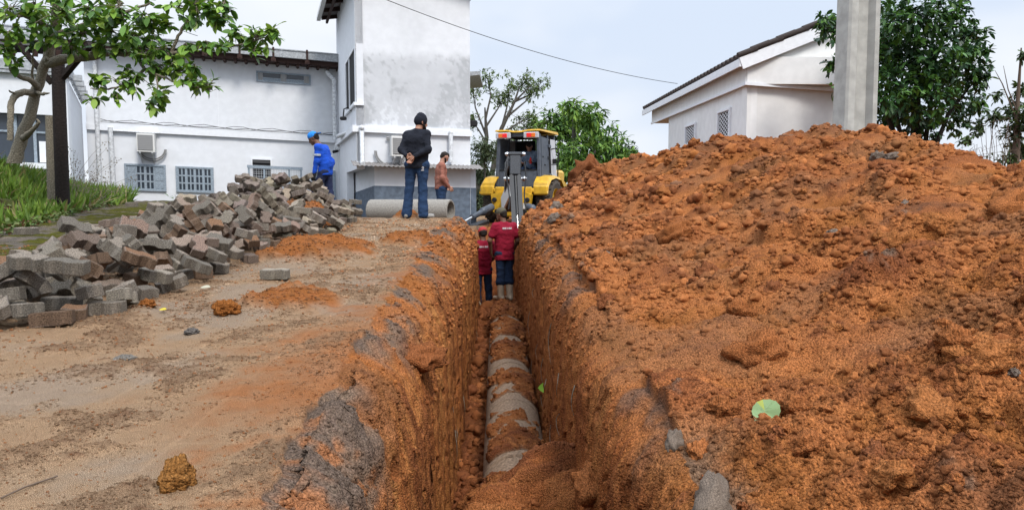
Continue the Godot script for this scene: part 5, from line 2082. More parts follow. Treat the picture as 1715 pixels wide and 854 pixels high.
		obj("grab_rail", mb, M.black_rubber, o)
		mb = MB.new()
		mb.box(T.call(rx - s * 0.14, 1.85, -0.74), Vector3(0.13, 0.15, 0.05), 0.02)
		obj("mirror", mb, M.black_rubber, o)
	mb = MB.new()
	mb.box(T.call(0, 2.0, zf + 0.06), Vector3(1.05, 0.9, 0.01))
	obj("windscreen", mb, M.cab_glass, o)
	mb = MB.new()
	mb.box(T.call(-0.27, 2.0, zf + 0.14), Vector3(0.62, 1.0, 0.06), 0.02)
	mb.box(T.call(0.46, 2.0, zf + 0.14), Vector3(0.16, 1.0, 0.06), 0.02)
	obj("console", mb, M.interior_dark, o)
	# roof: a shallow dished slab with a lowered middle at the rear
	mb = MB.new()
	var n := 12
	for i in n:
		var x0 := lerpf(-0.70, 0.70, float(i) / n)
		var x1 := lerpf(-0.70, 0.70, float(i + 1) / n)
		var g := func(x: float) -> float: return 0.035 * smoothstep(0.16, 0.3, absf(x))
		mb.hex([Vector3(x0, yt + 0.03 + g.call(x0), zr + 0.08), Vector3(x1, yt + 0.03 + g.call(x1), zr + 0.08), Vector3(x1, yt + 0.05, zf - 0.12), Vector3(x0, yt + 0.05, zf - 0.12), Vector3(x0 * 0.97, yt + 0.075 + g.call(x0), zr + 0.05), Vector3(x1 * 0.97, yt + 0.075 + g.call(x1), zr + 0.05), Vector3(x1 * 0.97, yt + 0.13, zf - 0.08), Vector3(x0 * 0.97, yt + 0.13, zf - 0.08)])
	obj("roof", mb, M.digger_yellow, o)
	for s in [-1.0, 1.0]:
		mb = MB.new()
		mb.box(T.call(s * 0.43, yt - 0.06, zr + 0.09), Vector3(0.46, 0.17, 0.08), 0.02)
		var lamp := obj("rear_lamp", mb, M.lamp_clear, o)
		for q in [[-0.06, "lamp_red", 0.14], [0.075, "lamp_orange", 0.12]]:
			mb = MB.new()
			mb.box(T.call(s * 0.43 + s * (q[0] - 0.0) + 0.0, yt - 0.06, zr + 0.135), Vector3(q[2], 0.12, 0.02), 0.008)
			obj("lens", mb, M[q[1]], lamp)
	# fenders
	for s in [-1.0, 1.0]:
		mb = MB.new()
		var prof := [[0.84, 0.98], [0.76, 1.20], [0.52, 1.37], [0.10, 1.43], [-0.45, 1.38], [-0.80, 1.12], [-0.90, 0.9]]
		for i in prof.size() - 1:
			var a: Array = prof[i]
			var c: Array = prof[i + 1]
			var xi: float = s * 0.60
			var xo: float = s * 1.05
			mb.hex([Vector3(xi, a[1] - 0.05, a[0]), Vector3(xo, a[1] - 0.10, a[0]), Vector3(xo, c[1] - 0.10, c[0]), Vector3(xi, c[1] - 0.05, c[0]), Vector3(xi, a[1], a[0]), Vector3(xo - s * 0.06, a[1] - 0.02, a[0]), Vector3(xo - s * 0.06, c[1] - 0.02, c[0]), Vector3(xi, c[1], c[0])])
		mb.box(T.call(s * 0.82, 0.98, 0.80), Vector3(0.44, 0.28, 0.10), 0.04)
		obj("fender", mb, M.digger_yellow, o)
	mb = MB.new()
	mb.box(T.call(0, 0.98, 0.62), Vector3(1.25, 0.12, 0.5), 0.03)
	mb.box(T.call(-0.35, 0.97, 0.86), Vector3(0.4, 0.22, 0.06), 0.03)
	mb.box(T.call(0.38, 0.97, 0.86), Vector3(0.4, 0.22, 0.06), 0.03)
	obj("rear_deck", mb, M.digger_yellow, o)
	# frame for the swinging arm
	var kx := W.call(853, 344, 21.7) as Vector3
	mb = MB.new()
	var kp := PackedVector2Array([Vector2(-0.62, 0.30), Vector2(-0.55, -0.18), Vector2(-0.40, -0.32), Vector2(0.40, -0.32), Vector2(0.55, -0.18), Vector2(0.62, 0.30), Vector2(0.45, 0.36), Vector2(-0.45, 0.36)])
	mb.prism(kp, Transform3D(Basis(), Vector3(0.0, kx.y, 0.95)), 0.14)
	var kf := obj("arm_frame", mb, M.digger_yellow, o)
	for q in [[-0.5, 0.15], [0.5, 0.15], [-0.42, -0.18], [0.42, -0.18]]:
		mb = MB.new()
		mb.lathe([Vector2(0.0, 0.09), Vector2(0.06, 0.09), Vector2(0.07, 0.06), Vector2(0.07, -0.02)], 14, Transform3D(Basis(Vector3.RIGHT, PI / 2), Vector3(q[0], kx.y + q[1], 1.0)))
		obj("pin", mb, M.dark_steel, kf)
	mb = MB.new()
	mb.box(T.call(-0.30, kx.y - 0.16, 1.03), Vector3(0.09, 0.14, 0.02))
	mb.box(T.call(0.42, kx.y - 0.02, 1.03), Vector3(0.09, 0.16, 0.02))
	obj("sticker", mb, M.plastic_white, kf)
	mb = MB.new()
	mb.box(T.call(0.0, kx.y, 1.12), Vector3(0.34, 0.66, 0.34), 0.04)
	obj("swing_post", mb, M.digger_yellow, o)
	# boom up towards us, then the dipper down into the trench
	var b0 := W.call(853, 342, 21.3) as Vector3
	var b1 := W.call(856, 285, 19.4) as Vector3
	var b2 := W.call(862, 268, 18.5) as Vector3
	mb = MB.new()
	var bx := (b2 - b0).cross(Vector3.UP).normalized()
	for s in [-1.0, 1.0]:
		var off: Vector3 = bx * 0.14 * s
		mb.bar(b0 + off, b1 + off, 0.03, 0.42, Vector3.UP)
		mb.bar(b1 + off, b2 + off, 0.03, 0.30, Vector3.UP)
	mb.bar(b0 + Vector3.UP * 0.2, b1 + Vector3.UP * 0.2, 0.28, 0.03)
	mb.bar(b0 - Vector3.UP * 0.2, b1 - Vector3.UP * 0.2, 0.28, 0.03)
	obj("boom", mb, M.steel_grey, o)
	mb = MB.new()
	var s0 := W.call(841, 343, 20.6) as Vector3
	var s1 := W.call(853, 316, 19.6) as Vector3
	mb.bar(s0, s1, 0.05, 0.42, Vector3.UP, 0.01)
	obj("boom_plate", mb, M.plastic_white, o)
	var p0 := W.call(863, 258, 18.3) as Vector3
	var p1 := W.call(863, 294, 18.2) as Vector3
	var p2 := W.call(868, 392, 17.5) as Vector3
	var p3 := W.call(868, 415, 17.3) as Vector3
	var fwd := (inv.basis * Vector3(0, 0, 1)).normalized()
	mb = MB.new()
	mb.bar(p0, p1, 0.26, 0.24, fwd, 0.02)
	mb.bar(p0 - (p1 - p0).normalized() * 0.02, p0 + (p1 - p0).normalized() * 0.05, 0.32, 0.28, fwd, 0.015)
	var dip := obj("dipper_head", mb, M.steel_grey, o)
	var side := (p1 - p0).normalized().cross(fwd).normalized()
	for s in [-1.0, 1.0]:
		mb = MB.new()
		mb.ball(p0 + side * 0.19 * s, Vector3.ONE * 0.05)
		mb.ball(p1 + side * 0.21 * s + (p1 - p0) * 0.15, Vector3.ONE * 0.06)
		mb.tube([p0 + side * 0.24 * s, p0 + side * 0.14 * s], [0.035], 10)
		mb.tube([p1 + side * 0.27 * s + (p1 - p0) * 0.15, p1 + side * 0.14 * s + (p1 - p0) * 0.15], [0.04], 10)
		obj("pivot_pin", mb, M.chrome, dip)
	for s in [-1.0, 1.0]:
		mb = MB.new()
		mb.bar(p1 + side * 0.09 * s, p2 + side * 0.08 * s, 0.07, 0.22, fwd, 0.012)
		mb.bar(p1 + side * 0.09 * s + fwd * 0.12, p2 + side * 0.08 * s + fwd * 0.12, 0.10, 0.02, fwd)
		obj("dipper_arm", mb, M.dark_steel, o)
	mb = MB.new()
	mb.tube([p1 + fwd * 0.02, p1.lerp(p2, 0.68) + fwd * 0.02], [0.06], 12)
	obj("cylinder", mb, M.dark_steel, o)
	mb = MB.new()
	mb.tube([p1.lerp(p2, 0.68) + fwd * 0.02, p3 + fwd * 0.02], [0.032], 10)
	obj("cylinder_rod", mb, M.chrome, o)
	for s in [-1.0, 1.0]:
		mb = MB.new()
		var hp := []
		for i in 9:
			var t := i / 8.0
			hp.append(p0.lerp(p2, 0.1 + 0.6 * t) + side * (0.20 + 0.03 * sin(t * PI * 2.0)) * s + fwd * 0.10)
		mb.tube(hp, [0.016], 6)
		obj("hose", mb, M.black_rubber, o)
	# bucket at the bottom of the trench
	mb = MB.new()
	var bp := PackedVector2Array()
	for i in 9:
		var a := PI * 0.05 + PI * 0.95 * i / 8.0
		bp.append(Vector2(cos(a) * 0.36, -sin(a) * 0.42))
	for i in range(8, -1, -1):
		var a := PI * 0.05 + PI * 0.95 * i / 8.0
		bp.append(Vector2(cos(a) * 0.33, -sin(a) * 0.39))
	mb.prism(bp, Transform3D(Basis(fwd, Vector3.UP, side), p3 + Vector3(0, -0.1, 0)), 0.5)
	obj("bucket", mb, M.dark_steel, o)
	# stabiliser legs
	for q in [[823, 347, 21.6, 790, 364, 20.6, 778, 371, 20.3], [884, 346, 21.6, 900, 353, 21.3, 907, 356, 21.2]]:
		var a := W.call(q[0], q[1], q[2]) as Vector3
		var b := W.call(q[3], q[4], q[5]) as Vector3
		var c := W.call(q[6], q[7], q[8]) as Vector3
		mb = MB.new()
		mb.tube([a, a.lerp(b, 0.42)], [0.105], 14)
		mb.ball(a.lerp(b, 0.44), Vector3.ONE * 0.12)
		mb.tube([a.lerp(b, 0.42), b], [0.075], 12)
		var leg := obj("stabiliser_leg", mb, M.digger_grey, o)
		mb = MB.new()
		mb.tube([b, c], [0.04], 10)
		obj("cylinder_rod", mb, M.chrome, leg)
		mb = MB.new()
		mb.bar(a.lerp(c, 0.35) + Vector3(0.1, -0.26, 0), c + Vector3(0.25, -0.12, 0), 0.22, 0.10, Vector3.UP, 0.02)
		obj("foot_plate", mb, M.steel_grey, leg)


# ---------------------------------------------------------------- people
func blob(mb: MB, bones: Array, cell: float, k: float, wrinkle := 0.0, freq := 9.0, cut_below := -99.0) -> void:
	# bones: [a, b, radius at a, radius at b]; their smooth union, meshed as surface nets
	var lo := Vector3.ONE * 1e9
	var hi := -lo
	for b in bones:
		var r: float = maxf(b[2], b[3]) + k + cell * 3.0
		lo = lo.min((b[0] as Vector3).min(b[1]) - Vector3.ONE * r)
		hi = hi.max((b[0] as Vector3).max(b[1]) + Vector3.ONE * r)
	lo.y = maxf(lo.y, cut_below - cell * 3.0)
	var n := Vector3i(((hi - lo) / cell).ceil()) + Vector3i.ONE * 2
	var nx := n.x
	var nxy := n.x * n.y
	var f := PackedFloat32Array()
	f.resize(nxy * n.z)
	f.fill(1.0)
	for b in bones:
		var a: Vector3 = b[0]
		var e: Vector3 = b[1]
		var ra: float = b[2]
		var rb: float = b[3]
		var ab := e - a
		var l2 := maxf(ab.length_squared(), 1e-9)
		var pad := maxf(ra, rb) + k * 0.8 + cell * 2.0
		var i0 := Vector3i(((a.min(e) - Vector3.ONE * pad - lo) / cell).floor()).clamp(Vector3i.ZERO, n - Vector3i.ONE)
		var i1 := Vector3i(((a.max(e) + Vector3.ONE * pad - lo) / cell).ceil()).clamp(Vector3i.ZERO, n - Vector3i.ONE)
		for z in range(i0.z, i1.z + 1):
			for y in range(i0.y, i1.y + 1):
				var o := z * nxy + y * nx
				for x in range(i0.x, i1.x + 1):
					var p := lo + Vector3(x, y, z) * cell
					var t := clampf((p - a).dot(ab) / l2, 0.0, 1.0)
					var d := p.distance_to(a + ab * t) - (ra + (rb - ra) * t)
					var g := f[o + x]
					if g >= 1.0:
						f[o + x] = d
					else:
						var h := maxf(k - absf(g - d), 0.0) / k
						f[o + x] = minf(g, d) - h * h * k * 0.25
	if wrinkle > 0.0 or cut_below > -90.0:
		for z in n.z:
			for y in n.y:
				var o := z * nxy + y * nx
				for x in n.x:
					var g := f[o + x]
					if absf(g) < cell * 3.0 + wrinkle:
						var p := lo + Vector3(x, y, z) * cell
						g += wrinkle * nz_wall.get_noise_3d(p.x * freq, p.y * freq * 1.5, p.z * freq)
						if cut_below > -90.0:
							g = maxf(g, cut_below - p.y)
						f[o + x] = g
	var id := {}
	var offs := [0, 1, nx, nx + 1, nxy, nxy + 1, nxy + nx, nxy + nx + 1]
	for z in n.z - 1:
		for y in n.y - 1:
			var o := z * nxy + y * nx
			for x in n.x - 1:
				var c := o + x
				if absf(f[c]) > cell * 2.5:
					continue
				var neg := 0
				var v := PackedFloat32Array()
				for q in 8:
					var g := f[c + offs[q]]
					v.push_back(g)
					if g < 0.0:
						neg += 1
				if neg == 0 or neg == 8:
					continue
				var s := Vector3.ZERO
				var m := 0
				for e in [[0, 1], [2, 3], [4, 5], [6, 7], [0, 2], [1, 3], [4, 6], [5, 7], [0, 4], [1, 5], [2, 6], [3, 7]]:
					var ga := v[e[0]]
					var gb := v[e[1]]
					if (ga < 0.0) != (gb < 0.0):
						var t := ga / (ga - gb)
						var pa := Vector3(e[0] & 1, (e[0] >> 1) & 1, e[0] >> 2)
						var pb := Vector3(e[1] & 1, (e[1] >> 1) & 1, e[1] >> 2)
						s += pa.lerp(pb, t)
						m += 1
				var gr := Vector3(v[1] - v[0] + v[3] - v[2] + v[5] - v[4] + v[7] - v[6], v[2] - v[0] + v[3] - v[1] + v[6] - v[4] + v[7] - v[5], v[4] - v[0] + v[5] - v[1] + v[6] - v[2] + v[7] - v[3])
				id[c] = mb.vert(lo + (Vector3(x, y, z) + s / m) * cell, gr.normalized())
	for c in id:
		for ax in 3:
			var st: int = [1, nx, nxy][ax]
			var s1: int = [nx, nxy, 1][ax]
			var s2: int = [nxy, 1, nx][ax]
			var g0 := f[c]
			var g1 := f[c + st]
			if (g0 < 0.0) == (g1 < 0.0):
				continue
			if not (id.has(c - s1) and id.has(c - s2) and id.has(c - s1 - s2)):
				continue
			var a: int = id[c]
			var b: int = id[c - s1]
			var d: int = id[c - s1 - s2]
			var e: int = id[c - s2]
			if g0 < 0.0:
				mb.ix.append_array([a, d, b, a, e, d])
			else:
				mb.ix.append_array([a, b, d, a, d, e])


func hand_bones(wrist: Vector3, along: Vector3, palm: Vector3, thumb: Vector3, curl: float) -> Array:
	# along: towards the fingers; palm: out of the palm; thumb: the thumb's side
	along = along.normalized()
	thumb = (thumb - along * thumb.dot(along)).normalized()
	palm = (palm - along * palm.dot(along) - thumb * palm.dot(thumb)).normalized()
	var out := []
	var lens := [0.072, 0.080, 0.075, 0.060]
	for i in 4:
		var s := 0.030 - 0.020 * i
		var k0 := wrist + along * 0.088 + thumb * s
		out.append([wrist + along * 0.012 + thumb * s * 0.6, k0, 0.016, 0.0125])
		var a1 := curl * (0.7 + 0.1 * i)
		var d1 := (along * cos(a1) + palm * sin(a1)).normalized()
		var k1: Vector3 = k0 + d1 * lens[i] * 0.5
		var d2 := (along * cos(a1 * 2.2) + palm * sin(a1 * 2.2)).normalized()
		var k2: Vector3 = k1 + d2 * lens[i] * 0.5
		out.append([k0, k1, 0.0105, 0.0095])
		out.append([k1, k2, 0.0095, 0.008])
	var t0 := wrist + along * 0.03 + thumb * 0.030
	var t1 := t0 + (along * 0.7 + thumb * 0.55 + palm * 0.45).normalized() * 0.042
	var t2 := t1 + (along * 0.9 + thumb * 0.1 + palm * 0.4).normalized() * 0.032
	out.append([t0, t1, 0.015, 0.0115])
	out.append([t1, t2, 0.0115, 0.009])
	return out


func person(label: String, where: Vector3, turn: float, P: Dictionary) -> Node3D:
	# local axes: feet at the origin, the person faces -z, its right hand is at +x
	var o := thing("person", label, "person", where, turn)
	var scale: float = P.get("scale", 1.0)
	o.scale = Vector3.ONE * scale
	var J := {"hip": Vector3(0, 0.93, 0), "waist": Vector3(0, 1.08, 0), "chest": Vector3(0, 1.31, 0), "neck": Vector3(0, 1.47, 0.01), "head": Vector3(0, 1.64, -0.02),
		"shl": Vector3(-0.185, 1.42, 0), "shr": Vector3(0.185, 1.42, 0), "ell": Vector3(-0.235, 1.13, 0.02), "elr": Vector3(0.235, 1.13, 0.02), "wrl": Vector3(-0.24, 0.88, -0.06), "wrr": Vector3(0.24, 0.88, -0.06),
		"hpl": Vector3(-0.09, 0.90, 0), "hpr": Vector3(0.09, 0.90, 0), "knl": Vector3(-0.11, 0.49, -0.01), "knr": Vector3(0.11, 0.49, -0.01), "anl": Vector3(-0.12, 0.08, 0.02), "anr": Vector3(0.12, 0.08, 0.02),
		"tol": Vector3(-0.15, 0.03, -0.17), "tor": Vector3(0.15, 0.03, -0.17)}
	J.merge(P.get("joints", {}), true)
	var fat: float = P.get("fat", 1.0)
	var skin: Material = M[P.skin]
	var right := ((J.shr - J.shl) as Vector3).normalized()
	var hr := ((J.hpr - J.hpl) as Vector3).normalized()
	var long_sleeves: bool = P.get("long", true)
	# body
	var body := MB.new()
	var bones := [[J.hip, J.waist, 0.09, 0.09], [J.waist, J.chest, 0.09, 0.10], [J.chest, J.neck, 0.10, 0.06], [J.neck, J.head, 0.058, 0.05]]
	for s in ["l", "r"]:
		bones.append([J.chest, J["sh" + s], 0.07, 0.055])
		bones.append([J["sh" + s], J["el" + s], 0.05, 0.041])
		bones.append([J["el" + s], J["wr" + s], 0.042, 0.029])
		bones.append([J["hp" + s], J["kn" + s], 0.075, 0.052])
		bones.append([J["kn" + s], J["an" + s], 0.052, 0.038])
	blob(body, bones, 0.015, 0.04)
	# head
	var hb := Basis.from_euler(Vector3(P.get("nod", 0.0), P.get("look", 0.0), P.get("tilt", 0.0)))
	var hx := Transform3D(hb, J.head)
	var g := func(x: float, y: float, z: float) -> Vector3: return hx * Vector3(x, y, z)
	var head := [[g.call(0, 0.035, 0.012), g.call(0, 0.03, -0.012), 0.088, 0.086], [g.call(-0.028, -0.04, -0.03), g.call(-0.018, -0.082, -0.062), 0.046, 0.026], [g.call(0.028, -0.04, -0.03), g.call(0.018, -0.082, -0.062), 0.046, 0.026],
		[g.call(0, -0.02, -0.04), g.call(0, -0.055, -0.058), 0.052, 0.036], [g.call(0, 0.012, -0.092), g.call(0, -0.026, -0.110), 0.009, 0.014], [g.call(-0.012, -0.028, -0.098), g.call(0.012, -0.028, -0.098), 0.010, 0.010],
		[g.call(-0.018, -0.056, -0.088), g.call(0.018, -0.056, -0.088), 0.009, 0.009], [g.call(-0.045, 0.028, -0.074), g.call(0.045, 0.028, -0.074), 0.014, 0.014], [g.call(0, -0.09, -0.074), g.call(0, -0.09, -0.070), 0.018, 0.018], [g.call(0, -0.03, 0.02), J.neck, 0.056, 0.060]]
	blob(body, head, 0.008, 0.022)
	for s in [-1.0, 1.0]:
		var ear := [[g.call(s * 0.086, 0.015, 0.014), g.call(s * 0.084, -0.022, 0.006), 0.014, 0.010], [g.call(s * 0.094, 0.018, 0.022), g.call(s * 0.092, -0.005, 0.022), 0.008, 0.008]]
		blob(body, ear, 0.006, 0.01)
	# hands
	for s in ["l", "r"]:
		if not P.get("glove", false):
			var wr: Vector3 = J["wr" + s]
			var el: Vector3 = J["el" + s]
			var q: Dictionary = P.get("hand" + s, {})
			var along: Vector3 = q.get("along", wr - el)
			var inward := -right if s == "r" else right
			blob(body, hand_bones(wr, along, q.get("palm", inward), q.get("thumb", Vector3(0, 0, -1)), q.get("curl", 0.45)), 0.0055, 0.009)
			blob(body, [[wr - (wr - el).normalized() * 0.03, wr + along.normalized() * 0.02, 0.030, 0.024]], 0.008, 0.01)
	obj("body", body, skin, o)
	for s in [-1.0, 1.0]:
		var e := MB.new()
		e.ball(g.call(s * 0.031, 0.010, -0.080), Vector3(0.012, 0.009, 0.010), 5)
		obj("eye", e, M.eye_dark, o)
	# hair or beard
	if P.get("hair", true):
		var h := MB.new()
		blob(h, [[g.call(0, 0.045, 0.018), g.call(0, 0.055, -0.02), 0.090, 0.080], [g.call(0, -0.005, 0.050), g.call(0, 0.02, 0.04), 0.064, 0.08]], 0.009, 0.02, 0.004, 30.0)
		obj("hair", h, M.hair_dark, o)
	if P.get("beard", false):
		var h := MB.new()
		blob(h, [[g.call(-0.050, -0.030, -0.020), g.call(-0.022, -0.085, -0.064), 0.034, 0.028], [g.call(0.050, -0.030, -0.020), g.call(0.022, -0.085, -0.064), 0.034, 0.028], [g.call(-0.02, -0.092, -0.072), g.call(0.02, -0.092, -0.072), 0.024, 0.024]], 0.008, 0.015, 0.003, 30.0)
		obj("beard", h, M.hair_dark, o)
	var hat: String = P.get("hat", "")
	if hat == "beanie":
		var h := MB.new()
		blob(h, [[g.call(0, 0.05, 0.012), g.call(0, 0.07, 0.0), 0.100, 0.090], [g.call(0, 0.105, 0.02), g.call(0, 0.09, 0.0), 0.066, 0.07], [g.call(0, 0.022, 0.034), g.call(0, 0.03, 0.0), 0.088, 0.1]], 0.009, 0.03, 0.003, 25.0)
		obj("beanie", h, M[P.hat_mat], o)
	elif hat == "cap":
		var h := MB.new()
		var bk: float = -1.0 if P.get("backwards", false) else 1.0
		blob(h, [[g.call(0, 0.058, 0.012), g.call(0, 0.060, -0.014), 0.094, 0.090]], 0.009, 0.02)
		var visor := []
		for i in 9:
			var a := -1.15 + 2.3 * i / 8.0
			visor.append(g.call(sin(a) * 0.085, 0.048, -bk * (0.078 + 0.10 * cos(a)) + 0.01))
		for i in 8:
			var c: Vector3 = g.call(0, 0.058, -bk * 0.055)
			var t := hx.basis.y * 0.006
			h.hex([c, visor[i], visor[i + 1], c + hx.basis.x * 0.001, c + t, visor[i] + t, visor[i + 1] + t, c + t + hx.basis.x * 0.001])
		obj("cap", h, M[P.hat_mat], o)
	# shirt
	var sh := MB.new()
	var hem: float = P.get("hem", 0.86)
	var dn := (J.hip - J.waist as Vector3).normalized()
	var hemp: Vector3 = J.hip + dn * (0.93 - hem)
	var sb := []
	sb.append([J.chest, J.waist, 0.11, 0.10])
	sb.append([J.chest + Vector3(0, 0.02, 0), J.neck - Vector3(0, 0.03, 0), 0.11, 0.075])
	for s in [-1.0, 1.0]:
		sb.append([J.chest + right * 0.085 * s, J.waist + right * 0.072 * s, 0.118, 0.108 * fat])
		sb.append([J.waist + right * 0.072 * s, hemp + hr * 0.075 * s - Vector3(0, 0.05, 0), 0.110 * fat, 0.126 * fat])
		sb.append([J.chest + right * 0.085 * s + Vector3(0, 0.02, 0), J.neck + right * 0.03 * s - Vector3(0, 0.045, 0), 0.10, 0.06])
	if P.has("belly"):
		sb.append([J.waist + P.belly, J.waist + P.belly * 0.8 - Vector3(0, 0.08, 0), 0.11, 0.11])
	for s in ["l", "r"]:
		sb.append([J.chest + (J["sh" + s] - J.chest) * 0.5 + Vector3(0, 0.03, 0), J["sh" + s], 0.075, 0.058])
		sb.append([J.neck - Vector3(0, 0.03, 0), J["sh" + s], 0.055, 0.052])
		if long_sleeves:
			sb.append([J["sh" + s], J["el" + s], 0.060, 0.052])
			sb.append([J["el" + s], (J["wr" + s] as Vector3).lerp(J["el" + s], 0.06), 0.053, 0.040])
		else:
			sb.append([J["sh" + s], (J["sh" + s] as Vector3).lerp(J["el" + s], 0.62), 0.068, 0.074])
	blob(sh, sb, 0.014, 0.05, 0.012, 6.5, hem)
	var shirt := obj("shirt", sh, M[P.shirt], o)
	# trousers
	var tr := MB.new()
	var tb := []
	for s in ["l", "r"]:
		var hp: Vector3 = J["hp" + s]
		var kn: Vector3 = J["kn" + s]
		var an: Vector3 = J["an" + s]
		tb.append([J.hip + (hp - J.hip) * 0.8 + Vector3(0, 0.05, 0), hp, 0.098 * fat, 0.108 * fat])
		tb.append([hp, kn, 0.100 * fat, 0.074])
		tb.append([kn, an.lerp(kn, P.get("tuck", 0.0)) + Vector3(0, -0.015, 0), 0.074, P.get("cuff", 0.072)])
	blob(tr, tb, 0.014, 0.035, 0.014, 6.0)
	obj("trousers", tr, M[P.trousers], o)
	# shoes or boots
	for s in ["l", "r"]:
		var an: Vector3 = J["an" + s]
		var to: Vector3 = J["to" + s]
		var f := MB.new()
		var heel := an + (an - to).normalized() * 0.05
		heel.y = to.y + 0.012
		var fb := [[heel, to, 0.043, 0.038], [an, heel.lerp(to, 0.35), 0.050, 0.048]]
		if P.get("boots", false):
			fb.append([an, an.lerp(J["kn" + s], 0.62), 0.058, 0.076])
		blob(f, fb, 0.011, 0.03, 0.004, 12.0)
		obj("boot" if P.get("boots", false) else "shoe", f, M[P.shoes], o)
	if P.get("glove", false):
		for s in ["l", "r"]:
			var f := MB.new()
			var wr: Vector3 = J["wr" + s]
			var hbones := hand_bones(wr, wr - J["el" + s], right * (-1.0 if s == "r" else 1.0), Vector3(0, 0, -1), 0.5)
			for b in hbones:
				b[2] += 0.005
				b[3] += 0.005
			hbones.append([wr - (wr - J["el" + s]).normalized() * 0.05, wr + (wr - J["el" + s]).normalized() * 0.02, 0.042, 0.036])
			blob(f, hbones, 0.0065, 0.012)
			obj("glove", f, M.glove_dark, o)
	return o


func print_on_back(o: Node3D, chest: Vector3, size: float) -> void:
	# the white line of print across the shoulders, too small to read: words of upright strokes
	var mb := MB.new()
	var x := -0.5
	for word in [8, 2, 7]:
		for k in word:
			var w := 0.034 if (k * 7 + word) % 3 else 0.026
			mb.box(Transform3D(Basis(), chest + Vector3(x + w / 2.0, 0.0, 0.0) * Vector3(size * 6.2, 1, 1)), Vector3(w * size * 6.2 * 0.86, size * (1.0 if k % 4 else 0.82), 0.006))
			x += 0.044
		x += 0.05
	tag(obj("print", mb, M.print_white, o), "", "", "", "stuff")


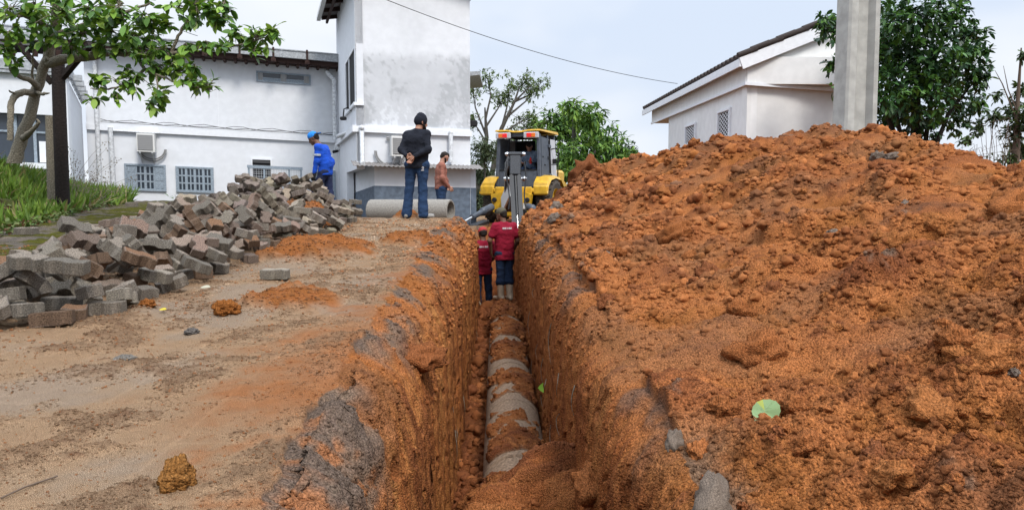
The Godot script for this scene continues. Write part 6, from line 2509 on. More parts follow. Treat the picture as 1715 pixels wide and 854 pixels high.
func make_people() -> void:
	# the man in black on the crest, back to us, hands clasped behind him
	var p := at(699, 366, 13.35)
	p.y = ground_y(p.x, -p.z)
	var o := person("man in black top and beanie standing on the crest, hands clasped behind him", p, -0.28, {"skin": "skin_tan", "shirt": "cloth_black", "trousers": "cloth_jeans", "shoes": "shoe_grey", "hat": "beanie", "hat_mat": "cloth_black", "hair": false, "beard": true, "look": -0.75, "nod": -0.12, "fat": 1.08, "hem": 0.84, "cuff": 0.088, "scale": 1.02,
		"joints": {"chest": Vector3(0, 1.31, 0.01), "neck": Vector3(0.02, 1.47, -0.01), "head": Vector3(0.055, 1.605, -0.06), "shl": Vector3(-0.172, 1.405, 0.0), "shr": Vector3(0.178, 1.415, 0.0), "ell": Vector3(-0.235, 1.15, 0.11), "elr": Vector3(0.245, 1.14, 0.10), "wrl": Vector3(-0.10, 1.05, 0.215), "wrr": Vector3(0.03, 1.03, 0.215),
			"hpl": Vector3(-0.10, 0.90, 0), "hpr": Vector3(0.10, 0.90, 0), "knl": Vector3(-0.145, 0.49, 0.0), "knr": Vector3(0.095, 0.49, -0.01), "anl": Vector3(-0.185, 0.09, 0.03), "anr": Vector3(0.11, 0.09, 0.02), "tol": Vector3(-0.23, 0.04, -0.16), "tor": Vector3(0.23, 0.04, -0.10)},
		"handl": {"along": Vector3(0.9, -0.35, 0.05), "palm": Vector3(0.1, 0.2, 1), "thumb": Vector3(0.2, 1, 0), "curl": 0.35}, "handr": {"along": Vector3(-0.55, -0.8, 0.1), "palm": Vector3(0, 0.1, 1), "thumb": Vector3(-1, 0.4, 0.2), "curl": 0.7}})
	var lg := MB.new()
	for i in 7:
		var a := TAU * i / 7.0
		lg.box(Transform3D(Basis(), Vector3(0.155 + 0.014 * cos(a), 0.845 + 0.016 * sin(a), 0.118)), Vector3(0.010, 0.010, 0.012), 0.002)
	lg.box(Transform3D(Basis(), Vector3(0.148, 0.805, 0.116)), Vector3(0.05, 0.012, 0.012), 0.002)
	obj("pocket_mark", lg, M.print_white, o)
	# the man in salmon, side on, looking down
	p = at(739, 372, 18.4)
	p.y = at(739, 254, 18.4).y - 1.76
	person("bearded man in salmon pullover standing behind the spare pipes, looking down", p, -1.25, {"skin": "skin_pale", "shirt": "cloth_salmon", "trousers": "cloth_jeans", "shoes": "shoe_dark", "beard": true, "nod": -0.55, "look": 0.1, "fat": 1.14, "hem": 0.88, "belly": Vector3(0, 0, -0.07), "scale": 1.0,
		"joints": {"neck": Vector3(0, 1.48, -0.02), "head": Vector3(0, 1.63, -0.085), "ell": Vector3(-0.25, 1.14, 0.04), "elr": Vector3(0.26, 1.13, 0.03), "wrl": Vector3(-0.19, 0.95, -0.15), "wrr": Vector3(0.22, 0.93, -0.14), "knl": Vector3(-0.10, 0.49, 0.0), "knr": Vector3(0.11, 0.49, 0.02)}})
	# the man in blue by the pavers, walking left, looking down
	p = at(546, 372, 15.6)
	p.y = at(546, 221, 15.6).y - 1.70
	o = person("worker in bright blue shirt and backwards cap walking behind the paver heap", p, 1.42, {"skin": "skin_brown", "shirt": "cloth_blue", "trousers": "cloth_navy", "shoes": "shoe_dark", "hat": "cap", "hat_mat": "cap_blue", "backwards": true, "hair": true, "nod": -0.45, "look": 0.15, "glove": true, "cuff": 0.085, "hem": 0.84,
		"joints": {"waist": Vector3(0, 1.07, 0.02), "chest": Vector3(0, 1.29, -0.05), "neck": Vector3(0, 1.44, -0.13), "head": Vector3(0, 1.57, -0.23), "shl": Vector3(-0.185, 1.39, -0.07), "shr": Vector3(0.185, 1.39, -0.07), "ell": Vector3(-0.235, 1.11, -0.08), "elr": Vector3(0.235, 1.11, 0.05), "wrl": Vector3(-0.23, 0.87, -0.14), "wrr": Vector3(0.24, 0.87, -0.04),
			"knl": Vector3(-0.10, 0.52, -0.18), "knr": Vector3(0.10, 0.49, 0.04), "anl": Vector3(-0.11, 0.12, -0.06), "anr": Vector3(0.11, 0.08, 0.14)}})
	for q in [[Vector3(-0.235, 1.235, -0.075), 0.079], [Vector3(0.235, 1.235, -0.01), 0.079]]:
		var mb := MB.new()
		mb.lathe([Vector2(q[1] * 0.9, -0.02), Vector2(q[1], -0.018), Vector2(q[1], 0.018), Vector2(q[1] * 0.9, 0.02)], 20, Transform3D(Basis(), q[0]))
		obj("reflective_band", mb, M.reflective, o)
	# the two in the trench
	p = at(809, 523, 14.9)
	o = person("worker in dark red shirt and red cap standing lowest in the trench", p, 0.25, {"skin": "skin_brown", "shirt": "cloth_red", "trousers": "cloth_jeans_dark", "shoes": "shoe_dark", "hat": "cap", "hat_mat": "cap_red", "fat": 0.95, "long": false, "hem": 0.80, "nod": -0.1, "look": 0.1, "cuff": 0.08, "scale": 0.935,
		"joints": {"head": Vector3(0.0, 1.63, -0.03), "ell": Vector3(-0.26, 1.14, 0.0), "elr": Vector3(0.27, 1.16, -0.03), "wrl": Vector3(-0.18, 1.0, -0.2), "wrr": Vector3(0.20, 1.02, -0.24), "knr": Vector3(0.12, 0.49, -0.01), "anr": Vector3(0.13, 0.08, 0.02)}})
	print_on_back(o, Vector3(0.0, 1.375, 0.138), 0.036)
	p = at(845, 503, 14.45)
	o = person("worker in dark red shirt, olive cap and pale boots standing on the pipe", p, 0.42, {"skin": "skin_brown", "shirt": "cloth_red", "trousers": "cloth_jeans_dark", "shoes": "rubber_boot", "boots": true, "tuck": 0.72, "cuff": 0.095, "hat": "cap", "hat_mat": "cap_olive", "long": false, "hem": 0.78, "nod": -0.15, "look": 0.55, "fat": 0.97, "scale": 0.985,
		"joints": {"head": Vector3(-0.035, 1.625, -0.06), "neck": Vector3(-0.01, 1.47, -0.02), "ell": Vector3(-0.29, 1.15, -0.03), "elr": Vector3(0.27, 1.14, 0.02), "wrl": Vector3(-0.22, 0.93, -0.14), "wrr": Vector3(0.24, 0.93, -0.14), "knl": Vector3(-0.08, 0.49, -0.01), "knr": Vector3(0.09, 0.49, 0.0), "anl": Vector3(-0.07, 0.09, -0.02), "anr": Vector3(0.09, 0.09, 0.05), "tol": Vector3(-0.12, 0.035, -0.2), "tor": Vector3(0.11, 0.035, -0.14)}})
	print_on_back(o, Vector3(0.01, 1.385, 0.142), 0.036)
	# handle of the hoe
	var hoe := thing("hoe", "long wooden tool handle leaning in the trench beside the left worker", "tool", at(813, 526, 14.5))
	var mb := MB.new()
	mb.tube([Vector3.ZERO, at(795, 492, 14.7) - hoe.position], [0.018], 8)
	obj("handle", mb, M.wood_handle, hoe)
	mb = MB.new()
	mb.box(Transform3D(Basis(Vector3.RIGHT, 0.5), Vector3(0.0, -0.04, 0.02)), Vector3(0.16, 0.12, 0.012), 0.004)
	obj("blade", mb, M.dark_steel, hoe)
	# the driver, turned to the back of the cab
	var dg := get_node("backhoe_loader") as Node3D
	p = dg.transform * Vector3(0.10, 0.66, -0.30)
	person("driver in slate blue shirt sitting in the digger cab holding something red", p, dg.rotation.y + PI + 0.25, {"skin": "skin_tan", "shirt": "cloth_slate", "trousers": "cloth_jeans_dark", "shoes": "shoe_dark", "hair": true, "nod": -0.5, "hem": 0.88,
		"joints": {"hpl": Vector3(-0.10, 0.93, -0.02), "hpr": Vector3(0.10, 0.93, -0.02), "knl": Vector3(-0.16, 0.93, -0.42), "knr": Vector3(0.16, 0.93, -0.42), "anl": Vector3(-0.16, 0.52, -0.44), "anr": Vector3(0.16, 0.52, -0.44), "tol": Vector3(-0.17, 0.47, -0.56), "tor": Vector3(0.17, 0.47, -0.56), "ell": Vector3(-0.27, 1.18, -0.08), "elr": Vector3(0.27, 1.18, -0.06), "wrl": Vector3(-0.10, 1.15, -0.30), "wrr": Vector3(0.20, 1.12, -0.28), "neck": Vector3(0, 1.46, -0.05), "head": Vector3(0, 1.60, -0.12)}})
	var can := thing("red_bottle", "small red bottle held by the driver in the cab", "bottle", p + Basis(Vector3.UP, dg.rotation.y + PI + 0.25) * Vector3(-0.06, 1.10, -0.38))
	mb = MB.new()
	mb.lathe([Vector2(0, 0), Vector2(0.034, 0), Vector2(0.036, 0.12), Vector2(0.02, 0.16), Vector2(0.016, 0.19), Vector2(0, 0.19)], 14, Transform3D())
	obj("bottle", mb, M.red_plastic, can)


# ---------------------------------------------------------------- trees and plants
func leaf_mesh(w: float, fold: float, droop: float) -> ArrayMesh:  # 1 long, from the stalk at the origin along -z
	var mb := MB.new()
	var st := [[0.0, 0.04], [0.18, 0.6], [0.42, 1.0], [0.68, 0.85], [0.88, 0.42], [1.0, 0.02]]
	for i in st.size():
		var z: float = -st[i][0]
		var y: float = -droop * st[i][0] * st[i][0]
		var h: float = w * 0.5 * st[i][1]
		for s in [-1.0, 0.0, 1.0]:
			mb.vert(Vector3(s * h, y + absf(s) * fold * h, z), Vector3(-s * fold, 1, 0).normalized())
	for i in st.size() - 1:
		for s in 2:
			var a := i * 3 + s
			for k in [a, a + 3, a + 1, a + 1, a + 3, a + 4]:
				mb.ix.push_back(k)
	return mb.mesh()


func leaf_at(p: Vector3, dir: Vector3, size: float, roll: float) -> Transform3D:
	var b := Basis.looking_at(dir.normalized(), Vector3.UP if absf(dir.normalized().y) < 0.97 else Vector3.RIGHT)
	return Transform3D((b * Basis(Vector3.FORWARD, roll)).scaled_local(Vector3.ONE * size), p)


func shoot(out: Array, tip: Vector3, dir: Vector3, n: int, size: float, spread: float) -> void:  # a whorl of leaves round a twig end
	for i in n:
		var q := dir.normalized() * rng.randf_range(0.1, 0.8) + Vector3(rng.randfn(0, 1), rng.randfn(-0.25, 0.8), rng.randfn(0, 1)) * spread
		out.append(leaf_at(tip - dir.normalized() * rng.randf() * size * 0.9, q, size * rng.randf_range(0.5, 1.15), rng.randfn(0, 0.5)))


func make_left_tree() -> void:
	rng.seed = 31
	var o := thing("leafy_tree", "leaning grey tree with broad green leaves on the grassy bank at the left", "tree", at(28, 262, 10.4))
	var b := o.position
	var q := func(px: float, py: float, d: float) -> Vector3: return at(px, py, d) - b
	var limbs := [
		["trunk", [[22, 275, 10.4], [32, 240, 10.4], [48, 195, 10.4], [60, 150, 10.4], [74, 108, 10.4], [82, 96, 10.35]], [0.10, 0.078, 0.07, 0.064, 0.06, 0.054]],
		["branch", [[80, 100, 10.4], [84, 70, 10.35], [90, 30, 10.2], [95, -20, 10.1]], [0.07, 0.062, 0.05, 0.04]],
		["branch", [[80, 106, 10.4], [110, 99, 10.3], [145, 95, 10.2], [180, 88, 10.1], [215, 89, 10.0], [255, 93, 9.9], [300, 88, 9.8]], [0.068, 0.062, 0.056, 0.052, 0.045, 0.036, 0.026]],
		["branch", [[300, 88, 9.8], [335, 80, 9.7], [370, 77, 9.6], [405, 74, 9.55], [445, 62, 9.5]], [0.024, 0.018, 0.014, 0.010, 0.006]],
		["branch", [[285, 90, 9.85], [298, 60, 9.8], [312, 35, 9.75], [325, 10, 9.7], [335, -25, 9.65]], [0.022, 0.018, 0.015, 0.012, 0.008]],
		["branch", [[230, 92, 10.0], [240, 115, 9.8], [270, 128, 9.7], [305, 140, 9.6], [345, 150, 9.5]], [0.025, 0.02, 0.015, 0.011, 0.006]],
		["branch", [[240, 115, 9.8], [220, 135, 9.7], [195, 146, 9.6], [165, 150, 9.55], [150, 148, 9.5]], [0.02, 0.015, 0.012, 0.009, 0.005]],
		["branch", [[260, 120, 9.75], [262, 145, 9.65], [265, 170, 9.6]], [0.014, 0.01, 0.006]],
		["branch", [[62, 148, 10.4], [55, 138, 10.2], [35, 128, 10.0], [18, 118, 9.9], [15, 100, 9.85]], [0.045, 0.038, 0.03, 0.024, 0.016]],
		["branch", [[58, 156, 10.4], [40, 154, 10.1], [25, 160, 10.0], [17, 172, 9.95], [16, 200, 9.9], [15, 235, 9.9]], [0.05, 0.042, 0.042, 0.04, 0.036, 0.034]],
		["branch", [[58, 155, 10.4], [70, 157, 10.1], [81, 156, 10.0]], [0.03, 0.02, 0.008]],
		["branch", [[25, 160, 10.0], [20, 155, 9.95], [13, 151, 9.9]], [0.025, 0.015, 0.006]],
		["branch", [[55, 140, 10.25], [53, 110, 10.2], [55, 85, 10.15], [57, 72, 10.1]], [0.018, 0.015, 0.012, 0.009]],
		["branch", [[36, 232, 10.4], [50, 222, 10.2], [62, 206, 10.1], [60, 200, 10.1]], [0.05, 0.035, 0.02, 0.008]],
		["branch", [[84, 60, 10.3], [120, 50, 10.0], [160, 35, 9.8], [210, 20, 9.6], [250, 5, 9.5]], [0.04, 0.034, 0.028, 0.02, 0.012]],
		["branch", [[86, 50, 10.3], [60, 35, 10.0], [30, 25, 9.8], [0, 20, 9.7]], [0.035, 0.028, 0.02, 0.012]],
		["branch", [[150, 94, 10.2], [170, 70, 9.9], [190, 45, 9.7], [215, 30, 9.6]], [0.025, 0.02, 0.014, 0.008]],
	]
	for l in limbs:
		var pts := []
		for p in l[1]:
			pts.append(q.call(p[0], p[1], p[2]))
		var sm := []
		var rad := []
		for i in pts.size() - 1:
			for t in 4:
				var a: Vector3 = pts[maxi(i - 1, 0)]
				var c: Vector3 = pts[mini(i + 2, pts.size() - 1)]
				sm.append((pts[i] as Vector3).cubic_interpolate(pts[i + 1], a, c, t / 4.0) + Vector3(rng.randfn(0, 0.006), rng.randfn(0, 0.006), 0))
				rad.append(lerpf(l[2][i], l[2][i + 1], t / 4.0) * (1.0 + rng.randfn(0, 0.04)))
		sm.append(pts[pts.size() - 1])
		rad.append(l[2][pts.size() - 1])
		var mb := MB.new()
		mb.tube(sm, rad, 10)
		obj(l[0], mb, M.bark, o)
	# leaf clusters: where they hang (px, py, depth), how far they reach (px), how many shoots
	var cl := [[20, 15, 9.8, 40, 14], [60, 10, 9.9, 40, 14], [15, 55, 9.7, 24, 7], [100, 20, 9.8, 45, 18], [150, 15, 9.7, 45, 16], [200, 10, 9.6, 40, 14], [240, 25, 9.6, 34, 12], [60, 50, 10.0, 30, 8], [100, 60, 9.9, 30, 9], [140, 55, 9.8, 35, 12], [185, 50, 9.7, 35, 12], [225, 60, 9.7, 34, 12], [255, 50, 9.7, 26, 8],
		[120, 80, 9.9, 20, 5], [170, 78, 9.8, 24, 7], [200, 88, 9.8, 22, 6], [240, 90, 9.7, 26, 8], [275, 85, 9.7, 28, 9], [300, 100, 9.7, 22, 6], [260, 115, 9.7, 28, 8], [300, 120, 9.6, 24, 7], [325, 135, 9.55, 22, 7], [350, 148, 9.5, 18, 6], [265, 160, 9.6, 20, 7], [255, 175, 9.6, 12, 4], [230, 130, 9.7, 26, 6], [195, 135, 9.6, 22, 6], [160, 135, 9.55, 16, 6], [155, 165, 9.5, 12, 4], [195, 160, 9.6, 12, 3], [215, 115, 9.8, 18, 4], [325, 110, 9.6, 16, 5],
		[330, 10, 9.7, 34, 13], [355, 20, 9.7, 26, 9], [300, 10, 9.75, 24, 7], [365, 35, 9.6, 18, 6], [320, 35, 9.7, 16, 5], [375, 5, 9.6, 16, 5], [395, 55, 9.55, 18, 7], [430, 62, 9.5, 24, 10], [455, 52, 9.5, 14, 6], [375, 78, 9.6, 16, 5], [425, 84, 9.5, 14, 5], [345, 70, 9.7, 16, 5], [310, 75, 9.7, 16, 5], [12, 85, 9.7, 20, 6], [28, 105, 9.8, 10, 3], [60, 70, 10.05, 10, 3], [282, 40, 9.7, 16, 4]]
	var leaves := []
	var twigs := MB.new()
	for c in cl:
		var mid: Vector3 = q.call(c[0], c[1], c[2])
		var r: float = c[3] * c[2] / F
		for i in c[4]:
			var off := Vector3(rng.randfn(0, 0.55), rng.randfn(0, 0.5), rng.randfn(0, 0.55)) * r
			if off.length() > r * 1.2:
				off *= r * 1.1 / off.length()
			var tip := mid + off
			var dir := (off + Vector3(0.3, 0.0, 0.1) * r).normalized()
			twigs.tube([mid - dir * r * 0.2, mid + off * 0.5 + Vector3(0, 0.02, 0), tip], [0.006, 0.004, 0.0025], 5, false)
			shoot(leaves, tip, dir, rng.randi_range(5, 8), 0.135, 0.55)
	tag(obj("twigs", twigs, M.bark, o), "", "", "", "stuff")
	var shapes := [leaf_mesh(0.52, 0.25, 0.18), leaf_mesh(0.58, 0.15, 0.30)]
	var greens := [Color(0.11, 0.22, 0.035), Color(0.08, 0.17, 0.030), Color(0.16, 0.28, 0.040), Color(0.06, 0.13, 0.030), Color(0.21, 0.32, 0.05)]
	var tinted_leaves := []
	for g in greens:
		for s in shapes:
			tinted_leaves.append(tinted(s, g))
	var yellow := tinted(shapes[0], Color(0.40, 0.30, 0.03))
	var lm := thing("leaf_holder", "", "") if false else o
	var ids := range(leaves.size())
	# the ones nearest to us are single leaves
	ids.sort_custom(func(a, c): return leaves[a].origin.z > leaves[c].origin.z)
	var rest := [[], []]
	var rest_c := [[], []]
	for i in ids.size():
		var t: Transform3D = leaves[ids[i]]
		if i < 300:
			var m: Mesh = tinted_leaves[rng.randi() % 10] if rng.randf() > 0.012 else yellow
			var l := mi("leaf", m, M.leaf_left, lm)
			l.transform = t
		else:
			var s := rng.randi() % 2
			rest[s].append(t)
			var g: Color = greens[rng.randi() % 5]
			var v := rng.randf_range(0.75, 1.2)
			rest_c[s].append(Color(g.r * v, g.g * v, g.b * v))
	for s in 2:
		many("foliage", shapes[s], M.leaf_left, rest[s], rest_c[s], o)
	print("left leaves ", leaves.size())


func crown_tree(called: String, label: String, foot: Vector3, blobs: Array, leaf: Array, tones: Array, bark: Material, leafm: Material, limbs: Array) -> Node3D:
	# blobs: [centre, radius, shoots]; leaf: [size, width, droop, leaves a shoot, spread]
	var o := thing(called, label, "tree" if not "bush" in called and not "shrub" in called else "shrub", foot)
	for l in limbs:
		var mb := MB.new()
		var pts := []
		for i in (l[0] as Array).size():
			pts.append(l[0][i] - foot)
		mb.tube(pts, l[1], 8)
		obj(l[2] if l.size() > 2 else "branch", mb, bark, o)
	var shape := leaf_mesh(leaf[1], 0.25, leaf[2])
	var places := []
	var colors := []
	for b in blobs:
		for i in b[2]:
			var q := Vector3(rng.randfn(0, 1), rng.randfn(0, 1), rng.randfn(0, 1)).normalized()
			var r: float = pow(rng.randf(), 0.45)
			var off: Vector3 = q * b[1] * r
			var tip: Vector3 = b[0] + off - foot
			var before := places.size()
			shoot(places, tip, (q + Vector3(0, -0.1, 0)), leaf[3], leaf[0], leaf[4])
			var tone: Color = tones[rng.randi() % tones.size()]
			for k in places.size() - before:
				var v := rng.randf_range(0.75, 1.25)
				colors.append(Color(tone.r * v, tone.g * v, tone.b * v))
	many("crown", shape, leafm, places, colors, o)
	return o


func make_trees() -> void:
	rng.seed = 47
	# dark tree behind the concrete post
	var blobs := []
	for c in [[1400, 50, 36, 130], [1395, 110, 22, 40], [1380, 40, 22, 40], [1410, 150, 20, 30], [1480, 40, 50, 260], [1530, 20, 55, 290], [1590, 25, 42, 190], [1620, 60, 34, 130], [1500, 90, 55, 330], [1560, 90, 58, 360], [1620, 105, 42, 200], [1490, 150, 48, 260], [1545, 155, 58, 360], [1600, 155, 46, 230], [1640, 130, 24, 60], [1500, 190, 36, 130], [1550, 205, 40, 150], [1600, 200, 34, 90], [1635, 175, 22, 46], [1655, 85, 14, 20], [1460, 100, 40, 130], [1450, 180, 26, 50]]:
		blobs.append([at(c[0], c[1], 13.4 + rng.randf_range(-0.7, 0.9)), c[2] * 13.4 / F, int(c[3] * 0.5)])
	var f := at(1530, 300, 13.6)
	var limbs := [[[f, at(1532, 240, 13.6), at(1535, 180, 13.5), at(1540, 100, 13.5)], [0.09, 0.075, 0.06, 0.03], "trunk"]]
	for l in [[1545, 255, 1560, 170, 1585, 90], [1520, 250, 1500, 180, 1480, 110], [1556, 245, 1590, 190, 1630, 140], [1538, 200, 1540, 120, 1525, 40], [1515, 235, 1470, 150, 1420, 90], [1525, 150, 1470, 80, 1395, 45]]:
		limbs.append([[at(l[0], l[1] + 30, 13.6), at(l[2], l[3], 13.5), at(l[4], l[5], 13.3)], [0.05, 0.032, 0.012]])
	crown_tree("dark_tree", "dark glossy leaved tree behind the concrete pole", f, blobs, [0.135, 0.42, 0.2, 6, 0.6], [Color(0.042, 0.105, 0.028), Color(0.028, 0.072, 0.026), Color(0.075, 0.165, 0.032), Color(0.022, 0.052, 0.024)], M.bark_dark, M.leaf_dark, limbs)
	# light green tree behind the digger
	blobs = []
	for c in [[950, 200, 34, 100], [985, 195, 32, 90], [920, 215, 34, 100], [905, 235, 26, 60], [960, 235, 48, 190], [1000, 225, 40, 130], [1030, 250, 34, 100], [1050, 262, 20, 46], [960, 270, 46, 160], [1005, 268, 42, 140], [1040, 275, 24, 60], [960, 180, 18, 34], [895, 205, 16, 26], [960, 300, 40, 110], [920, 280, 36, 90], [1010, 300, 36, 70]]:
		blobs.append([at(c[0], c[1], 36.0 + rng.randf_range(-1.5, 2.0)), c[2] * 36.0 / F, int(c[3] * 1.05)])
	f = at(965, 345, 36)
	crown_tree("green_tree", "rounded light green tree with drooping leaves behind the digger", f, blobs, [0.30, 0.34, 0.5, 6, 0.7], [Color(0.12, 0.225, 0.040), Color(0.075, 0.155, 0.030), Color(0.18, 0.29, 0.05), Color(0.050, 0.11, 0.026)], M.bark_far, M.leaf_far, [[[f, at(964, 300, 36), at(962, 230, 36), at(960, 190, 36)], [0.25, 0.2, 0.12, 0.04], "trunk"], [[at(964, 300, 36), at(1000, 250, 36)], [0.12, 0.04]], [[at(964, 300, 36), at(925, 240, 36)], [0.12, 0.04]]])
	# the airy tree behind the tower
	f = at(795, 345, 33)
	blobs = []
	limbs = [[[f, at(805, 290, 33), at(815, 230, 33), at(812, 180, 33)], [0.16, 0.13, 0.09, 0.03], "trunk"], [[at(822, 300, 33), at(840, 215, 33), at(862, 170, 33), at(890, 142, 33)], [0.12, 0.09, 0.05, 0.02], "trunk"]]
	for t in [[815, 230, 796, 180, 790, 140], [813, 200, 822, 160, 815, 128], [812, 215, 835, 180, 845, 160], [840, 215, 850, 175, 852, 150], [850, 195, 880, 170, 905, 140], [862, 170, 870, 145, 885, 135], [838, 225, 870, 205, 895, 195], [845, 235, 875, 225, 890, 215], [815, 240, 800, 215, 788, 200], [862, 170, 885, 160, 900, 150], [830, 260, 855, 235, 880, 228]]:
		limbs.append([[at(t[0], t[1], 33), at(t[2], t[3], 33.2), at(t[4], t[5], 33.4)], [0.05, 0.03, 0.01]])
		for k in 5:
			var u := 0.25 + 0.75 * k / 4.0
			var p := at(lerpf(t[2], t[4], u), lerpf(t[3], t[5], u), 33.3)
			blobs.append([p + Vector3(0, 0.05, 0), 0.42, 9])
			var side := p + Vector3(rng.randfn(0, 0.35), rng.randf_range(0.05, 0.45), rng.randfn(0, 0.3))
			limbs.append([[at(lerpf(t[2], t[4], u - 0.2), lerpf(t[3], t[5], u - 0.2), 33.3), side], [0.014, 0.006], "twig"])
			blobs.append([side, 0.3, 6])
	crown_tree("airy_tree", "thin branched tree with sparse small leaves between the tower and the digger", f, blobs, [0.15, 0.35, 0.2, 5, 0.8], [Color(0.10, 0.15, 0.045), Color(0.14, 0.19, 0.06), Color(0.08, 0.12, 0.04)], M.bark_far, M.leaf_grey, limbs)
	# bushes that close the gap beside the tower
	for c in [[812, 250, 30, 30, 260], [805, 290, 31, 26, 220], [822, 305, 32, 26, 200], [800, 335, 30, 26, 180]]:
		f = at(c[0], 380, c[2])
		var bl := []
		for k in 5:
			bl.append([at(c[0] + rng.randfn(0, 8), c[1] + rng.randfn(0, 12), c[2]), c[3] * c[2] / F * 0.8, c[4] / 5])
		crown_tree("tall_shrub", ["grey green tall shrub beside the tower, upper one", "grey green shrub beside the tower at the height of the awning", "grey green shrub just left of the digger cab", "low grey green shrub at the foot of the tower behind the stabiliser leg"][[250, 290, 305, 335].find(c[1])], f, bl, [0.16, 0.3, 0.2, 6, 0.7], [Color(0.060, 0.085, 0.040), Color(0.085, 0.11, 0.05), Color(0.045, 0.065, 0.032)], M.bark_far, M.leaf_grey, [[[f, at(c[0], c[1] - 10, c[2])], [0.06, 0.02], "stem"]])
	f = at(1057, 300, 40)
	crown_tree("dark_shrub", "small dark tree just right of the light green tree, mostly behind it", f, [[at(1058, 255, 40), 0.5, 60], [at(1062, 268, 40), 0.5, 60], [at(1055, 285, 40), 0.6, 50]], [0.22, 0.4, 0.3, 6, 0.7], [Color(0.03, 0.06, 0.02), Color(0.04, 0.075, 0.024)], M.bark_dark, M.leaf_grey, [[[f, at(1058, 255, 40)], [0.08, 0.03], "trunk"]])
	# creeper covered bush at the right edge
	f = at(1700, 300, 12.0)
	blobs = []
	for c in [[1715, 90, 12, 12], [1712, 150, 18, 34], [1700, 190, 26, 60], [1720, 200, 30, 90], [1700, 225, 26, 70], [1715, 250, 24, 80], [1665, 195, 20, 34], [1640, 215, 18, 26], [1620, 235, 14, 16], [1670, 160, 12, 14], [1690, 265, 18, 30]]:
		blobs.append([at(c[0], c[1], 12.0 + rng.randf_range(-0.3, 0.4)), c[2] * 12.0 / F, c[3]])
	limbs = [[[f, at(1704, 240, 12), at(1706, 170, 12), at(1712, 80, 12)], [0.07, 0.05, 0.03, 0.01], "trunk"], [[at(1706, 190, 12), at(1690, 150, 12), at(1682, 110, 12)], [0.012, 0.008, 0.003]], [[at(1704, 200, 12), at(1680, 140, 12), at(1668, 118, 12)], [0.012, 0.008, 0.003]]]
	for k in 46:
		var x := rng.randf_range(1600, 1712)
		var y := 300.0 - (rng.randf_range(40, 110) if x > 1640 else rng.randf_range(20, 60))
		var d := 11.8 + rng.randf_range(-0.2, 0.5)
		limbs.append([[at(x, 305, d), at(x + rng.randfn(0, 6), lerpf(305, y, 0.5), d), at(x + rng.randfn(0, 14), y, d), at(x + rng.randfn(0, 24), y + 12, d)], [0.004, 0.0035, 0.003, 0.002], "vine"])
	crown_tree("vine_shrub", "creeper hung shrub with bare hanging stems at the right edge", f, blobs, [0.09, 0.42, 0.2, 5, 0.7], [Color(0.045, 0.075, 0.026), Color(0.07, 0.11, 0.035), Color(0.035, 0.055, 0.024)], M.twig, M.leaf_grey, limbs)
	# low growth behind the heap on the right
	for c in [[1600, 285, 16.0], [1660, 290, 15.0]]:
		f = at(c[0], 330, c[2])
		crown_tree("low_shrub", "low pale shrub behind the earth heap " + ("below the dark tree" if c[0] == 1600 else "beside the creeper hung shrub"), f, [[at(c[0], c[1], c[2]), 0.4, 50]], [0.09, 0.42, 0.2, 5, 0.7], [Color(0.07, 0.10, 0.04)], M.twig, M.leaf_grey, [[[f, at(c[0], c[1], c[2])], [0.02, 0.01], "stem"]])


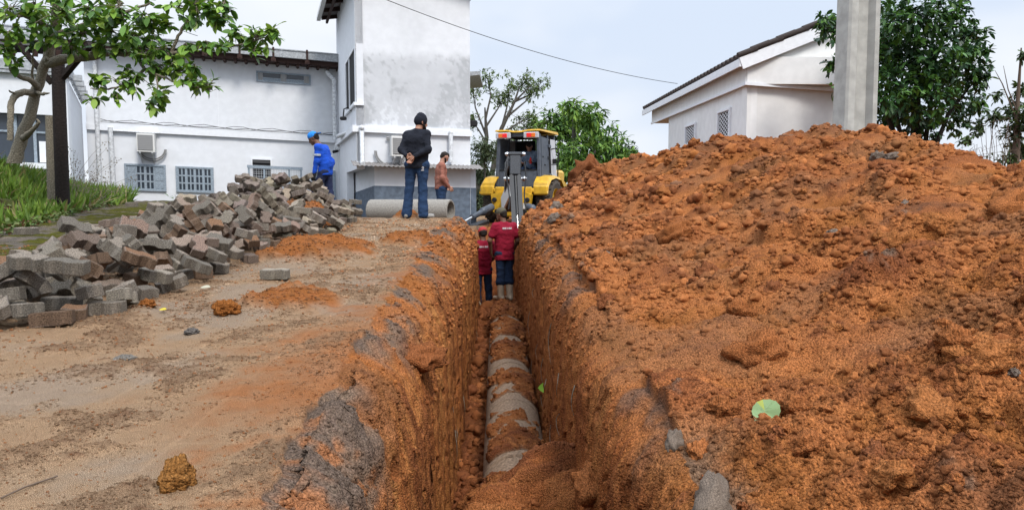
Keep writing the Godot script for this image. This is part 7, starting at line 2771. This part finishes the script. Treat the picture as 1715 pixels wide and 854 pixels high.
func make_grass() -> void:
	rng.seed = 63
	var mb := MB.new()
	for i in 5:
		var t := i / 4.0
		var w := 0.5 * (1.0 - t * t) + 0.02
		for s in [-1.0, 1.0]:
			mb.vert(Vector3(s * w * 0.045, t, -0.38 * t * t), Vector3(s * 0.3, 0.3, 1).normalized())
	for i in 4:
		for k in [i * 2, i * 2 + 2, i * 2 + 1, i * 2 + 1, i * 2 + 2, i * 2 + 3]:
			mb.ix.push_back(k)
	var blade := mb.mesh()
	var places := []
	var colors := []
	for i in 26000:
		var d := rng.randf_range(7.0, 19.0)
		var b := bank_base(d)
		var x := b + 0.25 - 3.2 * rng.randf()
		if x < -0.72 * d - 0.5:
			continue
		var m: float = nz_lo.get_noise_2d(x * 1.4, d * 1.4) + 0.3 * nz_mid.get_noise_2d(x, d)
		var rel := (b + 0.25 - x) / 1.6
		if m < -0.18 + 0.5 * smoothstep(0.55, 0.0, rel) - 0.3 * smoothstep(10.5, 13.0, d):
			continue
		var h := rng.randf_range(0.10, 0.26) * (1.0 + 0.8 * smoothstep(11.0, 15.0, d) + 0.4 * m)
		var p := Vector3(x, ground_y(x, d) + 0.01, -d)
		places.append(Transform3D(Basis.from_euler(Vector3(rng.randfn(0, 0.35), rng.randf() * TAU, rng.randfn(0, 0.35))).scaled_local(Vector3(1.0, h, h)), p))
		var c := Color(0.10, 0.19, 0.022).lerp(Color(0.17, 0.25, 0.03), rng.randf()).lerp(Color(0.06, 0.105, 0.02), rng.randf() * 0.8)
		if rng.randf() < 0.10:
			c = Color(0.24, 0.20, 0.09)
		colors.append(c)
	var o := many("grass", blade, M.grass_blade, places, colors, self)
	tag(o, "long fresh green grass on the bank under the left tree", "grass")
	# weeds with small leaves low on the bank
	var lf := leaf_mesh(0.5, 0.2, 0.2)
	places = []
	colors = []
	for i in 5000:
		var d := rng.randf_range(7.0, 15.0)
		var x := bank_base(d) + 0.35 - 2.0 * rng.randf() * rng.randf()
		if x < -0.72 * d - 0.5:
			continue
		if nz_mid.get_noise_2d(x * 1.7, d * 1.7) < 0.0:
			continue
		places.append(leaf_at(Vector3(x, ground_y(x, d) + rng.randf_range(0.01, 0.10), -d), Vector3(rng.randfn(0, 1), rng.randfn(0.2, 0.5), rng.randfn(0, 1)), rng.randf_range(0.03, 0.09), rng.randfn(0, 0.6)))
		var c := Color(0.07, 0.13, 0.03).lerp(Color(0.13, 0.15, 0.05), rng.randf())
		if rng.randf() < 0.22:
			c = Color(0.12, 0.06, 0.03)
		colors.append(c)
	o = many("weeds", lf, M.grass_blade, places, colors, self)
	tag(o, "small leaved weeds and dead leaves at the foot of the grassy bank", "weeds")
	# tall seeding stalks against the white wall
	for q in [[112, 300, 12.5, "tall dry seeding weed against the white wall right of the timber post", 9], [132, 300, 12.9, "thin seeding grass stalks at the right end of the grassy bank", 10], [165, 315, 14.0, "last few arching grass stalks where the bank meets the wall", 8]]:
		var b := at(q[0], q[1], q[2])
		b.y = ground_y(b.x, -b.z)
		var st := thing("seeding_weed", q[3], "weed", b)
		for k in q[4]:
			mb = MB.new()
			var lean := Vector3(rng.randfn(0.05, 0.16), 0, rng.randfn(0, 0.1))
			var h := rng.randf_range(0.5, 1.15) * (1.0 if q[0] < 150 else 0.6)
			var pts := []
			for i in 6:
				var t := i / 5.0
				pts.append(Vector3(0.03 * k - 0.1, 0, 0) + lean * t * t * 2.0 + Vector3(0, h * t, 0))
			mb.tube(pts, [0.004, 0.004, 0.0035, 0.003, 0.0025, 0.0015], 4, false)
			for i in 16:
				var t := rng.randf_range(0.5, 1.0)
				mb.ball((pts[0] as Vector3).lerp(pts[5], t) + Vector3(rng.randfn(0, 0.03), 0, rng.randfn(0, 0.03)), Vector3(0.008, 0.012, 0.008), 3)
			obj("stalk", mb, M.bark, st)
	# a green sprout among the pavers
	for q in [[300, 368, 10.0, "small green sprout growing out of the paver heap"], [293, 352, 11.0, "thin green weed behind the pavers below the second window"]]:
		var b := at(q[0], q[1], q[2])
		var st := thing("sprout", q[3], "weed", b)
		for k in 16:
			var l := mi("leaf", tinted(lf, Color(0.10, 0.19, 0.04)), M.grass_blade, st)
			l.transform = leaf_at(Vector3(rng.randfn(0, 0.04), rng.randf_range(0.0, 0.2), rng.randfn(0, 0.04)), Vector3(rng.randfn(0, 1), rng.randfn(0.4, 0.4), rng.randfn(0, 1)), rng.randf_range(0.05, 0.09), 0)
		mb = MB.new()
		mb.tube([Vector3(0, -0.08, 0), Vector3(0.01, 0.10, 0), Vector3(0, 0.22, 0)], [0.005, 0.004, 0.002], 5)
		obj("stem", mb, M.bark, st)


func make_small_things() -> void:
	rng.seed = 91
	# concrete pole: two flanges and a recessed web
	var p := at(1432, 215, 9.9)
	p.y = -0.5
	var o := thing("concrete_pole", "grey concrete utility pole with a recessed face standing behind the earth heap", "pole", p, 0.12)
	var mb := MB.new()
	mb.tint = Color(0.40, 0.40, 0.375)
	var bot := 0.228
	var top := 0.185
	var h := 7.0
	var sec := func(y: float) -> Array:
		var r := lerpf(bot, top, (y + 0.8) / h)
		return [Vector2(-r, -0.15), Vector2(-r, 0.13), Vector2(-r + 0.03, 0.155), Vector2(-r + 0.115, 0.155), Vector2(-r + 0.17, 0.07), Vector2(r - 0.12, 0.07), Vector2(r - 0.07, 0.155), Vector2(r - 0.02, 0.155), Vector2(r, 0.135), Vector2(r, -0.15)]
	var y := -0.8
	while y < h - 0.8:
		var a: Array = sec.call(y)
		var b: Array = sec.call(y + 0.4)
		for i in a.size():
			var j := (i + 1) % a.size()
			var e: Vector2 = a[j] - a[i]
			mb.quad(Vector3(a[i].x, y, a[i].y), Vector3(a[j].x, y, a[j].y), Vector3(b[j].x, y + 0.4, b[j].y), Vector3(b[i].x, y + 0.4, b[i].y), Vector3(-e.y, 0, e.x))
		y += 0.4
	obj("shaft", mb, M.concrete_post, o)
	# the cable across the sky
	mb = MB.new()
	var pts := []
	var ca := at(570, -32, 17.0)
	var cb := at(1135, 140, 23.5)
	for i in 33:
		var t := i / 32.0
		pts.append(ca.lerp(cb, t) - Vector3(0, 0.9 * 4.0 * t * (1.0 - t) * 0.32, 0))
	mb.tube(pts, [0.008], 6, false)
	tag(obj("power_cable", mb, M.cable), "thin dark cable hanging across the sky from the tower to the right house", "cable")
	mb = MB.new()
	pts = []
	for i in 17:
		var t := i / 16.0
		pts.append(at(240, 20, 21.0).lerp(at(330, 60, 21.0), t) - Vector3(0, 0.2 * t * (1.0 - t), 0))
	mb.tube(pts, [0.008], 5, false)
	tag(obj("wire", mb, M.cable), "short thin wire in the sky behind the leaves above the long roof", "wire")
	# the pale leaf lying on the heap
	var c := landing(1271, 702, 1.5) + Vector3(0, 0.045, 0.06)
	o = thing("fallen_leaf", "single pale green round leaf lying on the orange earth heap", "leaf", c)
	mb = MB.new()
	var bx := Basis(Vector3(0.93, 0.22, 0.28), Vector3(-0.05, 0.72, 0.70), Vector3(-0.1, -0.68, 0.72)).orthonormalized()
	var n := 28
	var rim := []
	for i in n:
		var a := TAU * i / n
		var r := 0.044 * (1.0 + 0.10 * cos(a - 0.6)) * (1.0 + (0.025 if i % 2 else -0.02))
		rim.append(bx * Vector3(cos(a) * r, 0.006 * sin(a * 2.0) + 0.004 * cos(a * 3.0), -sin(a) * r * 0.86))
	for i in n:
		mb.tint = Color(0.20, 0.30, 0.135) if i < 7 or i > 8 else Color(0.30, 0.34, 0.07)
		mb.tri(bx * Vector3(0, -0.002, 0), rim[i], rim[(i + 1) % n], bx.y)
	obj("blade", mb, M.leaf_far, o)
	mb = MB.new()
	mb.tint = Color(0.28, 0.37, 0.2)
	mb.tube([bx * Vector3(-0.045, 0.0, 0.038), bx * Vector3(-0.03, 0.004, 0.026), bx * Vector3(0.02, 0.005, -0.02), bx * Vector3(0.03, 0.004, -0.032)], [0.0009, 0.0008, 0.0006, 0.0004], 5)
	for k in 6:
		var t := (k - 1.5) / 4.5
		var s: Vector3 = bx * Vector3(-0.028 + 0.045 * t, 0.004, 0.026 - 0.045 * t)
		for q in [Vector3(0.024, 0.0, 0.004), Vector3(-0.006, 0.0, -0.026)]:
			mb.tube([s, s + bx * (q * (1.0 - 0.5 * absf(t)))], [0.0005, 0.0003], 4, false)
	obj("vein", mb, M.leaf_far, o)
	# small leaves here and there
	var lf := leaf_mesh(0.7, 0.15, 0.1)
	for q in [[266, 524, 4.6, Color(0.55, 0.42, 0.03), 0.05, "small bright yellow leaf on the dirt below the near pavers"], [335, 486, 5.3, Color(0.42, 0.40, 0.30), 0.08, "pale dry leaf on the dirt at the foot of the heap"], [901, 650, 6.6, Color(0.22, 0.42, 0.04), 0.13, "bright green leaf stuck low on the right wall of the trench"], [60, 355, 9.4, Color(0.10, 0.05, 0.03), 0.16, "curled brown dead leaf on the moss under the bank"], [40, 380, 8.6, Color(0.22, 0.30, 0.10), 0.14, "pale green fallen leaf on the moss at the left"], [203, 325, 15.0, Color(0.52, 0.44, 0.03), 0.22, "yellow leaf at the end of the bank below the shuttered window"]]:
		var w := at(q[0], q[1], q[2])
		if q[0] != 901:
			w = landing(q[0], q[1], 2.0) + Vector3(0, 0.02, 0)
		var l := mi("fallen_leaf", tinted(lf, q[3]), M.leaf_far)
		l.transform = leaf_at(w, Vector3(1, 0.15, 0.3), q[4], 0.3 if q[0] != 901 else 1.2)
		tag(l, q[5], "leaf")
	# twigs and roots
	for q in [[[0, 838, 2.0], [40, 822, 2.03], [95, 802, 2.08], "thin bare twig lying on the near road at the bottom left"], [[1488, 786, 2.15], [1500, 792, 2.14], [1516, 800, 2.12], "short dry stick on the earth heap at the bottom right"], [[190, 330, 14.0], [150, 322, 14.0], [125, 322, 13.8], "grey hose end lying at the foot of the grassy bank"]]:
		mb = MB.new()
		mb.tube([landing(q[0][0], q[0][1], 1.2) + Vector3(0, 0.006, 0), landing(q[1][0], q[1][1], 1.2) + Vector3(0, 0.01, 0), landing(q[2][0], q[2][1], 1.2) + Vector3(0, 0.008, 0)], [0.0025 if q[0][2] < 5 else 0.02], 6)
		tag(obj("twig", mb, M.twig), q[3], "twig")
	for k in 30:
		var i := spot_on(5, 5, 3.5, 14.0) if k % 3 else spot_on(3, 3, 4.0, 12.0)
		var g := grid_p[i] + grid_n[i] * 0.01
		mb = MB.new()
		var rp := []
		var l := rng.randf_range(0.08, 0.35)
		var sway := rng.randfn(0, 0.05)
		for s in 6:
			var t := s / 5.0
			rp.append(g + grid_n[i] * 0.02 * sin(t * 3.0) + Vector3(0, -l * t, sway * sin(t * 4.0)))
		mb.tube(rp, [0.0035, 0.003, 0.0025, 0.002, 0.0015, 0.001], 4, false)
		obj("root", mb, M.bark, trench_node)
	# broken slab edges that stick out of the earth at the right rim
	for q in [[1195, 828, 2.0, 0.075, 0.4, "broken grey slab of old paving sticking out of the earth at the bottom right rim"], [1132, 722, 2.6, 0.05, 0.2, "small grey slab chip standing in the earth above the broken slab"]]:
		var r := rock(501 + int(q[0]), 3, Vector3(0.55, 0.8, 1.7), 0.24)
		var s := mi("slab_piece", tinted(r, Color(0.20, 0.155, 0.12)), M.clod)
		s.transform = Transform3D(Basis.from_euler(Vector3(0.0, -0.35, 0.2)).scaled_local(Vector3.ONE * q[3]), landing(q[0], q[1] + 20, 1.3))
		tag(s, q[5], "slab")
